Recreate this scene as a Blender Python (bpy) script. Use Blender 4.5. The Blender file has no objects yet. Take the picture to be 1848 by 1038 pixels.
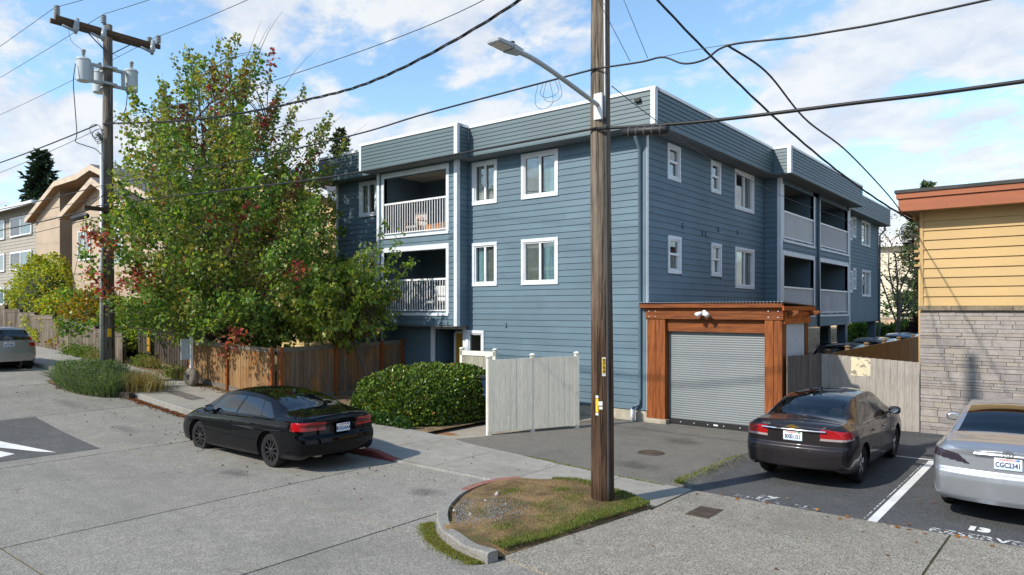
import bpy, bmesh, math, random
import numpy as np
from mathutils import Matrix, Vector
random.seed(7); np.random.seed(7)
S = bpy.context.scene
COL = S.collection
# ------------------------------------------------------------------ camera, sky, sun, exposure
# world frame: origin at the foot of the blue building's near corner, x along its street face, y along its long side
cam_d = bpy.data.cameras.new("camera"); cam = bpy.data.objects.new("camera", cam_d); COL.objects.link(cam)
cam.location = (8.6675, -16.3144, 2.88)
cam.rotation_euler = (math.pi/2, 0, math.radians(38.638))
cam_d.sensor_width = 36.0; cam_d.lens = 36.0*1286/1848
cam_d.shift_y = 40/1848; cam_d.clip_start = 0.1; cam_d.clip_end = 3000
S.camera = cam
SUN_EL = math.radians(39.0)
SUN_AZ = Vector((-0.34, -0.94)).normalized()
sund = bpy.data.lights.new("sun", 'SUN'); sun = bpy.data.objects.new("sun", sund); COL.objects.link(sun)
sund.energy = 4.05; sund.angle = math.radians(1.0); sund.color = (1.0, 0.93, 0.82)
sdir = Vector((SUN_AZ.x*math.cos(SUN_EL), SUN_AZ.y*math.cos(SUN_EL), math.sin(SUN_EL)))
sun.rotation_euler = (-sdir).to_track_quat('-Z', 'Y').to_euler(); sun.location = (-20, -40, 40)
W = bpy.data.worlds.new("World"); S.world = W; W.use_nodes = True
def world_nodes():
    nt = W.node_tree; nt.nodes.clear(); N = nt.nodes.new; L = nt.links.new
    out = N('ShaderNodeOutputWorld'); bg = N('ShaderNodeBackground'); bg.inputs[1].default_value = 0.15
    L(bg.outputs[0], out.inputs[0])
    sky = N('ShaderNodeTexSky'); sky.sky_type = 'NISHITA'; sky.sun_disc = False
    sky.sun_elevation = SUN_EL; sky.sun_rotation = math.atan2(SUN_AZ.x, SUN_AZ.y)
    sky.air_density = 1.0; sky.dust_density = 0.35; sky.ozone_density = 1.4
    tc = N('ShaderNodeTexCoord'); sep = N('ShaderNodeSeparateXYZ'); L(tc.outputs['Generated'], sep.inputs[0])
    def M(op, a, b=None, clamp=False):
        n = N('ShaderNodeMath'); n.operation = op; n.use_clamp = clamp
        for i, v in enumerate((a, b)):
            if v is None: continue
            if isinstance(v, (int, float)): n.inputs[i].default_value = v
            else: L(v, n.inputs[i])
        return n.outputs[0]
    zc = M('MAXIMUM', sep.outputs[2], 0.0)
    den = M('ADD', zc, 0.30)
    comb = N('ShaderNodeCombineXYZ'); L(M('DIVIDE', sep.outputs[0], den), comb.inputs[0]); L(M('DIVIDE', sep.outputs[1], den), comb.inputs[1])
    def noise(scale, detail, rough, dist, off):
        mp = N('ShaderNodeMapping'); mp.inputs['Location'].default_value = off; mp.inputs['Rotation'].default_value = (0, 0, 0.5); mp.inputs['Scale'].default_value = (1.0, 1.15, 1)
        L(comb.outputs[0], mp.inputs[0])
        n = N('ShaderNodeTexNoise'); n.inputs['Scale'].default_value = scale; n.inputs['Detail'].default_value = detail
        n.inputs['Roughness'].default_value = rough; n.inputs['Distortion'].default_value = dist
        L(mp.outputs[0], n.inputs['Vector']); return n.outputs[0]
    a = noise(2.1, 10, 0.60, 0.2, (3.6, 1.2, 0)); b = noise(6.0, 9, 0.60, 0.3, (7.3, 2.2, 0))
    s = M('ADD', M('MULTIPLY', a, 0.72), M('MULTIPLY', b, 0.28))
    # thicker towards the horizon, as any even cloud deck is
    s = M('ADD', s, M('MULTIPLY', M('SUBTRACT', 0.42, zc), 0.26))
    mr = N('ShaderNodeMapRange'); mr.interpolation_type = 'SMOOTHSTEP'; mr.inputs[1].default_value = 0.485; mr.inputs[2].default_value = 0.575
    L(s, mr.inputs[0])
    cr = N('ShaderNodeMapRange'); cr.inputs[1].default_value = 0.40; cr.inputs[2].default_value = 0.60; L(b, cr.inputs[0])
    ccol = N('ShaderNodeMix'); ccol.data_type = 'RGBA'; ccol.inputs[6].default_value = (3.7, 4.05, 4.65, 1); ccol.inputs[7].default_value = (4.85, 4.95, 5.05, 1)
    L(cr.outputs[0], ccol.inputs[0])
    tint = N('ShaderNodeMix'); tint.data_type = 'RGBA'; tint.blend_type = 'MULTIPLY'; tint.inputs[0].default_value = 1
    L(sky.outputs[0], tint.inputs[6]); tint.inputs[7].default_value = (1.2, 1.33, 1.32, 1)
    mx = N('ShaderNodeMix'); mx.data_type = 'RGBA'
    L(M('MULTIPLY', mr.outputs[0], 0.92), mx.inputs[0]); L(tint.outputs[2], mx.inputs[6]); L(ccol.outputs[2], mx.inputs[7])
    L(mx.outputs[2], bg.inputs[0])
world_nodes()
S.view_settings.view_transform = 'Standard'; S.view_settings.look = 'None'; S.view_settings.gamma = 1.0; S.view_settings.exposure = 0.36
S.view_settings.use_curve_mapping = False
S.render.engine = 'CYCLES'
S.cycles.use_denoising = True; S.cycles.max_bounces = 8; S.cycles.transparent_max_bounces = 24
# ------------------------------------------------------------------ helpers
def srgb(r, g, b):
    f = lambda c: (c/255/12.92 if c/255 <= .04045 else ((c/255+.055)/1.055)**2.4)
    return (f(r), f(g), f(b))
def lin(c, k=1.0): return (c[0]*k, c[1]*k, c[2]*k, 1)
MATS = {}
class NT:
    def __init__(s, name):
        s.m = bpy.data.materials.new(name); s.m.use_nodes = True; s.t = s.m.node_tree
        s.b = s.t.nodes['Principled BSDF']; s.out = s.t.nodes['Material Output']; MATS[name] = s.m
    def n(s, ty, **kw):
        x = s.t.nodes.new(ty)
        for k, v in kw.items(): setattr(x, k, v)
        return x
    def l(s, a, b): s.t.links.new(a, b)
    def math(s, op, a, b=None, clamp=False):
        x = s.n('ShaderNodeMath', operation=op, use_clamp=clamp)
        for i, v in enumerate((a, b)):
            if v is None: continue
            if isinstance(v, (int, float)): x.inputs[i].default_value = v
            else: s.l(v, x.inputs[i])
        return x.outputs[0]
    def pos(s, scale=(1, 1, 1), obj=False):
        if obj: o = s.n('ShaderNodeTexCoord').outputs['Object']
        else: o = s.n('ShaderNodeNewGeometry').outputs['Position']
        mp = s.n('ShaderNodeMapping'); mp.inputs['Scale'].default_value = scale; s.l(o, mp.inputs[0]); return mp.outputs[0]
    def noise(s, v, scale, detail=4, rough=.55, dist=0):
        x = s.n('ShaderNodeTexNoise'); x.inputs['Scale'].default_value = scale; x.inputs['Detail'].default_value = detail
        x.inputs['Roughness'].default_value = rough; x.inputs['Distortion'].default_value = dist; s.l(v, x.inputs['Vector']); return x.outputs[0]
    def mix(s, f, a, b, blend='MIX'):
        x = s.n('ShaderNodeMix', data_type='RGBA', blend_type=blend)
        for sock, v in ((x.inputs[0], f), (x.inputs[6], a), (x.inputs[7], b)):
            if isinstance(v, (int, float)): sock.default_value = v
            elif isinstance(v, (tuple, list)): sock.default_value = tuple(v)[:3]+(1,)
            else: s.l(v, sock)
        return x.outputs[2]
    def ramp(s, f, lo, hi, smooth=True):
        x = s.n('ShaderNodeMapRange'); x.interpolation_type = 'SMOOTHSTEP' if smooth else 'LINEAR'
        x.inputs[1].default_value = lo; x.inputs[2].default_value = hi; s.l(f, x.inputs[0]); return x.outputs[0]
    def bump(s, h, strength, dist=.01):
        x = s.n('ShaderNodeBump'); x.inputs['Strength'].default_value = strength; x.inputs['Distance'].default_value = dist
        s.l(h, x.inputs['Height']); s.l(x.outputs[0], s.b.inputs['Normal'])
    def set(s, **kw):
        for k, v in kw.items():
            i = s.b.inputs[k.replace('_', ' ')]
            if isinstance(v, (int, float)): i.default_value = v
            elif isinstance(v, (tuple, list)): i.default_value = tuple(v)[:3]+(1,)
            else: s.l(v, i)
        return s
    def rnd(s): return s.n('ShaderNodeObjectInfo').outputs['Random']
def pmat(name, col, rough=.7, var=.12, scale=2.0, fvar=.06, fscale=30, bump=.15, bscale=60, rnd=.0, metal=0, stretch=(1, 1, 1), spec=.4, coat=0, dirt=None, dscale=.7, damt=.5):
    """colour with broad and fine variation, per-piece tint, fine relief, optional stains of a second colour"""
    t = NT(name); p = t.pos(stretch)
    a = t.noise(p, scale, 5); f = t.noise(p, fscale, 4)
    c = t.mix(t.ramp(a, .3, .7), lin(col, 1-var), lin(col, 1+var))
    c = t.mix(1.0, c, t.mix(t.ramp(f, .3, .7), (1-fvar,)*3, (1+fvar,)*3), 'MULTIPLY')
    if rnd:
        k = t.math('ADD', t.math('MULTIPLY', t.rnd(), 2*rnd), 1-rnd)
        cc = t.n('ShaderNodeCombineColor'); [t.l(k, cc.inputs[i]) for i in range(3)]
        c = t.mix(1.0, c, cc.outputs[0], 'MULTIPLY')
    if dirt:
        d = t.noise(t.pos(), dscale, 6, .65)
        c = t.mix(t.math('MULTIPLY', t.ramp(d, .5, .72), damt), c, dirt)
    t.set(Base_Color=c, Roughness=rough, Metallic=metal); t.b.inputs['Specular IOR Level'].default_value = spec
    if coat: t.b.inputs['Coat Weight'].default_value = coat; t.b.inputs['Coat Roughness'].default_value = .04
    if bump: t.bump(t.noise(t.pos(stretch), bscale, 3), bump, .006)
    return t.m
def wood(name, c1, c2, c3=None, rnd=.18, rough=.75, axis=2, bump=.3, knots=False):
    """weathered timber: grain along one axis, streaks, per-board tint"""
    t = NT(name); sc = [14, 14, 14]; sc[axis] = .9
    o = t.pos(tuple(sc)); r = t.rnd()
    off = t.n('ShaderNodeVectorMath', operation='ADD'); t.l(o, off.inputs[0])
    cx = t.n('ShaderNodeCombineXYZ'); [t.l(t.math('MULTIPLY', r, 37.), cx.inputs[i]) for i in range(3)]; t.l(cx.outputs[0], off.inputs[1])
    g1 = t.noise(off.outputs[0], 1.6, 6, .65, .6); g2 = t.noise(off.outputs[0], 6, 4, .6)
    c = t.mix(t.ramp(g1, .32, .68), lin(c1), lin(c2))
    if c3:
        b = t.noise(t.pos((1.2, 1.2, .5)), 1.5, 5, .6)
        c = t.mix(t.math('MULTIPLY', t.ramp(b, .45, .62), .8), c, lin(c3))
    c = t.mix(1.0, c, t.mix(t.ramp(g2, .3, .7), (.82,)*3, (1.12,)*3), 'MULTIPLY')
    k = t.math('ADD', t.math('MULTIPLY', r, 2*rnd), 1-rnd)
    cc = t.n('ShaderNodeCombineColor'); [t.l(k, cc.inputs[i]) for i in range(3)]
    c = t.mix(1.0, c, cc.outputs[0], 'MULTIPLY')
    t.set(Base_Color=c, Roughness=rough); t.b.inputs['Specular IOR Level'].default_value = .25
    t.bump(g2, bump, .006); return t.m
def schlick(t, f0):
    lw = t.n('ShaderNodeLayerWeight'); lw.inputs[0].default_value = .5
    return t.math('ADD', t.math('MULTIPLY', t.math('POWER', lw.outputs['Facing'], 5.0), 1-f0), f0)
def glass_mat(name, tint=(.75, .8, .8), refl=1.0, rough=.0):
    t = NT(name); t.t.nodes.remove(t.b)
    tr = t.n('ShaderNodeBsdfTransparent'); tr.inputs[0].default_value = tint+(1,)
    gl = t.n('ShaderNodeBsdfGlossy'); gl.inputs['Roughness'].default_value = rough; gl.inputs['Color'].default_value = (refl,)*3+(1,)
    mx = t.n('ShaderNodeMixShader'); t.l(schlick(t, .10), mx.inputs[0]); t.l(tr.outputs[0], mx.inputs[1]); t.l(gl.outputs[0], mx.inputs[2])
    t.l(mx.outputs[0], t.out.inputs[0]); return t.m
def leaf_mat(name, transl=.35, rough=.5):
    t = NT(name); a = t.n('ShaderNodeVertexColor', layer_name='col'); t.set(Base_Color=a.outputs[0], Roughness=rough)
    t.b.inputs['Specular IOR Level'].default_value = .35
    tl = t.n('ShaderNodeBsdfTranslucent'); h = t.mix(1.0, a.outputs[0], (1.25, 1.3, .6), 'MULTIPLY'); t.l(h, tl.inputs[0])
    mx = t.n('ShaderNodeMixShader'); mx.inputs[0].default_value = transl
    t.l(t.b.outputs[0], mx.inputs[1]); t.l(tl.outputs[0], mx.inputs[2]); t.l(mx.outputs[0], t.out.inputs[0]); return t.m
def paint(name, col, metal=.0, rough=.35, coat=1.0, flake=0):
    t = NT(name); t.set(Base_Color=lin(col), Metallic=metal, Roughness=rough)
    t.b.inputs['Coat Weight'].default_value = coat; t.b.inputs['Coat Roughness'].default_value = .03; t.b.inputs['Specular IOR Level'].default_value = .0; t.b.inputs['Coat IOR'].default_value = 1.32
    # a film of road dust, thicker low down where it settles in patches
    p = t.pos(); d = t.noise(p, 3.0, 5, .6)
    t.set(Roughness=t.math('ADD', t.math('MULTIPLY', t.ramp(d, .4, .75), .12), rough))
    return t.m

# --- objects
def props(o, label=None, cat=None, group=None, kind=None):
    if label: o['label'] = label
    if cat: o['category'] = cat
    if group: o['group'] = group
    if kind: o['kind'] = kind
    return o
def thing(name, label, cat, loc=(0, 0, 0), group=None, kind=None):
    o = bpy.data.objects.new(name, None); COL.objects.link(o); o.location = loc; o.empty_display_size = .2
    return props(o, label, cat, group, kind)
def setpar(o, par):
    if par is None: return o
    o.parent = par
    m = Matrix.Identity(4); q = par
    while q is not None:
        m = q.matrix_basis @ m if q.parent is None else (q.matrix_parent_inverse @ q.matrix_basis) @ m
        q = q.parent
    o.matrix_parent_inverse = m.inverted(); return o
def obj(name, mesh, mat=None, par=None, smooth=False):
    if mat is not None:
        mesh.materials.clear(); mesh.materials.append(mat)
    o = bpy.data.objects.new(name, mesh); COL.objects.link(o)
    if smooth: mesh.shade_smooth()
    return setpar(o, par)
def npmesh(name, V, F, cols=None):
    V = np.asarray(V, dtype=np.float32).reshape(-1, 3); F = np.asarray(F, dtype=np.int32); k = F.shape[1]
    m = bpy.data.meshes.new(name); m.vertices.add(len(V)); m.vertices.foreach_set('co', V.ravel())
    m.loops.add(F.size); m.loops.foreach_set('vertex_index', F.ravel())
    m.polygons.add(len(F)); m.polygons.foreach_set('loop_start', np.arange(0, F.size, k, dtype=np.int32))
    m.update(calc_edges=True)
    if cols is not None:
        a = m.color_attributes.new('col', 'FLOAT_COLOR', 'POINT'); c = np.ones((len(V), 4), dtype=np.float32); c[:, :3] = cols
        a.data.foreach_set('color', c.ravel())
    return m
class MB:
    """collects boxes, tubes, prisms; build() links them as one mesh object"""
    def __init__(s): s.v = []; s.f = []
    def add(s, vs, fs):
        b = len(s.v); s.v += [tuple(p) for p in vs]; s.f += [tuple(i+b for i in f) for f in fs]; return s
    def box(s, x0, x1, y0, y1, z0, z1):
        vs = [(x, y, z) for z in (z0, z1) for y in (y0, y1) for x in (x0, x1)]
        return s.add(vs, [(0, 2, 3, 1), (4, 5, 7, 6), (0, 1, 5, 4), (2, 6, 7, 3), (0, 4, 6, 2), (1, 3, 7, 5)])
    def prism(s, poly, z0, z1, fz=None):
        """poly in plan (counter-clockwise), from z0 to z1 (fz(x,y) adds ground height)"""
        n = len(poly); g = fz or (lambda x, y: 0)
        vs = [(x, y, z0+g(x, y)) for x, y in poly]+[(x, y, z1+g(x, y)) for x, y in poly]
        return s.add(vs, [tuple(range(n-1, -1, -1)), tuple(range(n, 2*n))]+[(i, (i+1) % n, n+(i+1) % n, n+i) for i in range(n)])
    def ext(s, poly, axis, a0, a1):
        """poly of (u,v) extruded along axis: axis 'x' -> (a,u,v), 'y' -> (u,a,v)"""
        f = (lambda a, u, v: (a, u, v)) if axis == 'x' else (lambda a, u, v: (u, a, v))
        n = len(poly); vs = [f(a0, u, v) for u, v in poly]+[f(a1, u, v) for u, v in poly]
        return s.add(vs, [tuple(range(n-1, -1, -1)), tuple(range(n, 2*n))]+[(i, (i+1) % n, n+(i+1) % n, n+i) for i in range(n)])
    def tube(s, pts, r, n=8, caps=True):
        pts = [Vector(p) for p in pts]; rs = r if isinstance(r, (list, tuple)) else [r]*len(pts); vs = []; fs = []
        up = None
        for i, p in enumerate(pts):
            d = (pts[min(i+1, len(pts)-1)]-pts[max(i-1, 0)])
            d = d.normalized() if d.length > 1e-9 else Vector((0, 0, 1))
            if up is None or abs(d.dot(up)) > .95: up = Vector((0, 0, 1)) if abs(d.z) < .9 else Vector((1, 0, 0))
            u = d.cross(up).normalized(); w = u.cross(d).normalized(); up = w
            for k in range(n):
                a = 2*math.pi*k/n; q = p+(u*math.cos(a)+w*math.sin(a))*rs[i]; vs.append(q)
        for i in range(len(pts)-1):
            for k in range(n): fs.append((i*n+k, i*n+(k+1) % n, (i+1)*n+(k+1) % n, (i+1)*n+k))
        if caps: fs += [tuple(range(n-1, -1, -1)), tuple((len(pts)-1)*n+k for k in range(n))]
        return s.add(vs, fs)
    def lathe(s, prof, c, axis='z', n=20):
        """prof: (r, h) pairs turned about an axis through c"""
        vs = []; fs = []; m = len(prof)
        for k in range(n):
            a = 2*math.pi*k/n
            for r, h in prof:
                x, y = r*math.cos(a), r*math.sin(a)
                vs.append({'z': (c[0]+x, c[1]+y, c[2]+h), 'y': (c[0]+x, c[1]+h, c[2]+y), 'x': (c[0]+h, c[1]+x, c[2]+y)}[axis])
        for k in range(n):
            for j in range(m-1):
                a, b = k*m+j, ((k+1) % n)*m+j
                fs.append((a, b, b+1, a+1) if axis != 'y' else (a, a+1, b+1, b))
        return s.add(vs, fs)
    def build(s, name, mat=None, par=None, smooth=False, bevel=0, auto=None):
        m = bpy.data.meshes.new(name); m.from_pydata(s.v, [], s.f); m.update()
        if bevel:
            bm = bmesh.new(); bm.from_mesh(m)
            es = [e for e in bm.edges if len(e.link_faces) == 2 and e.calc_face_angle(0) > .6]
            bmesh.ops.bevel(bm, geom=es, offset=bevel, segments=2, affect='EDGES', clamp_overlap=True)
            bm.to_mesh(m); bm.free()
        if smooth or auto:
            m.shade_smooth()
            if auto: m.set_sharp_from_angle(angle=math.radians(auto))
        return obj(name, m, mat, par)
_UB = {}
def ubox_mesh(mat, key=''):
    k = (mat.name, key)
    if k not in _UB:
        b = MB()
        if key == 'lap': # clapboard: thick at its foot, thin at its head; outward is -y
            b.add([(0, 0, 0), (1, 0, 0), (1, -1, 0), (0, -1, 0), (0, 0, 1), (1, 0, 1), (1, -.3, 1), (0, -.3, 1)],
                  [(0, 1, 2, 3)[::-1], (4, 5, 6, 7)[::-1], (3, 2, 6, 7), (0, 3, 7, 4), (2, 1, 5, 6), (1, 0, 4, 5)])
            bm = bmesh.new()
            m = bpy.data.meshes.new('lap_board'); m.from_pydata(b.v, [], b.f); bm.from_mesh(m); bmesh.ops.recalc_face_normals(bm, faces=bm.faces); bm.to_mesh(m); bm.free()
        else:
            b.box(0, 1, 0, 1, 0, 1); m = bpy.data.meshes.new('board'); m.from_pydata(b.v, [], b.f)
        m.update(); m.materials.append(mat); _UB[k] = m
    return _UB[k]
def piece(name, mat, par, loc, size, rotz=0, key='', rot=None):
    """one board or block: shared mesh, own place and size"""
    o = bpy.data.objects.new(name, ubox_mesh(mat, key)); COL.objects.link(o)
    o.location = loc; o.scale = size; o.rotation_euler = rot or (0, 0, rotz); return setpar(o, par)
def bx(name, mat, par, x0, x1, y0, y1, z0, z1): return piece(name, mat, par, (x0, y0, z0), (x1-x0, y1-y0, z1-z0))
def text_mesh(s, size, mat, par, mtx, name='lettering', ext=.001, bold=0, align='CENTER', space=1.0):
    c = bpy.data.curves.new(name, 'FONT'); c.body = s; c.size = size; c.align_x = align; c.align_y = 'CENTER'; c.extrude = ext; c.offset = bold; c.space_character = space; c.resolution_u = 2
    t = bpy.data.objects.new(name, c); COL.objects.link(t); bpy.context.view_layer.update()
    m = bpy.data.meshes.new_from_object(t.evaluated_get(bpy.context.evaluated_depsgraph_get())); bpy.data.objects.remove(t); bpy.data.curves.remove(c)
    m.transform(mtx); return obj(name, m, mat, par)
# ground height of the street (rises to the west)
_zx = [-400, -150, -60, -31, -18.5, -12.5, -9, -5, 0, 400]; _zz = [9, 6.5, 2.9, 1.35, .80, .40, .15, .02, 0, 0]
_gx = np.linspace(-400, 400, 8001); _gz = np.interp(_gx, _zx, _zz); _k = np.ones(25)/25; _gz = np.convolve(np.pad(_gz, 12, mode='edge'), _k, 'valid')
def zr(x): return float(np.interp(x, _gx, _gz))
def zw(x):  # pavement level
    return zr(x)+float(np.interp(x, [-3.2, -1.6], [.125, .035]))
# ------------------------------------------------------------------ ground, street, pavements
def concrete(name, c, speck=.25, sscale=160, stain=(.12, .115, .10), samt=.5, sscale2=.45, rnd=.05, bump=.5, warm=None, rough=.85):
    t = NT(name); p = t.pos()
    big = t.noise(p, sscale2, 7, .62, .3); mid = t.noise(p, 4, 6, .6); fine = t.noise(p, sscale, 2, .8)
    vor = t.n('ShaderNodeTexVoronoi'); vor.inputs['Scale'].default_value = sscale*.55; t.l(p, vor.inputs['Vector'])
    sp = t.math('ADD', t.math('MULTIPLY', fine, .5), t.math('MULTIPLY', vor.outputs['Distance'], .6))
    col = t.mix(t.ramp(mid, .25, .75), lin(c, .9), lin(c, 1.1))
    k = t.mix(t.ramp(sp, .25, .75), (1-speck,)*3, (1+speck,)*3)
    col = t.mix(1.0, col, k, 'MULTIPLY')
    col = t.mix(t.math('MULTIPLY', t.ramp(big, .47, .70), samt), col, stain)
    if warm:
        wn = t.noise(t.pos((.14, 1.1, 1)), .9, 5, .6); col = t.mix(t.math('MULTIPLY', t.ramp(wn, .5, .7), .45), col, warm)
    # hairline cracks
    vc = t.n('ShaderNodeTexVoronoi', feature='DISTANCE_TO_EDGE'); vc.inputs['Scale'].default_value = .33
    wob = t.n('ShaderNodeVectorMath', operation='ADD'); nz = t.n('ShaderNodeTexNoise'); nz.inputs['Scale'].default_value = 1.7; nz.inputs['Detail'].default_value = 6
    t.l(p, nz.inputs['Vector']); t.l(p, wob.inputs[0]); t.l(nz.outputs['Color'], wob.inputs[1]); t.l(wob.outputs[0], vc.inputs['Vector'])
    crk = t.math('MULTIPLY', t.math('SUBTRACT', 1.0, t.ramp(vc.outputs['Distance'], .0, .006)), t.ramp(t.noise(p, .6, 2), .5, .6))
    col = t.mix(t.math('MULTIPLY', crk, .55), col, (.06, .055, .045))
    if rnd:
        kk = t.math('ADD', t.math('MULTIPLY', t.rnd(), 2*rnd), 1-rnd); cc = t.n('ShaderNodeCombineColor'); [t.l(kk, cc.inputs[i]) for i in range(3)]
        col = t.mix(1.0, col, cc.outputs[0], 'MULTIPLY')
    t.set(Base_Color=col, Roughness=rough); t.b.inputs['Specular IOR Level'].default_value = .25
    t.bump(sp, bump, .004); return t.m
m_road = concrete('road_concrete', (.208, .198, .174), .45, 85, (.150, .143, .128), .55, .35, .06, warm=(.165, .158, .142))
m_walk = concrete('pavement_concrete', (.275, .262, .232), .16, 90, (.185, .172, .145), .55, .6, .05, .3)
m_kerb = concrete('kerb_concrete', (.235, .225, .205), .3, 80, (.15, .145, .12), .6, 1.2, .06)
m_aggr = concrete('aggregate_concrete', (.205, .190, .160), .75, 105, (.135, .128, .105), .45, .4, .04, .9)
m_asph = concrete('lot_asphalt', (.066, .068, .070), .45, 70, (.11, .108, .105), .5, .5, .0, .5, rough=.8)
m_drive = concrete('driveway_asphalt', (.134, .126, .110), .45, 100, (.10, .098, .09), .6, .4, .0, .5)
m_patch = concrete('hump_asphalt', (.085, .083, .080), .4, 60, (.16, .155, .15), .4, .8, .0, .5)
m_joint = pmat('joint_moss', (.10, .09, .045), .95, .4, 2.5, bump=.5)
m_redpaint = pmat('red_kerb_paint', srgb(125, 62, 55), .75, .2, 6, .2, 90, .3, dirt=(.2, .17, .15), dscale=5, damt=.6)
m_redworn = pmat('worn_red_paint', srgb(142, 94, 80), .8, .2, 8, .25, 60, .3, dirt=(.25, .22, .19), dscale=9, damt=.75)
def stripe_mat(name, c, wear):
    t = NT(name); p = t.pos(); n = t.noise(p, 18, 6, .7); n2 = t.noise(p, 2.2, 4, .6)
    col = t.mix(t.ramp(n2, .3, .7), lin(c, .88), lin(c, 1.05))
    t.set(Base_Color=col, Roughness=.7)
    if wear:
        a = t.ramp(t.math('ADD', n, t.math('MULTIPLY', n2, .35)), wear-.03, wear+.05); t.set(Alpha=a)
    return t.m
m_stripe = stripe_mat('white_road_paint', (.72, .72, .70), .46)
m_worn = stripe_mat('worn_white_paint', (.62, .63, .63), .66)
m_soil = pmat('bare_soil', (.155, .098, .042), .95, .45, 3, .4, 40, .9, 35, dirt=(.085, .088, .026), dscale=2.2, damt=.85)
m_earth = pmat('earth', (.12, .11, .075), .95, .25, .2, .2, 3, .4, dirt=(.09, .115, .045), dscale=.05, damt=.8)
m_rust = None
def sheet(name, poly_x, poly_y, fz, mat, par=None, kind=None):
    X, Y = np.meshgrid(poly_x, poly_y, indexing='ij'); Z = np.array([[fz(x, y) for y in poly_y] for x in poly_x])
    V = np.stack([X, Y, Z], -1).reshape(-1, 3); nx, ny = len(poly_x), len(poly_y)
    I = np.arange(nx*ny).reshape(nx, ny)
    F = np.stack([I[:-1, :-1], I[1:, :-1], I[1:, 1:], I[:-1, 1:]], -1).reshape(-1, 4)
    o = obj(name, npmesh(name, V, F), mat, par, True)
    if kind: o['kind'] = kind
    return o
gx = sorted(set([-900, -600] + list(np.linspace(-400, 0, 161)) + [3, 8, 20, 60, 200, 500, 900]))
sheet('ground', gx, [-900, -300, -100, -40, -20, 0, 20, 60, 150, 400, 900], lambda x, y: zr(x)-.07, m_earth, kind='structure')
road = sheet('road', list(np.linspace(-200, -41, 60))+list(np.linspace(-40, 30, 141))+[60, 120], [-24, -7.14], lambda x, y: zr(x)-.018, m_joint, kind='structure')
def slab(par, name, quad, mat, fz, thick=.05, nx=8):
    """quad: four plan corners a b c d (a-b and d-c run along x); top follows fz"""
    a, b, c, d = [np.array(q, float) for q in quad]; V = []; F = []
    for i in range(nx+1):
        t = i/nx; p = a+(b-a)*t; q = d+(c-d)*t
        for (x, y) in (p, q):
            z = fz(x); V += [(x, y, z), (x, y, z-thick)]
    for i in range(nx):
        k = i*4; n = k+4
        F += [(k, n, n+2, k+2), (k+1, n+1, n, k), (k+2, n+2, n+3, k+3)]
    F += [(0, 2, 3, 1), (nx*4+2, nx*4, nx*4+1, nx*4+3)]
    m = bpy.data.meshes.new(name); m.from_pydata(V, [], F); m.update(); return obj(name, m, mat, par)
xl = [-45, -40.3, -35.5, -30.7, -25.8, -20.7, -15.9, -11.1, -6.3, -1.5, 1.55, 6.35, 11.2, 16, 21]
yl = [-7.19, -9.95, -13.45, -16.95, -20.5]; gp = .015
for j in range(len(yl)-1):
    for i in range(len(xl)-1):
        x0, x1, y1, y0 = xl[i]+gp, xl[i+1]-gp, yl[j]-gp, yl[j+1]+gp
        slab(road, 'concrete_slab', [(x0, y0), (x1, y0), (x1, y1), (x0, y1)], m_road, lambda x: zr(x), nx=10)
for x0, x1 in ((-200, -45), (21, 120)):
    slab(road, 'concrete_slab', [(x0, -20.5), (x1, -20.5), (x1, -7.2), (x0, -7.2)], m_road, lambda x: zr(x), nx=40)
# speed-hump patch with its white markings
hp = MB(); hx = np.linspace(-11.05, -6.9, 12)
px_ = [(-11.05, -10.16), (-10.9, -14.6), (-7.0, -14.6), (-6.92, -12.1), (-6.78, -10.3), (-8.2, -10.2), (-9.6, -10.1)]
hump = slab(None, 'asphalt_patch', [(-11.05, -14.6), (-6.95, -14.6), (-6.8, -10.28), (-11.0, -10.08)], m_patch, lambda x: zr(x)+.006, .02, 12); hump['kind'] = 'structure'
def stripe(name, pts, mat, par, z=.011):
    n = len(pts); m = bpy.data.meshes.new(name)
    m.from_pydata([(x, y, zr(x)+z) for x, y in pts], [], [tuple(range(n))]); m.update()
    bm = bmesh.new(); bm.from_mesh(m); bmesh.ops.recalc_face_normals(bm, faces=bm.faces)
    if bm.faces[0].normal.z < 0: bmesh.ops.reverse_faces(bm, faces=bm.faces)
    bm.to_mesh(m); bm.free(); return obj(name, m, mat, par)
stripe('painted_stripe', [(-8.8, -11.42), (-6.97, -11.0), (-7.3, -11.22), (-8.2, -11.62), (-8.75, -12.4), (-9.3, -12.2)], m_stripe, hump)
stripe('painted_stripe', [(-7.95, -11.72), (-7.35, -11.58), (-7.2, -11.9), (-7.6, -12.6), (-8.0, -12.5)], m_stripe, hump)
# kerb along the parked cars: stones, the last ones painted red, dropping into the driveway
kerb = thing('kerb', None, None, (-10, -7.18, zr(-10)), kind='structure')
kx = list(np.arange(-40.0, -3.2, 2.43))+[-3.35]
def kerb_stone(x0, x1, mat, h0, h1):
    V = []; n = 6
    for i in range(n+1):
        x = x0+.006+(x1-x0-.012)*i/n; z = zr(x); h = h0+(h1-h0)*i/n
        V += [(x, -7.20, z-.1), (x, -7.185, z+h-.015), (x, -7.165, z+h), (x, -7.03, z+h), (x, -7.03, z-.1)]
    F = [(i*5+k, i*5+5+k, i*5+6+k, i*5+1+k) for i in range(n) for k in range(4)]+[(0, 1, 2, 3, 4), tuple(n*5+k for k in (4, 3, 2, 1, 0))]
    m = bpy.data.meshes.new('kerb_stone'); m.from_pydata(V, [], F); m.update(); return obj('kerb_stone', m, mat, kerb)
for a, b in zip(kx[:-1], kx[1:]): kerb_stone(a, b, m_kerb, .13, .13)
props(kerb_stone(-3.35, -2.15, m_redpaint, .13, .13), 'faded red painted kerb stone')
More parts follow.
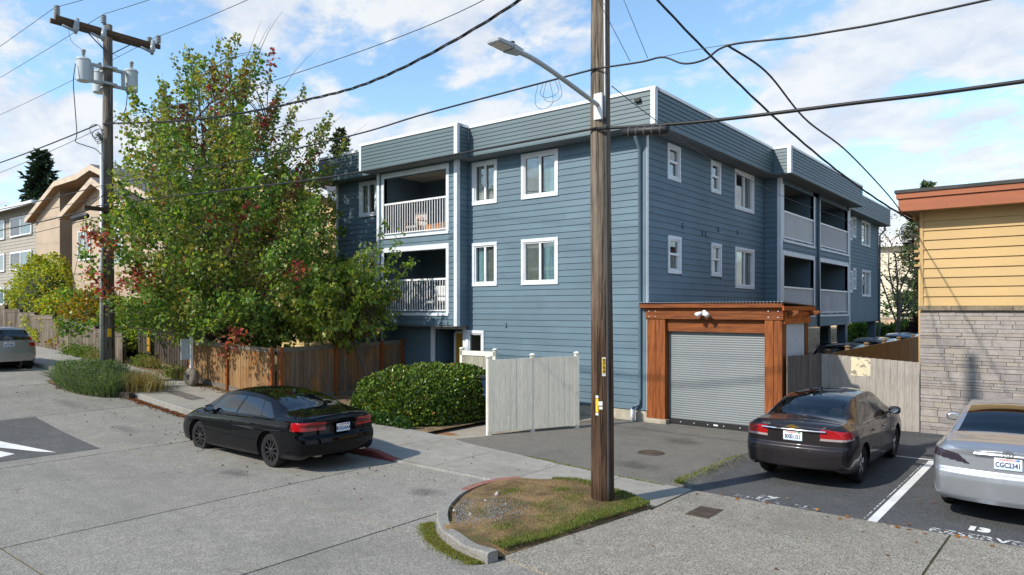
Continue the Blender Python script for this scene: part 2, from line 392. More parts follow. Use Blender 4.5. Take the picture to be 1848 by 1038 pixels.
props(kerb_stone(-2.15, -1.5, m_redpaint, .13, .03), 'red painted kerb stone dropping to the driveway')
kerb_stone(-1.5, 1.2, m_kerb, .03, .03)
# pavement slabs
walk = thing('pavement', None, None, (-5, -6, zr(-5)), kind='structure')
def wf(x): return zw(x)
xs = list(np.arange(-41.0, -1.9, 1.78)); xs[-1] = -2.3
for a, b in zip(xs[:-1], xs[1:]):
    slab(walk, 'paving_slab', [(a+.006, -7.025), (b-.006, -7.025), (b-.006, -4.98), (a+.006, -4.98)], m_walk, wf, .06, 5)
for (a, b, ya0, yb0, ya1, yb1) in ((-2.3, -.55, -7.025, -7.025, -4.95, -5.22), (-.55, 1.18, -7.025, -7.025, -5.22, -5.48), (1.18, 2.55, -6.95, -6.52, -5.48, -5.6), (2.55, 3.86, -6.5, -6.98, -5.6, -5.72)):
    if b < 1.5:
        ma, mb = -6.12, -6.2 if b > 0 else -6.16
        slab(walk, 'paving_slab', [(a+.007, ya0), (b-.007, yb0), (b-.007, mb-.007), (a+.007, ma-.007)], m_walk, lambda x: zw(x), .06, 4); slab(walk, 'paving_slab', [(a+.007, ma+.007), (b-.007, mb+.007), (b-.007, yb1), (a+.007, ya1)], m_walk, lambda x: zw(x), .06, 4)
    else: slab(walk, 'paving_slab', [(a+.007, ya0), (b-.007, yb0), (b-.007, yb1), (a+.007, ya1)], m_walk, lambda x: zw(x), .06, 4)
# driveway to the garage, the concrete pad beside it, the parking lot and the exposed-aggregate apron
def flat(name, poly, z, mat, kind='structure', par=None, thick=.05):
    b = MB(); b.prism(poly, z-thick, z); o = b.build(name, mat, par)
    if kind: o['kind'] = kind
    return o
flat('driveway', [(-.9, -5.17), (1.18, -5.47), (2.55, -5.59), (3.5, -5.68), (3.5, .6), (-.02, .6), (-.02, -.02), (-1.2, -.02), (-1.75, -3.9), (-2.15, -4.95)], .028, m_drive)
flat('concrete_pad', [(-2.2, -4.95), (-1.78, -3.95), (-1.22, -.02), (-4.5, -.02), (-3.5, -2.2), (-3.3, -4.9)], .024, concrete('pad_concrete', (.30, .265, .21), .2, 150, (.16, .12, .07), .7, .8, .0, .3))
flat('parking_lot', [(3.46, -5.74), (5.6, -5.78), (12, -5.92), (20, -6.0), (20, 2.7), (3.46, 2.7)], .020, m_asph)
apron = thing('apron', None, None, (6, -8, 0), kind='structure')
def agg(q): slab(apron, 'concrete_slab', q, m_aggr, lambda x: .036, .05, 2)
agg([(3.36, -9.93), (7.28, -10.6), (7.33, -7.17), (3.84, -7.17)]); agg([(3.90, -7.15), (7.33, -7.15), (7.36, -5.83), (3.90, -5.76)])
agg([(7.31, -10.6), (12, -10.7), (12, -7.17), (7.36, -7.17)]); agg([(7.36, -7.15), (12, -7.15), (12, -5.93), (7.39, -5.83)])
agg([(12.03, -10.7), (20, -10.7), (20, -6.02), (12.03, -5.94)])
flat('apron_bed', [(3.4, -9.9), (20, -10.66), (20, -6.0), (3.88, -5.74)], .018, m_joint)
# asphalt berm between driveway and lot
bm_ = MB()
for i in range(12):
    y0, y1 = -5.62+i*.46, -5.62+(i+1)*.46; w = .02*math.sin(i*2.1)
    bm_.ext([(3.40+w, .02), (3.50+w, .10), (3.62+w, .115), (3.76+w, .02)], 'y', y0, y1)
o = bm_.build('asphalt_berm', concrete('berm_asphalt', (.13, .125, .11), .3, 120, (.10, .11, .05), .6, 1.2, 0)); o['kind'] = 'structure'
# painted bay line, faded stencilled letters
lot_mark = stripe('bay_line', [(6.40, -5.80), (6.52, -5.80), (6.53, -.86), (6.41, -.86)], m_stripe, None, .026); lot_mark['kind'] = 'structure'
stripe('bay_line', [(3.9, -.80), (6.55, -.80), (6.55, -.72), (3.9, -.72)], m_stripe, lot_mark, .026)
stripe('bay_line', [(6.335, -5.80), (6.355, -5.80), (6.385, -1.2), (6.365, -1.2)], m_worn, lot_mark, .0255)
def ground_text(s, size, x, y, mat, rz=0, bold=.006): text_mesh(s, size, mat, lot_mark, Matrix.Translation((x, y, .0255)) @ Matrix.Rotation(rz, 4, 'Z'), 'stencil_lettering', .0006, bold)
ground_text('RESERVED', .27, 7.72, -5.68, m_worn, -.015); ground_text('13', .27, 7.62, -5.30, m_stripe, -.02, .02)
ground_text('RESERVED', .27, 5.1, -5.62, stripe_mat('ghost_paint', (.45, .46, .47), .74), -.015); ground_text('17', .29, 4.92, -5.45, m_worn, 0, .02)
# manholes, covers
m_iron = pmat('cast_iron', (.09, .065, .05), .7, .3, 6, .3, 60, .4, metal=.3)
def cover_round(x, y, z, r):
    b = MB(); b.lathe([(0, .012), (r-.02, .012), (r-.015, .006), (r, .006), (r, -.02)], (x, y, z), n=28)
    for k in range(-4, 5):
        w = math.sqrt(max(0, (r-.05)**2-(k*.055)**2)); b.box(x-w, x+w, y+k*.055-.012, y+k*.055+.012, z+.011, z+.016)
    return b.build('manhole_cover', m_iron)
props(cover_round(1.97, -3.5, .026, .27), 'round rusty iron manhole cover in the asphalt driveway', 'manhole cover')
b = MB(); b.box(4.36, 4.70, -7.08, -6.55, .0, .043); b.box(4.39, 4.67, -7.05, -6.58, .04, .047)
props(b.build('utility_cover', m_iron), 'square brown iron utility cover set in the aggregate apron', 'utility cover')
m_lid = pmat('lid_concrete', (.12, .11, .10), .85, .2, 5)
for (cx, lab) in ((-11.75, 'dark flush utility lid in the pavement, nearer the leaning sign post'), (-10.95, 'dark flush utility lid in the pavement, nearer the black sedan')):
    b = MB(); b.add([(cx+dx, -6.28+dy, zw(cx+dx)+h) for h in (-.02, .006) for dx, dy in ((-.42, -.2), (.42, -.2), (.42, .2), (-.42, .2))],
                   [(3, 2, 1, 0), (4, 5, 6, 7), (0, 1, 5, 4), (1, 2, 6, 5), (2, 3, 7, 6), (3, 0, 4, 7)])
    props(b.build('utility_box', m_lid), lab, 'utility box')
# planting bed round the near pole with its curved kerb
cpts = [(1.36, -7.0), (1.2, -7.28), (1.12, -7.62), (1.14, -8.05), (1.24, -8.45), (1.42, -8.82), (1.66, -9.2), (1.95, -9.52), (2.25, -9.78), (2.6, -9.98), (3.0, -10.12), (3.42, -10.19)]
def smooth_path(p, n):
    p = np.array(p); t = np.arange(len(p)); out = []
    for s in np.linspace(0, len(p)-1, n):
        i = min(int(s), len(p)-2); f = s-i
        P0, P1, P2, P3 = p[max(i-1, 0)], p[i], p[i+1], p[min(i+2, len(p)-1)]
        out.append(.5*((2*P1)+(-P0+P2)*f+(2*P0-5*P1+4*P2-P3)*f*f+(-P0+3*P1-3*P2+P3)*f**3))
    return np.array(out)
cp = smooth_path(cpts, 45)
bedkerb = thing('bed_kerb', None, None, (1.5, -9, 0), kind='structure')
def kerb_run(i0, i1, mat, lab=None):
    V = []; F = []
    for i in range(i0, i1+1):
        d = cp[min(i+1, 44)]-cp[max(i-1, 0)]; d /= np.linalg.norm(d); nrm = np.array([-d[1], d[0]]) # inward is +n
        h = .118+.012*math.sin(i*.9)*(i > 30); e = .006*math.sin(i*1.7)
        for o_, z in ((0, -.06), (.0+e, h-.02), (.02, h), (.15, h), (.16, -.06)): q = cp[i]+nrm*o_; V.append((q[0], q[1], z))
    n = i1-i0
    F = [(i*5+k, i*5+1+k, i*5+6+k, i*5+5+k) for i in range(n) for k in range(4)]+[(4, 3, 2, 1, 0), tuple(n*5+k for k in range(5))]
    m = bpy.data.meshes.new('kerb_stone'); m.from_pydata(V, [], F); m.update()
    bm = bmesh.new(); bm.from_mesh(m); bmesh.ops.recalc_face_normals(bm, faces=bm.faces); bm.to_mesh(m); bm.free()
    o = obj('kerb_stone', m, mat, bedkerb); props(o, lab)
kerb_run(0, 14, m_redworn, 'kerb stone with worn salmon red paint on its top'); kerb_run(14, 33, m_kerb); kerb_run(33, 44, m_kerb, 'cracked dark end stone of the curved kerb')
bed_poly = [tuple(cp[i]) for i in range(1, 45, 2)]+[(3.45, -9.98), (3.86, -7.06), (2.52, -6.53)]
def bed_h(x, y): return .10+.05*math.exp(-((x-2.6)**2+(y+7.6)**2)/1.2)+.02*math.sin(x*5)*math.sin(y*4)
def in_poly(x, y, P):
    c = False; n = len(P)
    for i in range(n):
        x1, y1 = P[i]; x2, y2 = P[(i+1) % n]
        if (y1 > y) != (y2 > y) and x < (x2-x1)*(y-y1)/(y2-y1)+x1: c = not c
    return c
bmh = bmesh.new(); vs = [bmh.verts.new((x, y, 0)) for x, y in bed_poly]; bmh.faces.new(vs)
bmesh.ops.triangulate(bmh, faces=bmh.faces)
bmesh.ops.subdivide_edges(bmh, edges=bmh.edges, cuts=7, use_grid_fill=True)
for v in bmh.verts: v.co.z = bed_h(v.co.x, v.co.y) if not v.is_boundary else .042
m = bpy.data.meshes.new('planting_bed'); bmh.to_mesh(m); bmh.free()
o = obj('planting_bed', m, m_soil, None, True); o['kind'] = 'structure'
# narrow dirt strip between fence and pavement, hedge bed
flat2 = MB()
def strip(name, x0, x1, y0, y1, dz, mat, n=20):
    V = []; F = []
    for i in range(n+1):
        x = x0+(x1-x0)*i/n; z = zw(x)+dz; V += [(x, y0, z), (x, y1, z)]
    F = [(i*2, i*2+2, i*2+3, i*2+1) for i in range(n)]
    m = bpy.data.meshes.new(name); m.from_pydata(V, [], F); m.update(); o = obj(name, m, mat); o['kind'] = 'structure'; return o
m_litter = pmat('leaf_litter', (.17, .115, .06), .95, .35, 5, .4, 45, .9, 40)
strip('yard_soil', -45, -2.9, -4.99, 26, -.012, m_litter, 60)
# ------------------------------------------------------------------ blue apartment building
m_blue = pmat('blue_siding', (.106, .168, .212), .62, .09, .7, .04, 60, .12, 120, rnd=.05, stretch=(1, 1, 1))
m_par = pmat('parapet_siding', (.088, .134, .150), .5, .06, .8, .04, 60, .1, 100, rnd=.04)
m_bluewall = pmat('blue_wall', (.084, .136, .176), .7, .06, 1.0)
m_trim = pmat('white_trim', (.66, .70, .74), .5, .05, 3, .03, 40, .08)
m_vinyl = pmat('white_vinyl', (.76, .77, .78), .35, .03, 3, .02, 40, 0)
m_coping = pmat('white_coping', (.80, .80, .80), .4, .04, 1)
m_soffit = pmat('soffit_paint', (.16, .18, .19), .8, .08, 1.5)
m_room = pmat('room_paint', (.16, .155, .145), .9, .2, 1, bump=0)
m_deck = pmat('balcony_deck_coating', (.34, .33, .31), .8, .1, 2)
m_dark = pmat('interior_dark', (.035, .035, .037), .9, .2, 1, bump=0)  # near-black colour standing in for unlit interiors
m_found = pmat('foundation_concrete', (.42, .38, .30), .9, .2, 2, .15, 40, .4, dirt=(.2, .17, .12), dscale=2.5, damt=.7)
m_glass = glass_mat('window_glass', (.80, .84, .84))
m_blind = pmat('pale_blind', (.62, .60, .55), .8, .1, 2, bump=0)
m_curt = pmat('teal_curtain', (.36, .52, .56), .85, .25, 1.2, .1, 9, .3, stretch=(4, 4, .4))
m_screen = pmat('insect_screen', (.26, .255, .24), .8, .1, 3, bump=0)
m_yellowdoor = pmat('mustard_door_paint', (.42, .23, .02), .4, .1, 2)
m_bluesteel = pmat('blue_downpipe_paint', (.10, .15, .19), .4, .05, 3)
APT = thing('apartment_building', 'slate blue three storey apartment block with lap siding, white trim and recessed balconies', 'building', (-6, 12, 0))
def fpt(face, u, out, z, o0):
    return (u, o0-out, z) if face == 'A' else (o0+out, u, z)
def fbox(name, mat, par, face, o0, u0, u1, a, b, z0, z1):
    if face == 'A': return bx(name, mat, par, u0, u1, o0-b, o0-a, z0, z1)
    return bx(name, mat, par, o0+a, o0+b, u0, u1, z0, z1)
EXP = .1745
Z0S = .315
LAPS = 0
stuffB = MB(); stuffP = MB()
def cells(u0, u1, z0, z1, holes):
    us = sorted({u0, u1, *[h[0] for h in holes], *[h[1] for h in holes]}); zs = sorted({z0, z1, *[h[2] for h in holes], *[h[3] for h in holes]})
    us = [u for u in us if u0 <= u <= u1]; zs = [z for z in zs if z0 <= z <= z1]
    for a, b in zip(us[:-1], us[1:]):
        for c, d in zip(zs[:-1], zs[1:]):
            if any(h[0] <= (a+b)/2 <= h[1] and h[2] <= (c+d)/2 <= h[3] for h in holes): continue
            yield a, b, c, d
def backing(name, face, o0, u0, u1, z0, z1, holes, mat=None, thick=.14, par=None):
    b = MB()
    for a, c, d, e in cells(u0, u1, z0, z1, holes):
        if face == 'A': b.box(a, c, o0, o0+thick, d, e)
        else: b.box(o0-thick, o0, a, c, d, e)
    return b.build(name, mat or m_bluewall, par or APT)
def siding(wall, face, o0, u0, u1, z0, z1, holes=(), mat=None, exp=EXP, zbase=Z0S, joints=True, single=True, th=.027, rs=None, coll=None):
    """one board per course between openings; single=False joins them into one mesh"""
    global LAPS
    mat = mat or m_blue; r = random.Random(rs or (u0*7+z0*3)); k = math.ceil((z0-zbase)/exp-1e-6)
    zs = [zbase+i*exp for i in range(int(math.floor((z0-zbase)/exp)), int(math.ceil((z1-zbase)/exp)))]
    for z in zs:
        za, zb = max(z, z0), min(z+exp*.995, z1)
        if zb-za < .02: continue
        segs = [(u0, u1)]
        for h in holes:
            if h[2]-.001 < (za+zb)/2 < h[3]+.001:
                new = []
                for a, b in segs:
                    if h[1] <= a or h[0] >= b: new.append((a, b)); continue
                    if h[0]-a > .02: new.append((a, h[0]))
                    if b-h[1] > .02: new.append((h[1], b))
                segs = new
        for a, b in segs:
            parts = [(a, b)]
            if joints and b-a > 3.0 and r.random() < .75:
                c = a+(b-a)*r.uniform(.2, .8); parts = [(a, c-.0015), (c+.0015, b)]
            for p, q in parts:
                if single:
                    if face == 'A': piece('siding_board', mat, wall, (p, o0, za), (q-p, th, zb-za), 0, 'lap')
                    else: piece('siding_board', mat, wall, (o0, p, za), (q-p, th, zb-za), math.pi/2, 'lap')
                    LAPS += 1
                else:
                    pr = [(0, za), (-th, za), (-th*.3, zb), (0, zb)]
                    if face == 'A': (coll or stuffB).ext([(o0+y, z_) for y, z_ in pr], 'x', p, q)
                    else: (coll or stuffB).ext([(o0-y, z_) for y, z_ in pr], 'y', p, q)
def window(face, o0, u0, u1, z0, z1, style='slider', fill=('blind_or_dark', 'blind_or_dark'), par=None, tw=.10, name='window'):
    """white casing (the part) with sashes, panes and what hangs behind them (sub-parts)"""
    par = par or APT
    T = lambda a, b, lo, hi, c, d, B: (B.box(a, b, o0-hi, o0-lo, c, d) if face == 'A' else B.box(o0+lo, o0+hi, a, b, c, d))
    B = MB()
    T(u0, u1, .004, .046, z1-tw, z1, B); T(u0, u1, .004, .046, z0, z0+tw, B); T(u0, u0+tw, .004, .042, z0+tw, z1-tw, B); T(u1-tw, u1, .004, .042, z0+tw, z1-tw, B)
    w = B.build(name, m_trim, par, bevel=.003)
    a, b, c, d = u0+tw, u1-tw, z0+tw, z1-tw
    B = MB(); f = .036
    T(a, b, -.07, .018, d-f, d, B); T(a, b, -.07, .018, c, c+f, B); T(a, a+f, -.07, .014, c+f, d-f, B); T(b-f, b, -.07, .014, c+f, d-f, B)
    panes = []
    if style == 'slider':
        mid = (a+b)/2+.01; T(mid-.03, mid+.03, -.04, .012, c+f, d-f, B); panes = [(a+f, mid-.03, c+f, d-f, -.03), (mid+.03, b-f, c+f, d-f, -.055)]
    elif style == 'hung':
        mid = (c+d)/2+.02; T(a+f, b-f, -.04, .012, mid-.03, mid+.03, B); panes = [(a+f, b-f, mid+.03, d-f, -.03), (a+f, b-f, c+f, mid-.03, -.055)]
    else: panes = [(a+f, b-f, c+f, d-f, -.03)]
    B.build('window_frame', m_vinyl, w)
    for i, (p, q, e, g, o_) in enumerate(panes):
        B = MB(); T(p, q, o_-.004, o_, e, g, B); B.build('pane', m_glass, w)
        k = fill[min(i, len(fill)-1)]
        if k == 'screen': B = MB(); T(p, q, o_-.03, o_-.026, e, g, B); B.build('insect_screen', m_screen, w)
        elif k == 'blind_or_dark':
            B = MB(); z = e
            while z < g-.01: T(p, q, -.115, -.108, z, min(z+.044, g), B); z += .05
            B.build('blind_or_dark', m_blind, w)
        elif k in ('curtain', 'teal'):
            V = []; F = []; n = 26
            for j in range(n+1):
                u = p+(q-p)*j/n; off = .12+.018*math.sin(j*1.5)+.006*math.sin(j*3.7)
                for z in (e, g): V.append(fpt(face, u, -off, z, o0))
            F = [(2*j, 2*j+2, 2*j+3, 2*j+1) for j in range(n)]
            m = bpy.data.meshes.new('curtain'); m.from_pydata(V, [], F); m.update(); obj('curtain', m, m_curt if k == 'teal' else m_blind, w, True)
    # dark lining so the room behind is closed
    B = MB(); T(a-.02, b+.02, -.62, -.60, c-.02, d+.02, B); T(a-.02, a, -.60, -.14, c, d, B); T(b, b+.02, -.60, -.14, c, d, B); T(a-.02, b+.02, -.60, -.14, c-.02, c, B); T(a-.02, b+.02, -.60, -.14, d, d+.02, B)
    B.build('reveal', m_room, w)
    return w
W3 = (6.06, 7.37); W2 = (3.59, 4.91)
PT, PB = 8.36, 7.45
BAYL, BAYR, BQ = -9.72, -6.10, .5
# --- street face, main part
wa = [(-5.92, -4.92, *W3), (-4.01, -2.71, *W3), (-5.92, -4.92, *W2), (-4.01, -2.71, *W2), (-6.17, -5.44, 1.05, 2.25)]
hole = lambda w, t=.10: (w[0]+t, w[1]-t, w[2]+t, w[3]-t)
wallA = backing('street_wall', 'A', 0, -6.18, -.02, .3, PB, [hole(w) for w in wa])
siding(wallA, 'A', 0, -6.1, -.09, Z0S, PB-.02, wa)
window('A', 0, *wa[0], 'slider', ('curtain', 'blind_or_dark')); window('A', 0, *wa[1], 'slider', ('screen', 'teal'))
window('A', 0, *wa[2], 'slider', ('teal', 'screen')); window('A', 0, *wa[3], 'slider', ('screen', 'teal')); window('A', 0, *wa[4], 'fixed', ('none',))
fbox('corner_board', m_blue, APT, 'A', 0, -.085, .018, .0, .032, .315, PB-.02); fbox('corner_board', m_trim, APT, 'B', 0, -.018, .085, .0, .034, .315, PB-.02)
b = MB(); b.box(-6.2, .01, .005, .2, -.3, .31); b.box(-.2, .012, .2, 8.6, -.3, .31); b.build('foundation', m_found, APT)
b = MB(); b.box(-4.62, -4.56, -.05, -.012, 2.37, 2.5); b.build('siding_vent', m_blue, APT)
# --- street face, left part
wl = [(-11.26, -10.33, 6.13, 7.37), (-11.26, -10.33, 3.65, 4.91), (-10.9, -10.0, 1.05, 2.2)]
wallL = backing('street_wall', 'A', 0, -12.55, BAYL, .3, PB, [hole(w) for w in wl])
siding(wallL, 'A', 0, -12.45, BAYL-.02, 1.2, PB-.02, wl, joints=False)
for w in wl: window('A', 0, *w, 'slider', ('blind_or_dark', 'none'))
fbox('corner_board', m_trim, APT, 'A', 0, -12.56, -12.45, 0, .034, .3, PB-.02)
# --- balcony bay on the street face
def bay_A():
    y = -BQ
    for (zlo, zhi, sp) in ((2.40, 2.82, 'bot'), (4.92, 5.34, 'mid')):
        b = MB(); b.box(BAYL, BAYR, y, y+.12, zlo, zhi); w = b.build('spandrel', m_bluewall, APT)
        siding(w, 'A', y, BAYL+.1, BAYR-.11, zlo, zhi, joints=False)
    b = MB(); b.box(BAYL, BAYR, y, y+.12, 7.2, PB); b.box(BAYR-.45, BAYR, y, y+.12, 2.82, 4.92); b.box(BAYR-.45, BAYR, y, y+.12, 5.34, 7.2); b.box(BAYL, BAYL+.32, y, y+.12, 2.82, 4.92); b.box(BAYL, BAYL+.32, y, y+.12, 5.34, 7.2)
    w = b.build('bay_pier', m_bluewall, APT)
    siding(w, 'A', y, BAYR-.33, BAYR-.11, 2.82, PB-.02, joints=False, single=False)
    # side face of the bay
    b = MB(); b.box(BAYR-.12, BAYR, y+.12, 0, 2.40, PB); w = b.build('bay_side_wall', m_bluewall, APT); siding(w, 'B', BAYR, y+.09, -.02, 2.40, PB-.02, joints=False, single=False)
    fbox('corner_board', m_trim, APT, 'A', y, BAYR-.11, BAYR+.02, 0, .034, 2.38, PB-.02); fbox('corner_board', m_trim, APT, 'B', BAYR, y-.0, y+.09, 0, .032, 2.38, PB-.02)
    fbox('corner_board', m_trim, APT, 'A', y, BAYL-.02, BAYL+.1, 0, .034, 2.38, PB-.02)
    # balcony rooms: floor, ceiling, side and back walls
    for f, (zf, zc) in enumerate(((2.72, 4.95), (5.24, 7.40))):
        b = MB(); b.box(BAYL+.02, BAYR-.13, y+.13, 1.6, zf-.1, zf); b.build('balcony_floor', m_deck, APT)
        b = MB(); b.box(BAYL+.02, BAYR-.13, y+.13, 1.6, zc, zc+.04); b.build('balcony_ceiling', pmat('balcony_ceiling_paint', (.5, .47, .42), .8, .06, 1), APT)
        bk = backing('balcony_wall', 'A', 1.5, BAYL, BAYR, zf, zc, [(-7.35, -6.55, zf, zf+2.0)], thick=.1)
        siding(bk, 'A', 1.5, BAYL+.1, BAYR-.1, zf, zc, [(-7.43, -6.47, zf, zf+2.08)], single=False)
        b = MB(); b.box(BAYL, BAYL+.1, y+.13, 1.5, zf, zc); sw = b.build('balcony_wall', m_bluewall, APT); siding(sw, 'B', BAYL+.1, y+.13, 1.5, zf, zc, single=False)
        b = MB(); b.box(BAYR-.12, BAYR-.02, .01, 1.5, zf, zc); b.build('balcony_wall', m_bluewall, APT)
        # sliding door at the back
        B = MB(); B.box(-7.43, -6.47, 1.45, 1.49, zf+2.0, zf+2.08); B.box(-7.43, -7.35, 1.45, 1.49, zf, zf+2.0); B.box(-6.55, -6.47, 1.45, 1.49, zf, zf+2.0); B.box(-6.98, -6.93, 1.47, 1.50, zf, zf+2.0)
        d = B.build('balcony_door', m_trim, APT); B = MB(); B.box(-7.35, -6.98, 1.515, 1.52, zf, zf+2.0); B.box(-6.93, -6.55, 1.525, 1.53, zf, zf+2.0); B.build('pane', m_glass, d)
        B = MB(); B.box(-7.35, -6.55, 1.6, 1.62, zf, zf+2.0); B.build('blind_or_dark', m_blind if f == 0 else m_dark, d)  # upper door gets a dark sheet standing in for the unlit room
        # white surround of the opening, railing
        o0 = y; zt = 4.92 if f == 0 else 7.37; zo = zt-.16
        B = MB(); B.box(BAYL+.20, BAYR-.33, y-.03, y+.13, zo, zt); B.box(BAYL+.20, BAYL+.32, y-.027, y+.12, zf+.02, zo); B.box(BAYR-.45, BAYR-.33, y-.027, y+.12, zf+.02, zo); B.box(BAYL+.20, BAYR-.33, y-.05, y+.02, zf-.03, zf+.06)
        B.build('balcony_surround', m_trim, APT, bevel=.004)
        rail = thing_part('railing', APT); rz = zf+1.08; l, r_ = BAYL+.33, BAYR-.46
        bx('top_rail', m_vinyl, rail, l, r_, y-.0, y+.06, rz, rz+.06); bx('bottom_rail', m_vinyl, rail, l, r_, y+.005, y+.055, zf+.12, zf+.155)
        n = 25
        for i in range(n): u = l+.06+(r_-l-.12)*i/(n-1); bx('baluster', m_vinyl, rail, u-.011, u+.011, y+.018, y+.042, zf+.155, rz)
        for u in (l+.8, r_-.8): bx('rail_foot', m_vinyl, rail, u-.02, u+.02, y+.012, y+.048, zf+.055, zf+.12)
    b = MB(); b.lathe([(0, -.07), (.06, -.065), (.10, -.03), (.115, 0), (0, 0)], (-7.0, .45, 7.40), n=18); b.build('ceiling_light', m_vinyl, APT, True)
def thing_part(name, par):
    o = bpy.data.objects.new(name, None); COL.objects.link(o); o.empty_display_size = .1; return setpar(o, par)
bay_A()
# underside of the bay, recessed ground floor with entrance
b = MB(); b.box(BAYL, BAYR, -BQ, .0, 2.36, 2.40); b.build('bay_soffit', m_soffit, APT)
ew = backing('ground_wall', 'A', .05, BAYL, -6.18, 0, 2.6, [(-7.60, -6.32, -1, 2.28)]); siding(ew, 'A', .05, BAYL, -7.73, .2, 2.36, joints=False)
B = MB(); B.box(-7.73, -6.2, 0, .06, 2.27, 2.37); B.box(-7.73, -7.58, 0, .06, .05, 2.27); B.box(-6.33, -6.2, 0, .06, .05, 2.27); B.build('entrance_surround', m_trim, APT)
b = MB(); b.box(-7.75, -7.6, .19, 2.2, 0, 2.5); b.box(-7.75, -6.2, 2.2, 2.3, 0, 2.5); b.box(-6.33, -6.2, .19, 2.2, 0, 2.5); b.box(-7.75, -6.2, .19, 2.3, 2.3, 2.36); b.box(-7.75, -6.2, .05, 2.3, 0, .06)
iw = b.build('entrance_wall', m_bluewall, APT); siding(iw, 'B', -7.6, .2, 2.2, .06, 2.3, single=False); siding(iw, 'A', 2.2, -7.6, -6.34, .06, 2.3, single=False)
B = MB(); B.box(-7.02, -6.34, .44, .485, .08, 2.12); dr = B.build('entrance_door', m_yellowdoor, APT); props(dr, 'mustard yellow entrance door in its white frame')
B = MB(); B.box(-7.10, -7.025, .42, .50, .06, 2.2); B.box(-7.10, -6.34, .42, .50, 2.125, 2.2); B.build('door_frame', m_trim, dr)
B = MB(); B.tube([(-6.95, .44, 1.05), (-6.95, .39, 1.05), (-6.84, .39, 1.05)], .012); B.build('door_handle', pmat('brushed_steel', (.5, .5, .5), .3, metal=1), dr)
# --- parking face (looks +x)
BYN, BYF, BXQ = 8.58, 17.9, .58
wb = [(1.15, 1.94, 6.38, 7.35), (4.0, 4.75, 6.40, 7.37), (5.87, 7.57, 6.10, 7.39), (1.18, 1.98, 3.86, 4.88), (4.02, 4.80, 3.88, 4.89), (5.9, 7.6, 3.57, 4.9)]
wallB = backing('side_wall', 'B', 0, .0, BYN, .3, PB, [hole(w) for w in wb])
siding(wallB, 'B', 0, .088, BYN-.02, 2.45, PB-.02, wb)
for i, w in enumerate(wb): window('B', 0, *w, 'hung' if i % 3 < 2 else 'slider', (('none', 'blind_or_dark'), ('none', 'blind_or_dark'), ('none', 'screen'))[i % 3])
for i, (u, z) in enumerate(((2.06, 5.16), (3.38, 5.06), (3.62, 5.05), (4.55, 5.28), (6.1, 5.32))):
    b = MB(); b.box(.016, .04, u, u+.10, z, z+.02); b.box(.016, .05, u, u+.02, z, z+.13); b.box(.016, .045, u+.02, u+.12, z-.02, z); b.build('wall_vent', m_blue, APT)
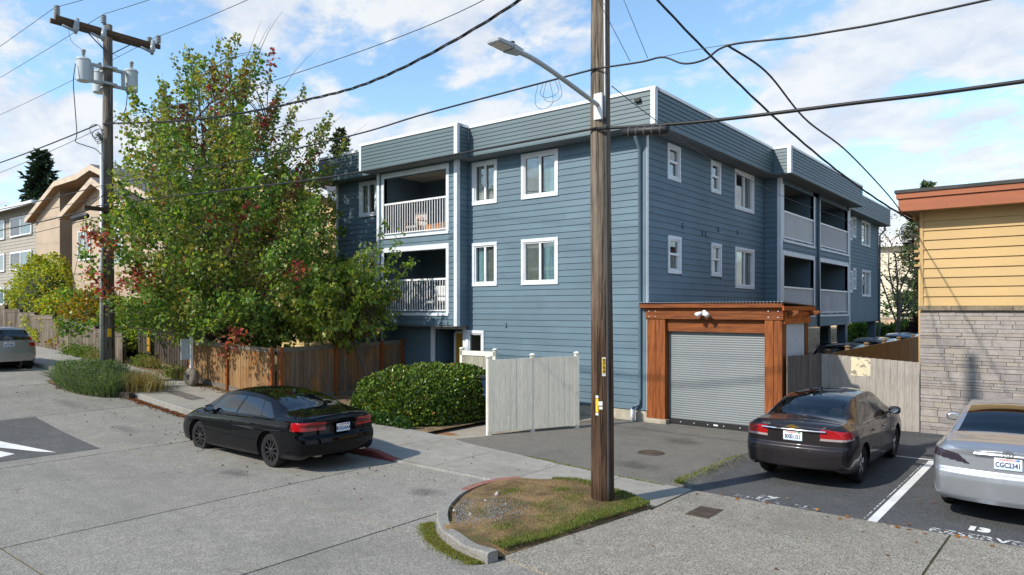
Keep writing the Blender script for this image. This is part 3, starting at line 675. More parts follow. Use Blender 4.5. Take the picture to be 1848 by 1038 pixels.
# inner corner and bay side (faces the street)
b = MB(); b.box(.0, BXQ, BYN, BYN+.12, 2.25, PB); w = b.build('bay_side_wall', m_bluewall, APT); siding(w, 'A', BYN, .03, BXQ-.1, 2.3, PB-.02, joints=False, single=False)
fbox('corner_board', m_trim, APT, 'A', BYN, BXQ-.1, BXQ+.02, 0, .032, 2.25, PB-.02); fbox('corner_board', m_trim, APT, 'B', BXQ, BYN-.0, BYN+.14, 0, .034, 2.25, PB-.02)
def bay_B():
    x = BXQ; mid0, mid1 = 12.45, 13.3
    for zlo, zhi in ((2.25, 2.72), (4.92, 5.36)):
        b = MB(); b.box(x-.12, x, BYN+.12, BYF, zlo, zhi); w = b.build('spandrel', m_bluewall, APT); siding(w, 'B', x, BYN+.14, BYF-.1, zlo, zhi, single=False)
    b = MB(); b.box(x-.12, x, BYN+.12, BYN+.3, 2.72, PB); b.box(x-.12, x, mid0, mid1, 2.72, PB); b.box(x-.12, x, BYF-.35, BYF, 2.72, PB); b.box(x-.12, x, BYN+.12, BYF, 7.25, PB); b.box(-1.6, x-.12, BYF-.12, BYF, 2.25, PB)
    b.build('bay_pier', m_bluewall, APT)
    fbox('corner_board', m_trim, APT, 'B', x, BYF-.14, BYF+.01, 0, .034, 2.25, PB-.02)
    b = MB(); b.tube([(x+.06, 12.95, 7.4), (x+.06, 12.95, 2.2)], .045, 10); b.build('downpipe', m_bluesteel, APT, True)
    for f, (zf, zc) in enumerate(((2.66, 4.92), (5.30, 7.36))):
        for (l, r_) in ((BYN+.3, mid0), (mid1, BYF-.35)):
            b = MB(); b.box(-1.5, x-.13, l-.2, r_+.2, zf-.1, zf); b.build('balcony_floor', m_deck, APT)
            b = MB(); b.box(-1.5, x-.13, l-.2, r_+.2, zc, zc+.04); b.build('balcony_ceiling', m_soffit, APT)
            b = MB(); b.box(-1.6, -1.5, l-.2, r_+.2, zf, zc); b.box(-1.5, x-.13, r_, r_+.1, zf, zc); b.box(-1.5, x-.13, l-.1, l, zf, zc); w = b.build('balcony_wall', m_bluewall, APT)
            siding(w, 'A', r_, -1.5, x-.13, zf, zc, single=False); siding(w, 'B', -1.5, l, r_, zf, zc, single=False)
            zt = 4.94 if f == 0 else 7.40
            B = MB()
            if f == 0: B.box(x-.1, x+.03, l-.1, r_+.1, zt-.16, zt)
            B.box(x-.1, x+.027, l-.1, l, zf, zt-.16); B.box(x-.1, x+.027, r_, r_+.14, zf, zt-.16); B.box(x-.03, x+.05, l-.1, r_+.1, zf-.06, zf+.02); B.build('balcony_surround', m_trim, APT)
            rail = thing_part('railing', APT); rz = zf+.98
            bx('top_rail', m_vinyl, rail, x-.06, x, l, r_, rz, rz+.06); bx('bottom_rail', m_vinyl, rail, x-.055, x-.005, l, r_, zf+.1, zf+.135)
            n = 34
            for i in range(n): u = l+.05+(r_-l-.1)*i/(n-1); bx('baluster', m_vinyl, rail, x-.042, x-.018, u-.011, u+.011, zf+.135, rz)
            for i in range(4): u = l+.4+(r_-l-.8)*i/3; bx('rail_foot', m_vinyl, rail, x-.05, x-.01, u-.02, u+.02, zf+.02, zf+.1)
        b = MB(); b.box(-1.1, .1, 9.9 if f else 14.2, 10.05 if f else 14.35, zc-.05, zc-.005); b.build('strip_light', m_vinyl, APT)
    b = MB(); b.box(-.2, x, BYN, BYF, 2.22, 2.25); b.build('bay_soffit', m_soffit, APT)
bay_B()
# far part of the parking face, raised on posts
BEND = 26.5
wf_ = [(20.15, 20.75, 6.2, 7.3), (20.85, 21.5, 6.38, 7.4), (22.6, 24.5, 6.12, 7.4), (20.2, 20.8, 3.7, 4.75), (20.9, 21.5, 3.85, 4.9), (22.7, 24.6, 3.55, 4.9)]
wallF = backing('side_wall', 'B', 0, BYF, BEND, 2.25, PB, [hole(w, .08) for w in wf_])
siding(wallF, 'B', 0, BYF+.02, BEND-.1, 2.3, PB-.02, wf_, joints=False, single=False)
for i, w in enumerate(wf_): window('B', 0, *w, 'hung' if i % 3 < 2 else 'slider', ('none', 'blind_or_dark'), tw=.08)
fbox('corner_board', m_blue, APT, 'B', 0, BEND-.1, BEND, 0, .034, 2.25, PB-.02)
b = MB(); b.tube([(.35, BEND-.06, 7.4), (.35, BEND-.06, 7.2), (.10, BEND-.06, 6.9), (.08, BEND-.06, 2.3), (.08, BEND-.06, 0)], .045, 8); b.build('downpipe', m_bluesteel, APT, True)
stuffo = stuffB.build('siding_board', m_blue, APT); stuffo['kind'] = 'stuff'
# body of the building: floor over the carport, back and left walls, roof
b = MB(); b.box(-12.5, -.16, BYN, BEND, 2.24, 2.5); b.box(-12.5, -12.4, .15, BEND, 0, 8.0); b.box(-12.5, -.15, BEND-.1, BEND, 2.25, 8.0); b.box(-12.5, -.15, BYN-.2, BYN-.05, -.1, 2.5)
b.build('carcass_wall', m_bluewall, APT)
b = MB(); b.box(-12.9, .3, -.3, BEND+.2, 7.9, 8.0); b.build('roof_deck', m_soffit, APT)
m_postblue = m_bluesteel
for (x, y) in ((.35, 17.6), (-.2, 17.0), (-.25, 26.2), (-4.5, 17.2), (-4.5, 26.0), (-9, 17.2), (-9, 26.0)):
    bx('carport_post', m_postblue, APT, x-.18, x+.18, y-.18, y+.18, -.1, 2.24)
# --- parapet: boxed band of siding with white corner boards and coping
def parapet():
    P = .5
    runs = [ # face, plane, u0, u1
        ('A', -P, -5.63, .5), ('A', -1.0, -10.02, -5.63), ('A', -P, -12.95, -10.02), ('B', -5.63, -1.0, -P), ('B', .5, -P, 8.0), ('A', 8.0, .5, 1.1), ('B', 1.1, 8.0, 18.0), ('B', .5, 18.0, BEND+.5)]
    for i, (f, o0, u0, u1) in enumerate(runs):
        w = fbox('parapet_wall', m_par, APT, f, o0, u0+(.0 if f == 'A' else .002), u1-(.002 if f == 'B' else 0.0), -.09, 0, PB, PT-.02)
        w = backing('parapet_wall', f, o0, u0, u1-.002*(f == 'B'), PB, PT-.03, [], m_par, .1) if False else w
        band = thing_part('parapet_face', APT)
        siding(band, f, o0, u0+.06, u1-.06 if i not in (0, 1, 4, 5) else u1-.1, PB+.03, PT-.075, mat=m_par, exp=.112, zbase=PB+.03, joints=False, th=.024, single=i not in (2, 5, 6, 7), coll=stuffP)
        fbox('drip_edge', m_par, APT, f, o0, u0, u1, -.0, .024, PB-.01, PB+.03)
        fbox('coping', m_coping, APT, f, o0, u0-(.03 if f == 'A' and i == 2 else 0), u1+.03*(i in (0, 1, 5, 7)), -.22, .03, PT-.075, PT)
    for f, o0, u0, u1 in (('A', -P, .40, .523), ('B', .5, -P, -P+.1), ('A', -1.0, -5.74, -5.607), ('A', -1.0, -10.04, -9.94), ('A', 8.0, 1.0, 1.123), ('B', 1.1, 8.0, 8.11), ('B', -5.63, -1.0, -.93)):
        fbox('corner_board', m_trim, APT, f, o0, u0, u1, 0, .032 if f == 'A' else .029, PB-.012, PT-.072)
    b = MB(); b.box(-5.63, .49, -.49, .1, PB-.03, PB-.006); b.box(-10.0, -5.64, -.99, .1, PB-.033, PB-.008); b.box(-12.94, -10.0, -.49, .1, PB-.03, PB-.006)
    b.box(-.1, .49, .1, 8.0, PB-.03, PB-.006); b.box(-.1, 1.09, 8.0, 18.0, PB-.033, PB-.008); b.box(-.1, .49, 18.0, BEND+.5, PB-.03, PB-.006); b.build('soffit', m_soffit, APT)
parapet()
stuffP.build('siding_board', m_par, APT)['kind'] = 'stuff'
# floodlight on the parapet, downpipes at the near corner, drain stub
b = MB(); b.box(-.02, .14, -.60, -.53, 8.03, 8.13); b.box(.02, .10, -.53, -.51, 8.05, 8.11); b.build('floodlight', pmat('black_plastic', (.02, .02, .02), .5), APT, bevel=.01)
b = MB(); b.tube([(-.14, -.30, 7.42), (-.14, -.30, 7.25), (-.14, -.07, 6.95), (-.14, -.06, .62), (-.16, -.08, .46), (-.27, -.14, .40), (-.3, -.15, .30)], .045, 10); b.build('downpipe', m_bluesteel, APT, True)
b = MB(); b.tube([(-.3, -.15, .02), (-.3, -.15, .34)], .055, 14); props(b.build('drain_pipe', m_vinyl, APT, True), 'white plastic drain stub under the downpipe')
print('laps', LAPS)
# ------------------------------------------------------------------ neighbouring buildings
YB = thing('yellow_building', 'yellow sided building with stone base and terracotta fascia beside the parking lot', 'building', (12, 8, 0))
m_yel = pmat('yellow_siding', srgb(186, 155, 104), .6, .05, .8, .04, 50, .12, rnd=.03)
m_terra = pmat('terracotta_fascia', srgb(156, 92, 62), .6, .08, 2, .05, 30, .15, stretch=(.4, 1, 3))
YX, YY = 5.73, 2.62
b = MB(); b.box(YX+.02, 20, YY+.03, YY+12, 0, 5.2); b.build('carcass_wall', pmat('yellow_wall', srgb(200, 165, 100), .7), YB)
z = 2.97; ex = .218
k = 0
while z < 5.14:
    zt = min(z+ex*.995, 5.15); cut = [YX+.06, 20] if k % 3 else [YX+.06, 11.3, 20]
    for a, c in zip(cut[:-1], cut[1:]): piece('siding_board', m_yel, YB, (a, YY+.03, z), (c-a-.003, .045, zt-z), 0, 'lap')
    z += ex; k += 1
bx('corner_board', m_yel, YB, YX-.01, YX+.06, YY-.025, YY+.03, 2.97, 5.15)
m_stone = None
t = NT('ashlar_stone'); p = t.pos(); n1 = t.noise(p, 5, 6, .65); n2 = t.noise(p, 45, 4, .7); r = t.rnd()
c = t.mix(t.ramp(n1, .3, .7), lin(srgb(142, 134, 129)), lin(srgb(166, 158, 152))); c = t.mix(t.math('MULTIPLY', t.ramp(r, .62, .95), .6), c, lin(srgb(158, 148, 132))); c = t.mix(t.math('MULTIPLY', t.ramp(t.math('SUBTRACT', 1.0, r), .7, .98), .55), c, lin(srgb(124, 118, 118)))
c = t.mix(1.0, c, t.mix(t.ramp(n2, .3, .7), (.86,)*3, (1.1,)*3), 'MULTIPLY'); t.set(Base_Color=c, Roughness=.9); t.bump(n2, .7, .008); m_stone = t.m
m_mortar = pmat('mortar', srgb(160, 152, 142), .95, .1, 6)
b = MB(); b.box(YX+.01, 20, YY, YY+.05, 0, 2.86); b.build('mortar_bed', m_mortar, YB)
rs = random.Random(5); zrow = .02
while zrow < 2.80:
    h = rs.choice([.055, .065, .075, .09, .10, .13, .16]); h = min(h, 2.84-zrow); x = YX-.004
    while x < 8.25:
        L_ = rs.uniform(.22, .72) if h < .13 else rs.uniform(.28, .6)
        if rs.random() < .25 and h >= .15: # two thin stones in place of one
            piece('stone', m_stone, YB, (x, YY-.024-rs.uniform(0, .022), zrow), (L_-.009, .05, h/2-.007)); piece('stone', m_stone, YB, (x, YY-.024-rs.uniform(0, .022), zrow+h/2), (L_-.009, .05, h/2-.007))
        else: piece('stone', m_stone, YB, (x, YY-.024-rs.uniform(0, .022), zrow), (L_-.009, .05, h-.009))
        x += L_
    zrow += h
b = MB()
x = 8.9
while x < 20: b.box(x, x+.5, YY-.035, YY+.0, .05, 2.8); x += .51
b.build('stone', m_stone, YB)['kind'] = 'stuff'
for i, (a, c) in enumerate(((YX-.03, 6.35), (6.36, 7.5), (7.51, 8.9), (8.91, 20))): bx('sill_stone', pmat('dark_sill_stone', srgb(128, 116, 96), .9, .25, 5, .2, 40, .6, rnd=.1), YB, a, c, YY-.10, YY+.04, 2.865, 2.965)
bx('fascia', m_terra, YB, YX-.38, 20, YY-.46, YY-.40, 5.15, 5.43); bx('fascia', m_terra, YB, YX-.42, 20, YY-.50, YY-.395, 5.44, 5.56)
bx('side_fascia', m_terra, YB, YX-.38, YX-.32, YY-.395, YY+12, 5.15, 5.43); bx('side_fascia', m_terra, YB, YX-.42, YX-.315, YY-.39, YY+12, 5.44, 5.56)
bx('roof', pmat('roof_felt', (.06, .058, .055), .9, .2, 2), YB, YX-.45, 20, YY-.53, YY+12.2, 5.565, 5.64)
bx('soffit', m_yel, YB, YX-.31, 20, YY-.39, YY+.04, 5.17, 5.2)
bx('soffit', m_yel, YB, YX-.31, YX+.01, YY+.045, YY+12, 5.17, 5.2)
b = MB(); b.tube([(YX-.06, YY+.3, 0), (YX-.06, YY+.3, 4.75)], .03, 8); b.build('conduit', m_yel, YB, True)
b = MB(); b.tube([(YX-.06, YY+.3, 4.7), (YX-.06, YY+.3, 5.0), (YX-.12, YY+.22, 5.07), (YX-.2, YY+.15, 5.0)], [.035, .035, .05, .055], 10); b.build('service_head', m_yel, YB, True)
for i in range(6): b = MB(); b.box(YX-.16, YX, YY+.2, YY+.26, 3.9+.17*i, 3.95+.17*i); b.build('cable_bracket', m_yel, YB)

# tan gabled neighbour up the hill
TB = thing('tan_house', 'tan vertical sided apartment house with steep stepped gables behind the fence', 'building', (-28, 4, 1.2))
def vsiding(name, c, pitch=.2):
    t = NT(name); p = t.pos(); s = t.n('ShaderNodeSeparateXYZ'); t.l(p, s.inputs[0]); f = t.math('FRACT', t.math('MULTIPLY', s.outputs[0], 1/pitch)); g = t.ramp(f, .0, .10)
    n = t.noise(p, 1.2, 5); col = t.mix(t.ramp(n, .3, .7), lin(c, .93), lin(c, 1.06)); col = t.mix(t.math('SUBTRACT', 1.0, g), col, lin(c, .6)); t.set(Base_Color=col, Roughness=.8); t.bump(g, .6, .02); return t.m
m_tanw = vsiding('tan_board_siding', srgb(182, 163, 142)); m_tanshade = vsiding('tan_board_siding_shade', srgb(160, 140, 120)); m_roofg = pmat('grey_shingle', (.11, .11, .115), .9, .2, 3, .2, 30, .5); m_tfascia = pmat('tan_fascia', srgb(196, 178, 158), .7, .08, 2); m_tsoff = pmat('tan_soffit', srgb(150, 118, 88), .8, .08, 2)
g0 = 1.0
b = MB(); b.ext([(-36.4, g0), (-33.0, g0), (-33.0, 9.25), (-36.4, 7.95)], 'y', -2.0, 8)
b.build('wall', m_tanw, TB)
b = MB(); b.ext([(-33.0, g0), (-22, g0), (-22, 7.5), (-28.2, 9.5), (-29.8, 9.3), (-33.0, 9.3)], 'y', -1.2, 7.9); b.build('recessed_wall', m_tanshade, TB)  # its shade is put into a darker copy of the siding colour
b = MB(); b.ext([(-29.4, g0), (-20.0, g0), (-20, 6.0), (-26.1, 8.6), (-29.4, 7.45)], 'y', -2.7, 6); b.build('gable_wall', m_tanw, TB)
def roof_slab(pts, y0, y1, th=.22, fas=.16):
    for (x0, z0), (x1, z1) in zip(pts[:-1], pts[1:]):
        b = MB(); b.ext([(x0, z0), (x1, z1), (x1, z1+th), (x0, z0+th)], 'y', y0, y1); b.build('roof', m_roofg, TB)
        b = MB(); b.ext([(x0, z0-.08), (x1, z1-.08), (x1, z1+th-.03), (x0, z0+th-.03)], 'y', y0-.04, y0-.002); b.build('barge_board', m_tfascia, TB)
        b = MB(); b.ext([(x0, z0-.03), (x1, z1-.03), (x1, z1-.003), (x0, z0-.003)], 'y', y0, y1-.01); b.build('roof_soffit', m_tsoff, TB)
roof_slab([(-36.95, 7.72), (-32.7, 9.3), (-29.8, 9.34), (-28.2, 9.6), (-21.6, 7.4)], -2.35, 8.2)
roof_slab([(-29.9, 7.28), (-26.1, 8.62), (-19.5, 5.8)], -3.1, 6.1)
for (x0, x1, z0, z1, y, k) in ((-32.7, -31.9, 5.6, 7.1, -1.2, 0), (-32.7, -31.9, 2.8, 4.1, -1.2, 0), (-28.6, -27.2, 5.2, 6.6, -2.7, 1), (-28.6, -27.2, 2.2, 3.6, -2.7, 1), (-25.4, -23.8, 4.9, 6.4, -2.7, 1)):
    B = MB(); B.box(x0, x1, y-.05, y-.005, z0, z0+.06); B.box(x0, x1, y-.05, y-.005, z1-.06, z1); B.box(x0, x0+.06, y-.05, y-.005, z0+.06, z1-.06); B.box(x1-.06, x1, y-.05, y-.005, z0+.06, z1-.06)
    if k: B.box((x0+x1)/2-.03, (x0+x1)/2+.03, y-.05, y-.005, z0+.06, z1-.06)
    w = B.build('window', m_vinyl if k else m_tsoff, TB); B = MB(); B.box(x0+.06, x1-.06, y-.03, y-.022, z0+.06, z1-.06); B.build('pane', m_glass, w); B = MB(); B.box(x0+.06, x1-.06, y-.018, y-.004, z0+.06, z1-.06); B.build('blind_or_dark', m_blind if k else m_dark, w)  # recess windows get a dark sheet in place of an unlit room
# ochre lap-sided house between the tree and the blue building
OH = thing('ochre_house', 'ochre lap sided house with pale eaves between the big tree and the blue building', 'building', (-20, 8, .6))
m_och = pmat('ochre_siding', srgb(196, 172, 122), .7, .06, 1, rnd=0)
b = MB(); b.ext([(-27.4, .4), (-13.7, .4), (-13.7, 7.2), (-20, 9.2), (-27.4, 6.8)], 'y', 1.5, 14); b.build('wall', m_och, OH)
b = MB(); z = .6
while z < 7.1: b.ext([(1.5, z), (1.478, z), (1.494, z+.2), (1.5, z+.2)], 'x', -27.3, -13.7); b.ext([(-13.7, z), (-13.678, z), (-13.694, z+.2), (-13.7, z+.2)], 'y', 1.5, 14); z += .205
b.build('siding_board', m_och, OH)['kind'] = 'stuff'
for pts in ([(-13.1, 6.95), (-20, 9.2)], [(-20, 9.2), (-28, 6.6)]):
    (x0, z0), (x1, z1) = pts
    b = MB(); b.ext([(x0, z0), (x1, z1), (x1, z1+.2), (x0, z0+.2)], 'y', .9, 14.4); b.build('roof', m_roofg, OH); b = MB(); b.ext([(x0, z0-.1), (x1, z1-.1), (x1, z1+.17), (x0, z0+.17)], 'y', .85, .897); b.build('barge_board', m_trim, OH)
for (x0, x1, z0, z1) in ((-24.5, -23, 4.4, 5.8), (-20, -18.5, 4.4, 5.8), (-24.5, -23, 1.9, 3.2), (-17, -15.8, 2.0, 3.2)):
    B = MB(); B.box(x0, x1, 1.43, 1.476, z0, z0+.09); B.box(x0, x1, 1.43, 1.476, z1-.09, z1); B.box(x0, x0+.09, 1.43, 1.476, z0+.09, z1-.09); B.box(x1-.09, x1, 1.43, 1.476, z0+.09, z1-.09); w = B.build('window', m_vinyl, OH); B = MB(); B.box(x0+.09, x1-.09, 1.45, 1.458, z0+.09, z1-.09); B.build('pane', m_glass, w); B = MB(); B.box(x0+.09, x1-.09, 1.462, 1.474, z0+.09, z1-.09); B.build('blind_or_dark', m_dark, w)  # dark sheet behind the pane stands in for the unlit room
# grey house far up the hill
GB = thing('grey_house', 'grey lap sided three storey house with white sliding windows farthest up the hill', 'building', (-66, 10, 2.9))
m_gs = pmat('grey_siding', srgb(160, 154, 144), .8, .05, 1)
b = MB(); b.box(-74, -60.2, 6, 18, 2, 11.9); b.build('wall', m_gs, GB)
b = MB(); z = 2.2
while z < 11.8: b.ext([(6, z), (5.96, z), (5.99, z+.28), (6, z+.28)], 'x', -74, -60.2); z += .285
b.build('siding_board', m_gs, GB)['kind'] = 'stuff'
b = MB(); b.add([(-75, 5, 11.9), (-59.3, 5, 11.9), (-59.3, 19, 11.9), (-75, 19, 11.9), (-71, 11.5, 14.0), (-63.5, 11.5, 14.0)], [(3, 2, 1, 0), (0, 1, 5, 4), (1, 2, 5), (2, 3, 4, 5), (3, 0, 4)]); b.build('roof', pmat('tan_shingle', srgb(150, 140, 124), .9, .15, 2), GB)
b = MB(); b.box(-75, -59.3, 4.93, 4.99, 11.7, 12.0); b.box(-59.29, -59.23, 4.99, 19, 11.7, 12.0); b.build('gutter', m_trim, GB)
for (x0, x1) in ((-67.7, -62.3), (-74, -69.3)):
    for (z0, z1) in ((9.4, 11.2), (6.4, 8.1), (3.3, 5.0)):
        B = MB(); f = .16; B.box(x0, x1, 5.85, 5.95, z0, z0+f); B.box(x0, x1, 5.85, 5.95, z1-f, z1); B.box(x0, x0+f, 5.85, 5.95, z0+f, z1-f); B.box(x1-f, x1, 5.85, 5.95, z0+f, z1-f); B.box((x0+x1)/2-.08, (x0+x1)/2+.08, 5.85, 5.95, z0+f, z1-f); w = B.build('window', m_vinyl, GB)
        B = MB(); B.box(x0+f, x1-f, 5.88, 5.89, z0+f, z1-f); B.build('pane', m_glass, w); B = MB(); B.box(x0+f, (x0+x1)/2-.1, 5.90, 5.93, z0+f, z1-f); B.build('blind_or_dark', m_dark, w); B = MB(); B.box((x0+x1)/2+.1, x1-f, 5.90, 5.93, z0+f, z1-f); B.build('blind_or_dark', m_curt, w)  # left half backed by a dark sheet for the unlit room
# cream building beyond the carport
CB = thing('cream_building', 'cream sided building with a dark carport opening beyond the blue block', 'building', (-4, 54, 0))
m_crw = pmat('cream_siding', srgb(222, 210, 186), .8, .04, 1)
b = MB(); b.ext([(-18, 2.6), (-1.2, 2.6), (4, 5.0), (4, 8.2), (-18, 8.2)], 'y', 51, 60); b.box(-18, -3.6, 51, 60, -.1, 2.6); b.build('wall', m_crw, CB)
b = MB(); z = 2.7
while z < 8.1: b.ext([(51, z), (50.96, z), (50.99, z+.24), (51, z+.24)], 'x', -18, -1.4+max(0, (z-2.6))*2.1 if z < 5 else 4); z += .245
b.build('siding_board', m_crw, CB)['kind'] = 'stuff'
b = MB(); b.ext([(-18.6, 8.2), (4.6, 8.2), (4.6, 8.5), (-7, 9.4), (-18.6, 8.6)], 'y', 50.4, 60.5); b.build('roof', m_coping, CB)
b = MB(); b.box(-3.6, 4, 59, 60, -.1, 2.6); b.build('carport_wall', m_dark, CB); b = MB(); b.box(-1.45, -1.2, 51.1, 51.35, -.1, 2.6); b.box(3.7, 3.95, 51.1, 51.35, -.1, 5.0); b.build('carport_post', m_crw, CB)
RW = thing('retaining_wall', 'pale ivy spotted retaining wall behind the carport posts', 'wall', (-6, 34, 0))
b = MB(); b.box(-16, 3.4, 34, 34.4, -.1, 2.3); b.build('wall', pmat('rendered_wall', srgb(206, 182, 152), .9, .12, 1.5, .2, 12, .4, dirt=(.12, .13, .05), dscale=1.6, damt=.8), RW); bx('coping', m_found, RW, -16.1, 3.45, 33.95, 34.45, 2.305, 2.42)
# ------------------------------------------------------------------ garage, fences, dumpster
m_cedar = wood('orange_cedar', srgb(150, 86, 42), srgb(108, 58, 28), None, .10, .6, 2, .2)
m_cedarh = wood('orange_cedar_beam', srgb(142, 82, 42), srgb(100, 54, 27), None, .10, .6, 0, .2)
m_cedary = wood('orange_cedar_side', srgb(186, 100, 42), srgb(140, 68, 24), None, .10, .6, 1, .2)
m_galv = pmat('galvanised_sheet', (.46, .51, .56), .45, .08, 1.5, .06, 20, .05)
m_shut = pmat('shutter_steel', (.185, .208, .212), .42, .05, .8, .04, 30, .04, metal=0)
GAR = thing('garage', 'orange timber framed garage with a grey roll-up shutter against the blue wall', 'garage', (1.7, 1, 0))
gy = -.05
for x0, x1 in ((.05, .295), (.305, .55), (3.03, 3.22), (3.23, 3.42)): bx('post', m_cedar, GAR, x0, x1, gy, gy+.30, .14 if x0 < 1 else .03, 2.64)
b = MB(); b.box(.03, .60, -.10, .30, -.05, .14); b.build('post_footing', m_found, GAR)
bx('beam', m_cedarh, GAR, .02, 3.45, gy-.02, gy+.10, 2.65, 2.78); bx('beam', m_cedarh, GAR, .02, 3.45, gy-.018, gy+.10, 2.785, 2.90)
bx('header', m_cedarh, GAR, .55, 3.03, gy+.10, gy+.22, 2.34, 2.64)
b = MB(); b.ext([(gy-.12, 2.93), (gy+.0, 2.93), (gy+.0, 3.03), (gy-.12, 3.03)], 'x', -.10, 3.46); b.build('fascia', m_cedarh, GAR)
bx('side_fascia', m_cedary, GAR, 3.46, 3.50, gy-.12, 2.25, 2.86, 2.96)
bx('side_beam', m_cedary, GAR, 3.40, 3.47, .0, 1.95, 2.56, 2.70); bx('side_beam', m_cedary, GAR, 3.40, 3.475, .0, 1.95, 2.705, 2.84)
bx('post', m_cedar, GAR, 3.28, 3.44, 1.62, 1.80, .02, 2.56)
for y in (.12, 1.78): b = MB(); b.ext([(3.2, 2.72), (3.62, 2.74), (3.72, 2.80), (3.72, 2.86), (3.2, 2.86)], 'y', y, y+.09); b.build('rafter_tail', m_cedarh, GAR)
def corrug(name, mat, par, axis, a0, a1, n, amp, f, seg=4):
    """ribbed sheet: ribs run across; f(a, off) -> two end points"""
    V = []; F = []; N = n*seg
    for i in range(N+1):
        a = a0+(a1-a0)*i/N; o_ = amp*math.cos(2*math.pi*i/seg); p, q = f(a, o_); V += [p, q]
    F = [(2*i, 2*i+1, 2*i+3, 2*i+2) for i in range(N)]
    m = bpy.data.meshes.new(name); m.from_pydata(V, [], F); m.update(); return obj(name, m, mat, par, True)
corrug('roof_sheet', m_galv, GAR, 'x', -.14, 3.5, 46, .012, lambda a, o_: ((a, gy-.16, 3.055+o_), (a, 2.3, 2.97+o_)))
b = MB(); b.box(-.1, 3.46, gy+.0, 2.2, 2.90, 2.95); b.build('roof_boards', m_cedary, GAR)
corrug('shutter_curtain', m_shut, GAR, 'z', .16, 2.36, 40, .0035, lambda a, o_: ((.56, gy+.20+o_, a), (3.02, gy+.20+o_, a)), 6)
b = MB(); b.box(.56, 3.02, gy+.16, gy+.24, .035, .165); bb = b.build('shutter_bottom_bar', pmat('black_bar', (.02, .02, .022), .5, .1, 3), GAR)
b = MB(); b.box(1.75, 1.86, gy+.15, gy+.16, .085, .12); b.build('shutter_label', m_vinyl, GAR)
for x in (.9, 1.25, 1.6, 2.0, 2.4, 2.8): b = MB(); b.lathe([(0, -.006), (.012, -.004), (.012, 0)], (x, gy+.16, .10), 'y', 8); b.build('bolt', m_vinyl, GAR)
m_bolt = pmat('zinc_bolt', (.5, .5, .5), .4, metal=.9, bump=0)
for x in (.12, .30, 3.12, 3.34):
    for z in (2.70, 2.84):
        b = MB(); b.lathe([(0, -.012), (.014, -.008), (.016, 0)], (x, gy-.02, z), 'y', 8); b.build('bolt', m_bolt, GAR)
corrug('side_sheet', m_galv, GAR, 'y', .12, 1.62, 20, .008, lambda a, o_: ((3.40+o_, a, .05), (3.40+o_, a, 2.57)))
b = MB(); b.box(.0, .06, .25, 2.0, 0, 2.9); b.box(.06, 3.39, 1.95, 2.0, 0, 2.9); b.build('inner_wall', m_dark, GAR)
lt = thing('security_light', 'white twin head security light on the garage beam', 'light', (1.60, gy-.05, 2.82))
b = MB(); b.lathe([(0, -.03), (.05, -.028), (.055, 0)], (1.60, gy-.02, 2.82), 'y', 14); b.build('mounting_plate', m_vinyl, lt, True)
for s in (-1, 1):
    b = MB(); b.tube([(1.60, gy-.03, 2.81), (1.60+s*.05, gy-.10, 2.80)], .016, 8); b.tube([(1.60+s*.04, gy-.08, 2.81), (1.60+s*.08, gy-.12, 2.79), (1.60+s*.14, gy-.20, 2.745)], [.03, .045, .062], 12); b.build('lamp_head', m_vinyl, lt, True)
b = MB(); b.tube([(1.60, gy-.06, 2.79), (1.60, gy-.10, 2.74)], .025, 8); b.build('sensor', m_vinyl, lt, True)

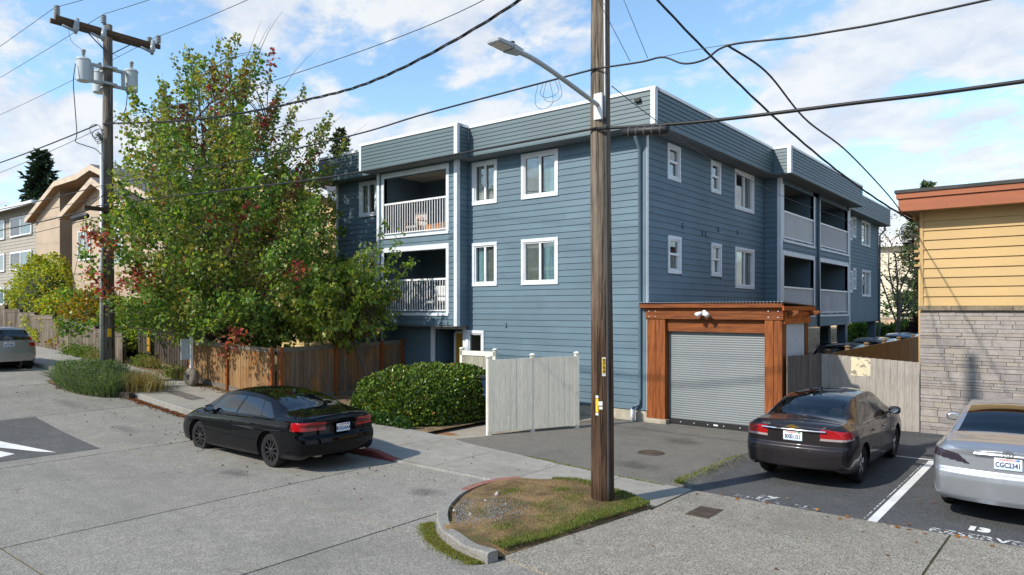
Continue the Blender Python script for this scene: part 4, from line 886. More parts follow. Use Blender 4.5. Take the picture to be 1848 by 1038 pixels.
def board_fence(name, label, p0, p1, zb, zt, bw, mat, gap=.010, thick=.02, posts=(), post=None, rail=None, cap=None, base=None, group=None, ragged=.0, lean=0, cat='fence', side=1):
    """vertical boards from p0 to p1; zb, zt: functions of the fraction along. Boards, posts and rails are parts."""
    d = Vector((p1[0]-p0[0], p1[1]-p0[1], 0)); Lf = d.length; d.normalize(); a = math.atan2(d.y, d.x); nrm = Vector((d.y, -d.x, 0))*side
    t = thing(name, label, cat, ((p0[0]+p1[0])/2, (p0[1]+p1[1])/2, zb(.5)), group)
    n = max(1, round(Lf/(bw+gap))); r = random.Random(len(label)+int(Lf*10)); st = Lf/n
    for i in range(n):
        f = (i+.5)/n; q = Vector((p0[0], p0[1], 0))+d*(i*st+gap/2); off = nrm*r.uniform(0, .006)
        z0, z1 = zb(f), zt(f)+r.uniform(-ragged, ragged)
        piece('board', mat, t, (q.x+off.x+nrm.x*thick, q.y+off.y+nrm.y*thick, z0), (st-gap, thick, z1-z0), a)
    for f in posts:
        q = Vector((p0[0], p0[1], 0))+d*(f*Lf); w = post['w']; o_ = nrm*post.get('out', .03)
        ps = piece('post', post['mat'], t, tuple(Vector((q.x, q.y, zb(f)-.08))+o_-d*(w/2)+nrm*(w/2)), (w, w, zt(f)-zb(f)+.08+post.get('up', .04)), a)
        if post.get('cap'):
            c = Vector((q.x, q.y, zt(f)+post.get('up', .04)))+o_
            B = MB(); B.lathe([(w*.45, -.005), (w*.8, .0), (w*.85, .015), (w*.8, .035), (w*.3, .05), (0, .055)], tuple(c), n=14); B.build('post_cap', post['cap'], t, True)
    def strip_(nm, m_, f0, f1, za, zc, o0, o1):
        V = []; k = 8
        for i in range(k+1):
            f = f0+(f1-f0)*i/k; q = Vector((p0[0], p0[1], 0))+d*(f*Lf)
            for o_, fn in ((o0, za), (o1, za), (o1, zc), (o0, zc)): p = q+nrm*o_; V.append((p.x, p.y, fn(f)))
        F = [(i*4+j, i*4+(j+1) % 4, i*4+4+(j+1) % 4, i*4+4+j) for i in range(k) for j in range(4)]+[(3, 2, 1, 0), tuple(k*4+j for j in range(4))]
        m = bpy.data.meshes.new(nm); m.from_pydata(V, [], F); m.update(); bm = bmesh.new(); bm.from_mesh(m); bmesh.ops.recalc_face_normals(bm, faces=bm.faces); bm.to_mesh(m); bm.free(); obj(nm, m, m_, t)
    fs = sorted(set([0, *posts, 1]))
    for a_, b_ in zip(fs[:-1], fs[1:]):
        if rail: strip_('rail', rail, a_, b_, lambda f: zt(f)-.12, lambda f: zt(f)+.012, .0, .045)
        if cap: strip_('cap_board', cap, a_, b_, lambda f: zt(f)+.01, lambda f: zt(f)+.045, -.06, .06)
        if base: strip_('base_board', base, a_, b_, lambda f: zb(f)-.10, lambda f: zb(f)+.06, .0, .04)
    return t
m_fgrey = wood('shaded_weathered_board', srgb(128, 110, 92), srgb(98, 84, 70), srgb(158, 112, 64), .2, .85)  # weathered cedar, its colour darkened and greyed for the shaded run
m_fgold = wood('sunny_board', srgb(152, 120, 82), srgb(116, 90, 62), srgb(130, 88, 46), .22, .8)  # golden copy of the cedar, sunlight put into its colour
m_fdark = wood('dark_board', srgb(86, 78, 70), srgb(62, 56, 50), None, .2, .85)
m_silver_w = wood('silvered_board', srgb(132, 120, 106), srgb(96, 86, 76), srgb(80, 70, 60), .22, .85)
m_redpost = wood('red_stained_post', srgb(150, 84, 40), srgb(112, 62, 30), None, .1, .7)
m_greyrail = wood('grey_rail', srgb(128, 120, 108), srgb(98, 92, 82), None, .1, .85, 0)
FC = (-9.0, -4.86); FL = (-13.75, -4.86); FB = (-9.05, -.02)
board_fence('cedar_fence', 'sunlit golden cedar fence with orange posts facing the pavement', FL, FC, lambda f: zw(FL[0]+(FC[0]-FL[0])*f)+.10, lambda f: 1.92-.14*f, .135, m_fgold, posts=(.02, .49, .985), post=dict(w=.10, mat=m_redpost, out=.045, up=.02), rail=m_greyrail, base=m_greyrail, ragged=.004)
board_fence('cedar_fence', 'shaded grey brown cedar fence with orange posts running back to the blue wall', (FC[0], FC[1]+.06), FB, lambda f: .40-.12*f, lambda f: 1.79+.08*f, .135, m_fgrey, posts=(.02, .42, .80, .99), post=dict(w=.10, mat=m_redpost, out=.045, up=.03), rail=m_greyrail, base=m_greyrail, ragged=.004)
# dark slatted gate and fence across the neighbouring yard, one mustard board
board_fence('picket_fence', 'dark weathered picket fence with light showing between its slats, beyond the big tree', (-19.6, -3.9), (-13.9, -3.4), lambda f: zw(-19.6+5.7*f)+.02, lambda f: 2.25-.35*f, .13, m_fdark, gap=.035, posts=(.01, .35, .7, .99), post=dict(w=.10, mat=m_fdark, out=-.05, up=.02), rail=m_fdark, ragged=.02)
b = MB(); b.box(-18.75, -18.55, -3.97, -3.93, zw(-18.6)+.35, 2.12); props(b.build('painted_plank', m_yellowdoor), 'mustard yellow plank fixed upright on the dark picket fence', 'plank')
b = MB(); b.box(-17.2, -16.9, -3.0, -2.9, .7, 2.5); props(b.build('blue_panel', pmat('sky_blue_paint', (.10, .36, .60), .5, .2, 2)), 'sky blue panel glimpsed behind the dark picket fence', 'panel')
# stepped fence up the hill
steps = [(-31.2, -29.2, 2.86), (-29.2, -27.3, 2.72), (-27.3, -25.2, 2.60), (-25.2, -23.4, 2.44), (-23.4, -22.15, 2.32), (-22.15, -20.9, 2.22), (-20.9, -19.95, 2.10), (-19.95, -18.55, 2.02), (-34.5, -31.2, 3.05), (-38, -34.5, 3.3)]
nm_ = ['second from its top end', 'with a dark joint at its foot', 'bleached pale', 'stained dark at the middle', 'the narrow pale one', 'with a pale upright streak', 'the narrowest one', 'nearest the utility pole', 'behind the hatchback', 'topmost up the hill']
for (x0, x1, zt_), w in zip(steps, nm_):
    board_fence('stepped_fence_panel', 'grey weathered panel of the stepped street fence, '+w, (x0, -4.9), (x1-.02, -4.9), lambda f, x0=x0, x1=x1: zw(x0+(x1-x0)*f)-.03, lambda f, z=zt_: z, .14, m_silver_w, gap=.012, posts=(.97,), post=dict(w=.09, mat=m_fdark, out=-.07, up=.05), cap=m_silver_w, rail=m_silver_w, ragged=.0, group='panels of the stepped fence', cat='fence panel')
# white gate panel of the bin enclosure and the one behind it
m_ivory = wood('ivory_painted_board', srgb(242, 234, 212), srgb(230, 222, 202), None, .03, .6, 2, .1)
m_ivpost = pmat('ivory_post_paint', srgb(228, 226, 214), .5, .05, 2, .04, 30, .1)
board_fence('bin_gate', 'ivory painted board gate with round post caps standing ajar in the driveway', (-1.86, -4.02), (-.79, -1.90), lambda f: .10, lambda f: 1.74+.03*f, .135, m_ivory, gap=.004, posts=(.015, .485, .985), post=dict(w=.09, mat=m_ivpost, cap=m_ivpost, out=-.05, up=.05), cat='gate')
board_fence('bin_gate', 'small weathered ivory gate panel below the ground floor window', (-5.30, -1.2), (-4.02, -1.15), lambda f: .12, lambda f: 1.70, .135, wood('weathered_ivory_board', srgb(178, 176, 160), srgb(140, 138, 124), None, .08, .7), gap=.006, posts=(.03, .97), post=dict(w=.09, mat=m_ivpost, cap=m_ivpost, out=.0, up=.05), rail=m_ivpost, cat='gate')
DU = thing('dumpster', 'dark blue dumpster with a black lid behind the ivory gate', 'dumpster', (-2.6, -2.0, .03))
m_dblue = pmat('dumpster_blue', (.014, .03, .07), .5, .2, 2); m_lid2 = pmat('black_lid', (.02, .02, .022), .6, .2, 3)
b = MB(); b.add([(-2.95, -2.70, .14), (-2.1, -2.70, .14), (-2.1, -1.30, .14), (-2.95, -1.30, .14), (-3.08, -2.85, 1.15), (-2.0, -2.85, 1.15), (-2.0, -1.20, 1.30), (-3.08, -1.20, 1.30)], [(3, 2, 1, 0), (0, 1, 5, 4), (1, 2, 6, 5), (2, 3, 7, 6), (3, 0, 4, 7), (4, 5, 6, 7)]); b.build('tub', m_dblue, DU)
b = MB(); b.add([(-3.12, -2.92, 1.17), (-1.96, -2.92, 1.17), (-1.96, -1.18, 1.34), (-3.12, -1.18, 1.34), (-3.12, -2.92, 1.22), (-1.96, -2.92, 1.22), (-1.96, -1.18, 1.39), (-3.12, -1.18, 1.39)], [(3, 2, 1, 0), (0, 1, 5, 4), (1, 2, 6, 5), (2, 3, 7, 6), (3, 0, 4, 7), (4, 5, 6, 7)]); b.build('lid', m_lid2, DU, bevel=.015)
for x in (-2.85, -2.2):
    for y in (-2.6, -1.4): b = MB(); b.lathe([(0, -.03), (.06, -.03), (.06, .03), (0, .03)], (x, y, .085), 'x', 12); b.build('caster', m_lid2, DU, True)
b = MB(); b.tube([(-3.0, -2.87, .75), (-2.05, -2.87, .75)], .03, 8); b.build('lift_bar', m_dblue, DU)
# fences right of the garage
m_lgrey = wood('pale_grey_board', srgb(172, 164, 154), srgb(156, 148, 138), None, .06, .75, 2, .12)
m_brown = wood('brown_board', srgb(136, 112, 84), srgb(114, 92, 68), None, .08, .8)
m_dgrey = wood('dark_grey_board', srgb(120, 114, 108), srgb(88, 84, 80), None, .15, .85)
board_fence('board_fence', 'dark grey weathered fence running back beside the garage', (3.50, -.02), (3.62, 2.14), lambda f: .03, lambda f: 1.84-.05*f, .115, m_dgrey, posts=(.99,), post=dict(w=.10, mat=m_dgrey, out=-.02, up=.02), side=1)
pf = board_fence('board_fence', 'pale grey fence with a cream paint patch between garage and stone wall', (3.66, 2.16), (5.72, 2.56), lambda f: .03, lambda f: 1.80-.15*f, .148, m_lgrey, gap=.004)
d = Vector((2.06, .40, 0)).normalized(); nn = Vector((d.y, -d.x, 0)); V = []
def fp(s_, z, o_=.026): p = Vector((3.66, 2.16, 0))+d*s_+nn*o_; return (p.x, p.y, z)
t = NT('cream_patch_paint'); p = t.pos(); nz = t.noise(p, 7, 5, .6); t.set(Base_Color=t.mix(t.ramp(nz, .55, .60), srgb(226, 214, 178), srgb(150, 140, 122)), Roughness=.6); m_cream = t.m
B = MB(); B.add([fp(.66, 1.30), fp(1.08, 1.27), fp(1.08, 1.70), fp(.66, 1.735), fp(.66, 1.30, .02), fp(1.08, 1.27, .02), fp(1.08, 1.70, .02), fp(.66, 1.735, .02)], [(0, 1, 2, 3), (7, 6, 5, 4), (0, 4, 5, 1), (1, 5, 6, 2), (2, 6, 7, 3), (3, 7, 4, 0)]); B.build('paint_patch', m_cream, pf)
board_fence('board_fence', 'long brown fence with capped posts running back past the parked cars', (3.78, 2.3), (3.78, 24), lambda f: .03, lambda f: 1.80+.10*f, .20, m_brown, gap=.006, posts=(.01, .10, .20, .31, .42, .54, .68, .84, .99), post=dict(w=.10, mat=m_brown, cap=m_brown, out=-.07, up=.05))
# ------------------------------------------------------------------ utility poles, street lamp, wires
def pole_mat(name, low, high, z0, z1):
    t = NT(name); p = t.pos((13, 13, .8)); g1 = t.noise(p, 1.5, 7, .7, .4); g2 = t.noise(p, 5, 5, .65); q = t.pos(); s = t.n('ShaderNodeSeparateXYZ'); t.l(q, s.inputs[0])
    f = t.ramp(t.math('ADD', s.outputs[2], t.math('MULTIPLY', t.noise(q, 1.1, 4), 1.6)), z0+.8, z1+.8)
    a = t.mix(t.ramp(g1, .3, .7), lin(low, .38), lin(low, 1.6)); b = t.mix(t.ramp(g1, .3, .7), lin(high, .5), lin(high, 1.35)); c = t.mix(f, a, b)
    vo = t.n('ShaderNodeTexVoronoi'); vo.inputs['Scale'].default_value = 3.3; t.l(t.pos((1, 1, .7)), vo.inputs['Vector']); kn = t.math('SUBTRACT', 1.0, t.ramp(vo.outputs['Distance'], .05, .09)); c = t.mix(kn, c, (.02, .015, .012))
    ck = t.math('SUBTRACT', 1.0, t.ramp(t.math('ABSOLUTE', t.math('SUBTRACT', t.noise(t.pos((9, 9, .25)), 1.0, 3), .5)), .0, .022)); c = t.mix(t.math('MULTIPLY', ck, .8), c, (.02, .016, .012))
    t.set(Base_Color=c, Roughness=.9); t.b.inputs['Specular IOR Level'].default_value = .2; t.bump(t.math('SUBTRACT', t.math('ADD', g2, t.math('MULTIPLY', g1, .6)), t.math('MULTIPLY', ck, .8)), .9, .02); return t.m
m_poleR = pole_mat('near_pole_timber', (.098, .058, .037), (.19, .155, .12), 2.0, 4.6); m_poleL = pole_mat('far_pole_timber', (.15, .13, .11), (.20, .17, .14), 1, 4)
m_gsteel = pmat('painted_grey_steel', (.36, .39, .40), .45, .08, 3, .05, 30, .05, metal=.2); m_lgal = pmat('light_galvanised', (.55, .57, .58), .4, .08, 4, metal=.4); m_cable = pmat('black_cable', (.012, .012, .013), .5, .1, 3, bump=0); m_tcable = pmat('grey_cable', (.07, .07, .072), .5, .1, 3, bump=0); m_porc = pmat('grey_porcelain', (.30, .34, .36), .25, .05, 4, bump=0, coat=.4)
def taper(name, mat, par, x, y, z0, z1, r0, r1, n=24, k=16, lean=(0, 0)):
    pts = []; rs = []
    for i in range(k+1): f = i/k; pts.append((x+lean[0]*f+.008*math.sin(f*9), y+lean[1]*f, z0+(z1-z0)*f)); rs.append(r0+(r1-r0)*f)
    b = MB(); b.tube(pts, rs, n); return b.build(name, mat, par, True)
RX, RY = 3.20, -7.36
PR = thing('utility_pole', 'brown timber utility pole with yellow tags in the planting bed, carrying the street lamp', 'utility pole', (RX, RY, .1))
taper('shaft', m_poleR, PR, RX, RY, -.2, 10.4, .172, .122, lean=(-.05, 0))
Rr = Vector((.781, .624, 0)); Ff = Vector((-.624, .781, 0)) # right of and away from the photographer's side
def onpole(ang, z, out=0): # ang 0 = facing the lot apron, positive to the right
    r = .172-(z+.2)/10.6*.05+out; f = (z+.2)/10.6; d = -Ff*math.cos(ang)+Rr*math.sin(ang); return Vector((RX-.05*f, RY, z))+d*r
b = MB(); b.tube([tuple(onpole(.42, z, .004)) for z in np.linspace(.05, 6.3, 20)], .022, 8); b.build('riser_conduit', pmat('dark_conduit', (.05, .05, .05), .6), PR, True)
b = MB(); b.tube([tuple(onpole(.30, z, .006)) for z in np.linspace(5.65, 10.2, 14)], .014, 8); b.build('riser_conduit', m_lgal, PR, True)
def tag_plate(name, ang, z, w, h, mat, lab=None, out=.004):
    c = onpole(ang, z, out); d = -Ff*math.cos(ang)+Rr*math.sin(ang); s = Vector((-d.y, d.x, 0))*1.0
    B = MB(); q = [c+s*(a*w/2)+Vector((0, 0, e*h/2)) for a, e in ((-1, -1), (1, -1), (1, 1), (-1, 1))]; B.add([*[v+d*.004 for v in q], *q], [(0, 1, 2, 3), (7, 6, 5, 4), (0, 4, 5, 1), (1, 5, 6, 2), (2, 6, 7, 3), (3, 7, 4, 0)])
    o = B.build(name, mat, PR); props(o, lab); return c+d*.0045, d, s
m_tagy = pmat('yellow_tag', (.75, .50, .03), .4, .05, 3, bump=0); m_tagw = pmat('white_tag', (.7, .7, .68), .4, .05, 3, bump=0); m_blk = pmat('black_print', (.01, .01, .01), .5, bump=0)
tag_plate('number_tag', .05, 2.06, .055, .27, m_tagw); c, d, s = tag_plate('number_face', .05, 2.07, .048, .21, m_tagy, 'yellow tag with black upright numbers', .0085)
for i, ch in enumerate('9704'):
    z = 2.07+.078-.052*i; M4 = Matrix(((s.x, 0, d.x, c.x+d.x*.001), (s.y, 0, d.y, c.y+d.y*.001), (0, 1, 0, z), (0, 0, 0, 1))); text_mesh(ch, .062, m_blk, PR, M4, 'lettering', .0008, .002)
tag_plate('marker_tag', -.55, 1.50, .042, .20, m_tagy); tag_plate('marker_tag', -.55, 1.625, .042, .035, m_tagw); tag_plate('marker_tag', -.55, 1.375, .042, .035, m_tagw)
tag_plate('round_tag', -.25, 1.53, .06, .06, m_tagw); tag_plate('round_tag', -.22, 1.465, .05, .04, m_tagw)
# street lamp on a curved arm
LA = thing('street_lamp', 'grey street lamp on a curved arm bolted to the timber pole', 'street lamp', (RX, RY-.16, 5.8))
pm = onpole(-.35, 5.83); dirA = Vector((-.04, -1, 0)).normalized()
b = MB(); pts = [pm+dirA*.0, pm+dirA*.35+Vector((0, 0, .07)), pm+dirA*.8+Vector((0, 0, .16)), pm+dirA*1.2+Vector((0, 0, .235)), pm+dirA*1.55+Vector((0, 0, .28)), pm+dirA*1.85+Vector((0, 0, .29))]
pp = smooth_path([tuple(p) for p in pts], 22); b.tube([tuple(p) for p in pp], .032, 12); b.build('lamp_arm', m_gsteel, LA, True)
c, d, s = pm, None, None
b = MB(); w = onpole(-.35, 5.8, .01); b.box(w.x-.07, w.x+.07, w.y-.02, w.y+.02, 5.62, 6.0); b.build('mounting_plate', m_tagw, LA, bevel=.006)
e = pm+dirA*1.80+Vector((0, 0, .285)); nx = Vector((1, -.04, 0)).normalized()
def hb(B, a0, a1, w0, w1, z0, z1, z2, z3):
    q = [(a0, -w0, z0), (a0, w0, z0), (a1, w1, z1), (a1, -w1, z1), (a0, -w0, z2), (a0, w0, z2), (a1, w1, z3), (a1, -w1, z3)]
    B.add([tuple(e+dirA*a+nx*w+Vector((0, 0, z))) for a, w, z in q], [(3, 2, 1, 0), (4, 5, 6, 7), (0, 1, 5, 4), (1, 2, 6, 5), (2, 3, 7, 6), (3, 0, 4, 7)])
B = MB(); hb(B, -.05, .18, .06, .10, -.035, -.04, .035, .04); hb(B, .18, .46, .10, .10, -.028, -.016, .036, .032); B.build('lamp_head', m_gsteel, LA, bevel=.01)
B = MB(); hb(B, .21, .43, .08, .08, -.036, -.022, -.026, -.014); B.build('lamp_lens', pmat('lamp_lens_plastic', (.55, .53, .46), .3), LA)
b = MB(); q = e+dirA*.1; b.lathe([(.03, .035), (.034, .045), (.034, .085), (.028, .097), (0, .099)], tuple(q), n=14); b.build('photocell', m_cable, LA, True)
# pole up the street with crossarm and transformers
LX, LY = -14.70, -6.97; gz = zw(LX)
PL = thing('utility_pole', 'grey timber utility pole with crossarm and transformers beside the big tree', 'utility pole', (LX, LY, gz))
taper('shaft', m_poleL, PL, LX, LY, gz-.3, 11.62, .20, .125)
m_arm = wood('crossarm_timber', srgb(104, 84, 66), srgb(74, 60, 48), None, .1, .85, 1)
bx('crossarm', m_arm, PL, LX+.13, LX+.23, LY-1.5, LY+1.5, 11.27, 11.40); bx('crossarm', m_arm, PL, LX-.23, LX-.13, LY-1.5, LY+1.5, 11.272, 11.398)
for s in (-1, 1): b = MB(); b.tube([(LX+.15, LY+s*.75, 11.28), (LX+.12, LY+s*.1, 10.75)], .016, 6); b.build('crossarm_brace', m_tcable, PL)
def insul(x, y, z, h=.30, r=.085):
    prof = [(.02, 0)]; n = 5
    for i in range(n): z0 = h*(.15+.17*i); prof += [(.03, z0), (r, z0+.01), (r*.9, z0+.03), (.032, z0+.035)]
    b = MB(); b.lathe(prof+[(.02, h), (0, h)], (x, y, z), n=14); b.build('insulator', m_porc, PL, True)
for y in (-1.45, -1.33, 1.33, 1.45): insul(LX+(.18 if abs(y) > 1.4 else -.18), LY+y, 11.40)
insul(LX, LY-.12, 11.60, .30)
for (y, l) in ((-.95, .35), (-.2, .38), (1.25, .3)):
    b = MB(); b.tube([(LX+.26, LY+y, 11.45), (LX+.30, LY+y-.04, 11.15), (LX+.30, LY+y-.06, 10.98)], [.06, .085, .04], 10); b.build('fuse_cutout', m_porc, PL, True)
    b = MB(); b.tube([(LX+.32, LY+y-.02, 11.03), (LX+.36, LY+y-.42, 11.10)], .04, 8); b.build('arrester', m_porc, PL, True)
def transformer(dx, dy, z):
    c = (LX+dx, LY+dy, z); b = MB(); b.lathe([(0, .05), (.17, .05), (.185, .07), (.185, .66), (.20, .67), (.20, .70), (.17, .74), (0, .76)], c, n=28); t = b.build('transformer_can', pmat('pale_grey_enamel', (.50, .55, .56), .35, .04, 2, bump=0) if 'pale_grey_enamel' not in MATS else MATS['pale_grey_enamel'], PL, True); t.data.set_sharp_from_angle(angle=.6)
    b = MB(); b.lathe([(.05, .74), (.035, .86), (.07, .88), (.035, .92), (.07, .94), (.06, 1.0), (0, 1.02)], c, n=14); b.build('bushing', m_porc, t, True)
transformer(.10, -.72, 9.64); transformer(-.10, .74, 9.72); transformer(-.62, .0, 9.60)
for z in (9.75, 10.25):
    b = MB(); b.box(LX-.06, LX+.06, LY-.52, LY-.16, z, z+.08); b.box(LX-.08, LX+.04, LY+.16, LY+.54, z, z+.08); b.box(LX-.42, LX-.14, LY-.05, LY+.05, z, z+.08); b.box(LX-.20, LX+.20, LY-.20, LY+.20, z+.005, z+.075); b.build('bracket', m_gsteel, PL)
for y in (-.45, .45): bx('bracket_upright', m_gsteel, PL, LX-.05, LX+.05, LY+y-.04, LY+y+.04, 9.82, 10.26)
b = MB(); b.tube([(LX+.10, LY-.21, gz), (LX+.10, LY-.21, 8.0)], .055, 12); b.build('riser_conduit', m_lgal, PL, True)
b = MB(); b.tube([(LX+.10, LY-.21, 8.0), (LX+.10, LY-.24, 8.15), (LX+.10, LY-.36, 8.22)], [.055, .065, .075], 10); b.build('service_head', m_gsteel, PL, True)
bx('crossarm', m_arm, PL, LX+.14, LX+.26, LY-.75, LY+.60, 5.86, 5.98)
b = MB(); b.tube([(LX+.2, LY-.6, 5.98), (LX+.15, LY-.05, 6.5)], .015, 6); b.build('crossarm_brace', m_tcable, PL)
b = MB(); b.box(LX+.19, LX+.215, LY-.08, LY+.02, 2.05, 2.3); b.build('marker_tag', m_tagy, PL)
# --- wires
def sagline(p, q, sag, n=24):
    p, q = Vector(p), Vector(q); return [tuple(p.lerp(q, i/n)-Vector((0, 0, 4*sag*(i/n)*(1-i/n)))) for i in range(n+1)]
def wire(label, pts, r, mat=None, twist=0, group=None, name='overhead_wire'):
    b = MB()
    if twist:
        P = smooth_path(pts, max(80, len(pts)*3)) if len(pts) < 80 else np.array(pts)
        for k in range(3):
            q = [(p[0], p[1]+r*.9*math.cos(i*.5*twist+k*2.09), p[2]+r*.9*math.sin(i*.5*twist+k*2.09)) for i, p in enumerate(P)]; b.tube(q, r*.6, 5)
        t = thing(name, label, 'wire', tuple(P[0]), group)
        for k in range(3):
            q = [(p[0], p[1]+r*.9*math.cos(i*.5*twist+k*2.09), p[2]+r*.9*math.sin(i*.5*twist+k*2.09)) for i, p in enumerate(P)]; bb = MB(); bb.tube(q, r*.6, 5); bb.build('strand', mat or m_cable, t, True)
        return t
    b.tube(pts, r, 6); return props(b.build(name, mat or m_cable, None, True), label, 'wire', group)
sp_ = lambda pts, n=40: [tuple(p) for p in smooth_path(pts, n)]
yy = -7.52
wire('thick black telephone cable between the poles, level with the blue parapet foot', sp_([(RX, yy, 5.50), (.5, yy, 5.50), (-3.5, -7.4, 5.56), (-10.5, -7.3, 5.86), (LX+.2, LY-.4, 6.0)]), .018)
wire('thick black telephone cable running over the parking lot from the near pole', sp_([(RX, yy, 5.49), (4.8, yy, 5.33), (6.6, yy, 5.24), (8.3, yy, 5.17), (14, yy, 5.05), (30, yy, 5.4), (45, yy, 6)]), .023)
sc = thing('splice_case', 'ribbed black splice case hanging on the cable beside the near pole', 'splice case', (4.0, yy, 5.36))
b = MB(); b.tube([(3.62, yy, 5.375), (3.66, yy, 5.37), (4.3, yy, 5.31), (4.34, yy, 5.305)], [.03, .062, .062, .03], 12); b.build('casing', m_cable, sc, True)
for i in range(5): x = 3.74+i*.12; b = MB(); b.tube([(x, yy, 5.365-(x-3.66)*.094), (x+.02, yy, 5.363-(x-3.66)*.094)], .07, 12); b.build('clamp_ring', m_tcable, sc, True)
wire('black cable between the poles, crossing in front of the upper parapet', sp_([(RX, yy, 6.36), (-.2, yy, 6.31), (-2.6, -7.4, 6.28), (-7.65, -7.3, 6.37), (LX+.1, LY-.3, 6.62)]), .014)
wire('black cable running over the parking lot above the thick one', sp_([(RX, yy, 6.36), (3.9, yy, 6.30), (4.25, yy, 6.29), (4.55, yy, 6.14), (4.85, yy, 6.13), (5.2, yy, 6.24), (6.3, yy, 6.12), (8.2, yy, 6.07), (16, yy, 6.1), (40, yy, 7)], 70), .013)
wire('thin steel strand above the drooping part of the lot cable', sp_([(4.1, yy, 6.30), (4.7, yy, 6.285), (5.25, yy, 6.245)], 12), .004, m_tcable)
wire('twisted black service bundle between the two poles', sp_([(RX, RY-.1, 8.55), (1.6, -7.25, 7.89), (-1.64, -7.2, 7.35), (-4.5, -7.15, 7.38), (-9, -7.1, 7.75), (LX+.05, LY-.15, 8.55)], 110), .020, None, 1)
wire('thin wire above the twisted bundle between the poles', sp_([(RX, RY, 9.1), (.86, -7.2, 8.13), (-5.3, -7.1, 8.05), (-10, -7.1, 8.3), (LX+.05, LY, 8.75)], 50), .007)
for i, (y, z) in enumerate(((-1.45, 11.68), (-.12, 11.92), (1.45, 11.68))):
    lab = ['thin power line on the street side of the crossarm', 'thin power line on the pole top insulator', 'thin power line on the yard side of the crossarm'][i]
    wire(lab, sagline((LX, LY+y, z), (RX-.1, RY+y*.25, 10.05+.15*i), .22, 50), .008); wire(lab.replace('power line', 'uphill power line'), sagline((LX, LY+y, z), (-75, LY+y, z+3.0), .9, 40), .008)
for (z, ze, r, lab) in ((8.5, 11.2, .020, 'black service cable going uphill from the transformers'), (8.35, 9.8, .008, 'thin grey wire going uphill below the service cable'), (6.62, 9.9, .014, 'upper communication cable going uphill'), (6.3, 9.1, .010, 'middle communication cable going uphill'), (5.98, 8.4, .020, 'lower thick communication cable going uphill'), (5.7, 7.6, .010, 'lowest thin cable going uphill')):
    wire(lab, sagline((LX, LY-.3, z), (-62, LY-.6, ze), .9, 40), r)
s2 = thing('splice_case', 'long black splice case on the uphill cable beside the far pole', 'splice case', (LX-1.6, LY-.35, 5.7))
b = MB(); b.tube([(LX-.6, LY-.32, 5.80), (LX-.7, LY-.33, 5.79), (LX-1.7, LY-.36, 5.77), (LX-1.8, LY-.37, 5.77)], [.03, .085, .085, .03], 12); b.build('casing', m_cable, s2, True)
wire('black drop line from the far pole down to the tan house', sagline((LX-.3, LY-.5, 6.1), (-29, -2.8, 4.4), .25, 20), .010)
# loops on the far pole
b = MB(); P = [(LX+.14, LY-.95, 10.15), (LX+.18, LY-1.02, 9.6), (LX+.18, LY-.98, 8.9), (LX+.16, LY-.92, 8.1), (LX+.15, LY-.95, 7.85), (LX+.15, LY-.7, 7.78), (LX+.14, LY-.4, 7.72), (LX+.12, LY-.2, 7.55)]; b.tube(sp_(P, 40), .013, 6); b.build('drop_lead', m_cable, PL, True)
for k in range(4):
    b = MB(); c0 = Vector((LX+.2, LY-.42+.05*k, 8.25-.09*k)); b.tube([tuple(c0+Vector((.05*math.sin(t*2), (.16-.02*k)*math.cos(t), (.2-.03*k)*math.sin(t+.4*k)))) for t in np.linspace(0, 5.6, 26)], .010, 5); b.build('cable_loop', m_cable, PL, True)
for (y0, z0, y1, z1) in ((-.72, 10.6, -.95, 11.05), (.3, 10.7, -.2, 11.0)): b = MB(); b.tube(sp_([(LX+.1, LY+y0, z0), (LX+.35, LY+(y0+y1)/2-.3, (z0+z1)/2-.1), (LX+.32, LY+y1-.25, z1+.05)], 20), .006, 5); b.build('jumper_wire', m_tcable, PL, True)
for (y, z) in ((0.0, 9.6), (.62, 9.72)): b = MB(); b.tube(sp_([(LX-.1, LY+y, z), (LX+.1, LY+y*.7, 9.0), (LX+.12, LY+y*.2-.15, 8.5)], 14), .012, 5); b.build('drop_lead', m_cable, PL, True)
# service drops
MH = (5.55, 2.78, 4.98)
wire('heavy twisted drop from the near pole top to the yellow building', sagline((RX, RY, 8.3), MH, .42, 90), .018, None, .8)
wire('black drop branching off the lot cable down to the yellow building', sp_([(5.15, yy, 6.24), (5.33, -6.6, 6.1), (5.42, -5.2, 5.75), (5.52, -3.2, 5.6), (5.55, 0, 5.25), (5.55, 2.0, 4.95), MH], 50), .014)
b = thing('cable_coil', 'tangle of black cable loops at the corner of the yellow building', 'cable', (5.45, 2.7, 4.6))
for k in range(5):
    B = MB(); c0 = Vector((5.42+.02*k, 2.72, 4.68-.03*k)); B.tube([tuple(c0+Vector(((.17-.02*k)*math.cos(t+k*.7)*.9, .03*math.sin(3*t+k), (.24-.03*k)*math.sin(t+k*.5)))) for t in np.linspace(0, 6.1, 26)], .011, 5); B.build('cable_loop', m_cable, b, True)
wire('thin drop from the near pole across the side of the blue building', sp_([(RX+.1, RY+.1, 6.15), (3.0, -5.6, 6.15), (2.6, -2.2, 6.05), (1.7, 6, 6.25), (1.25, 14, 6.5), (.62, 18.5, 6.6)], 40), .007)
wire('thin stay wire from the pole top to the lot cable, left one', [(RX-.08, RY-.12, 8.9), (RX-.3, RY-.35, 8.1), (RX+.55, yy, 6.34)], .004); wire('thin stay wire from the pole top to the lot cable, right one', [(RX+.02, RY-.1, 8.2), (RX+.82, yy, 6.33)], .004)
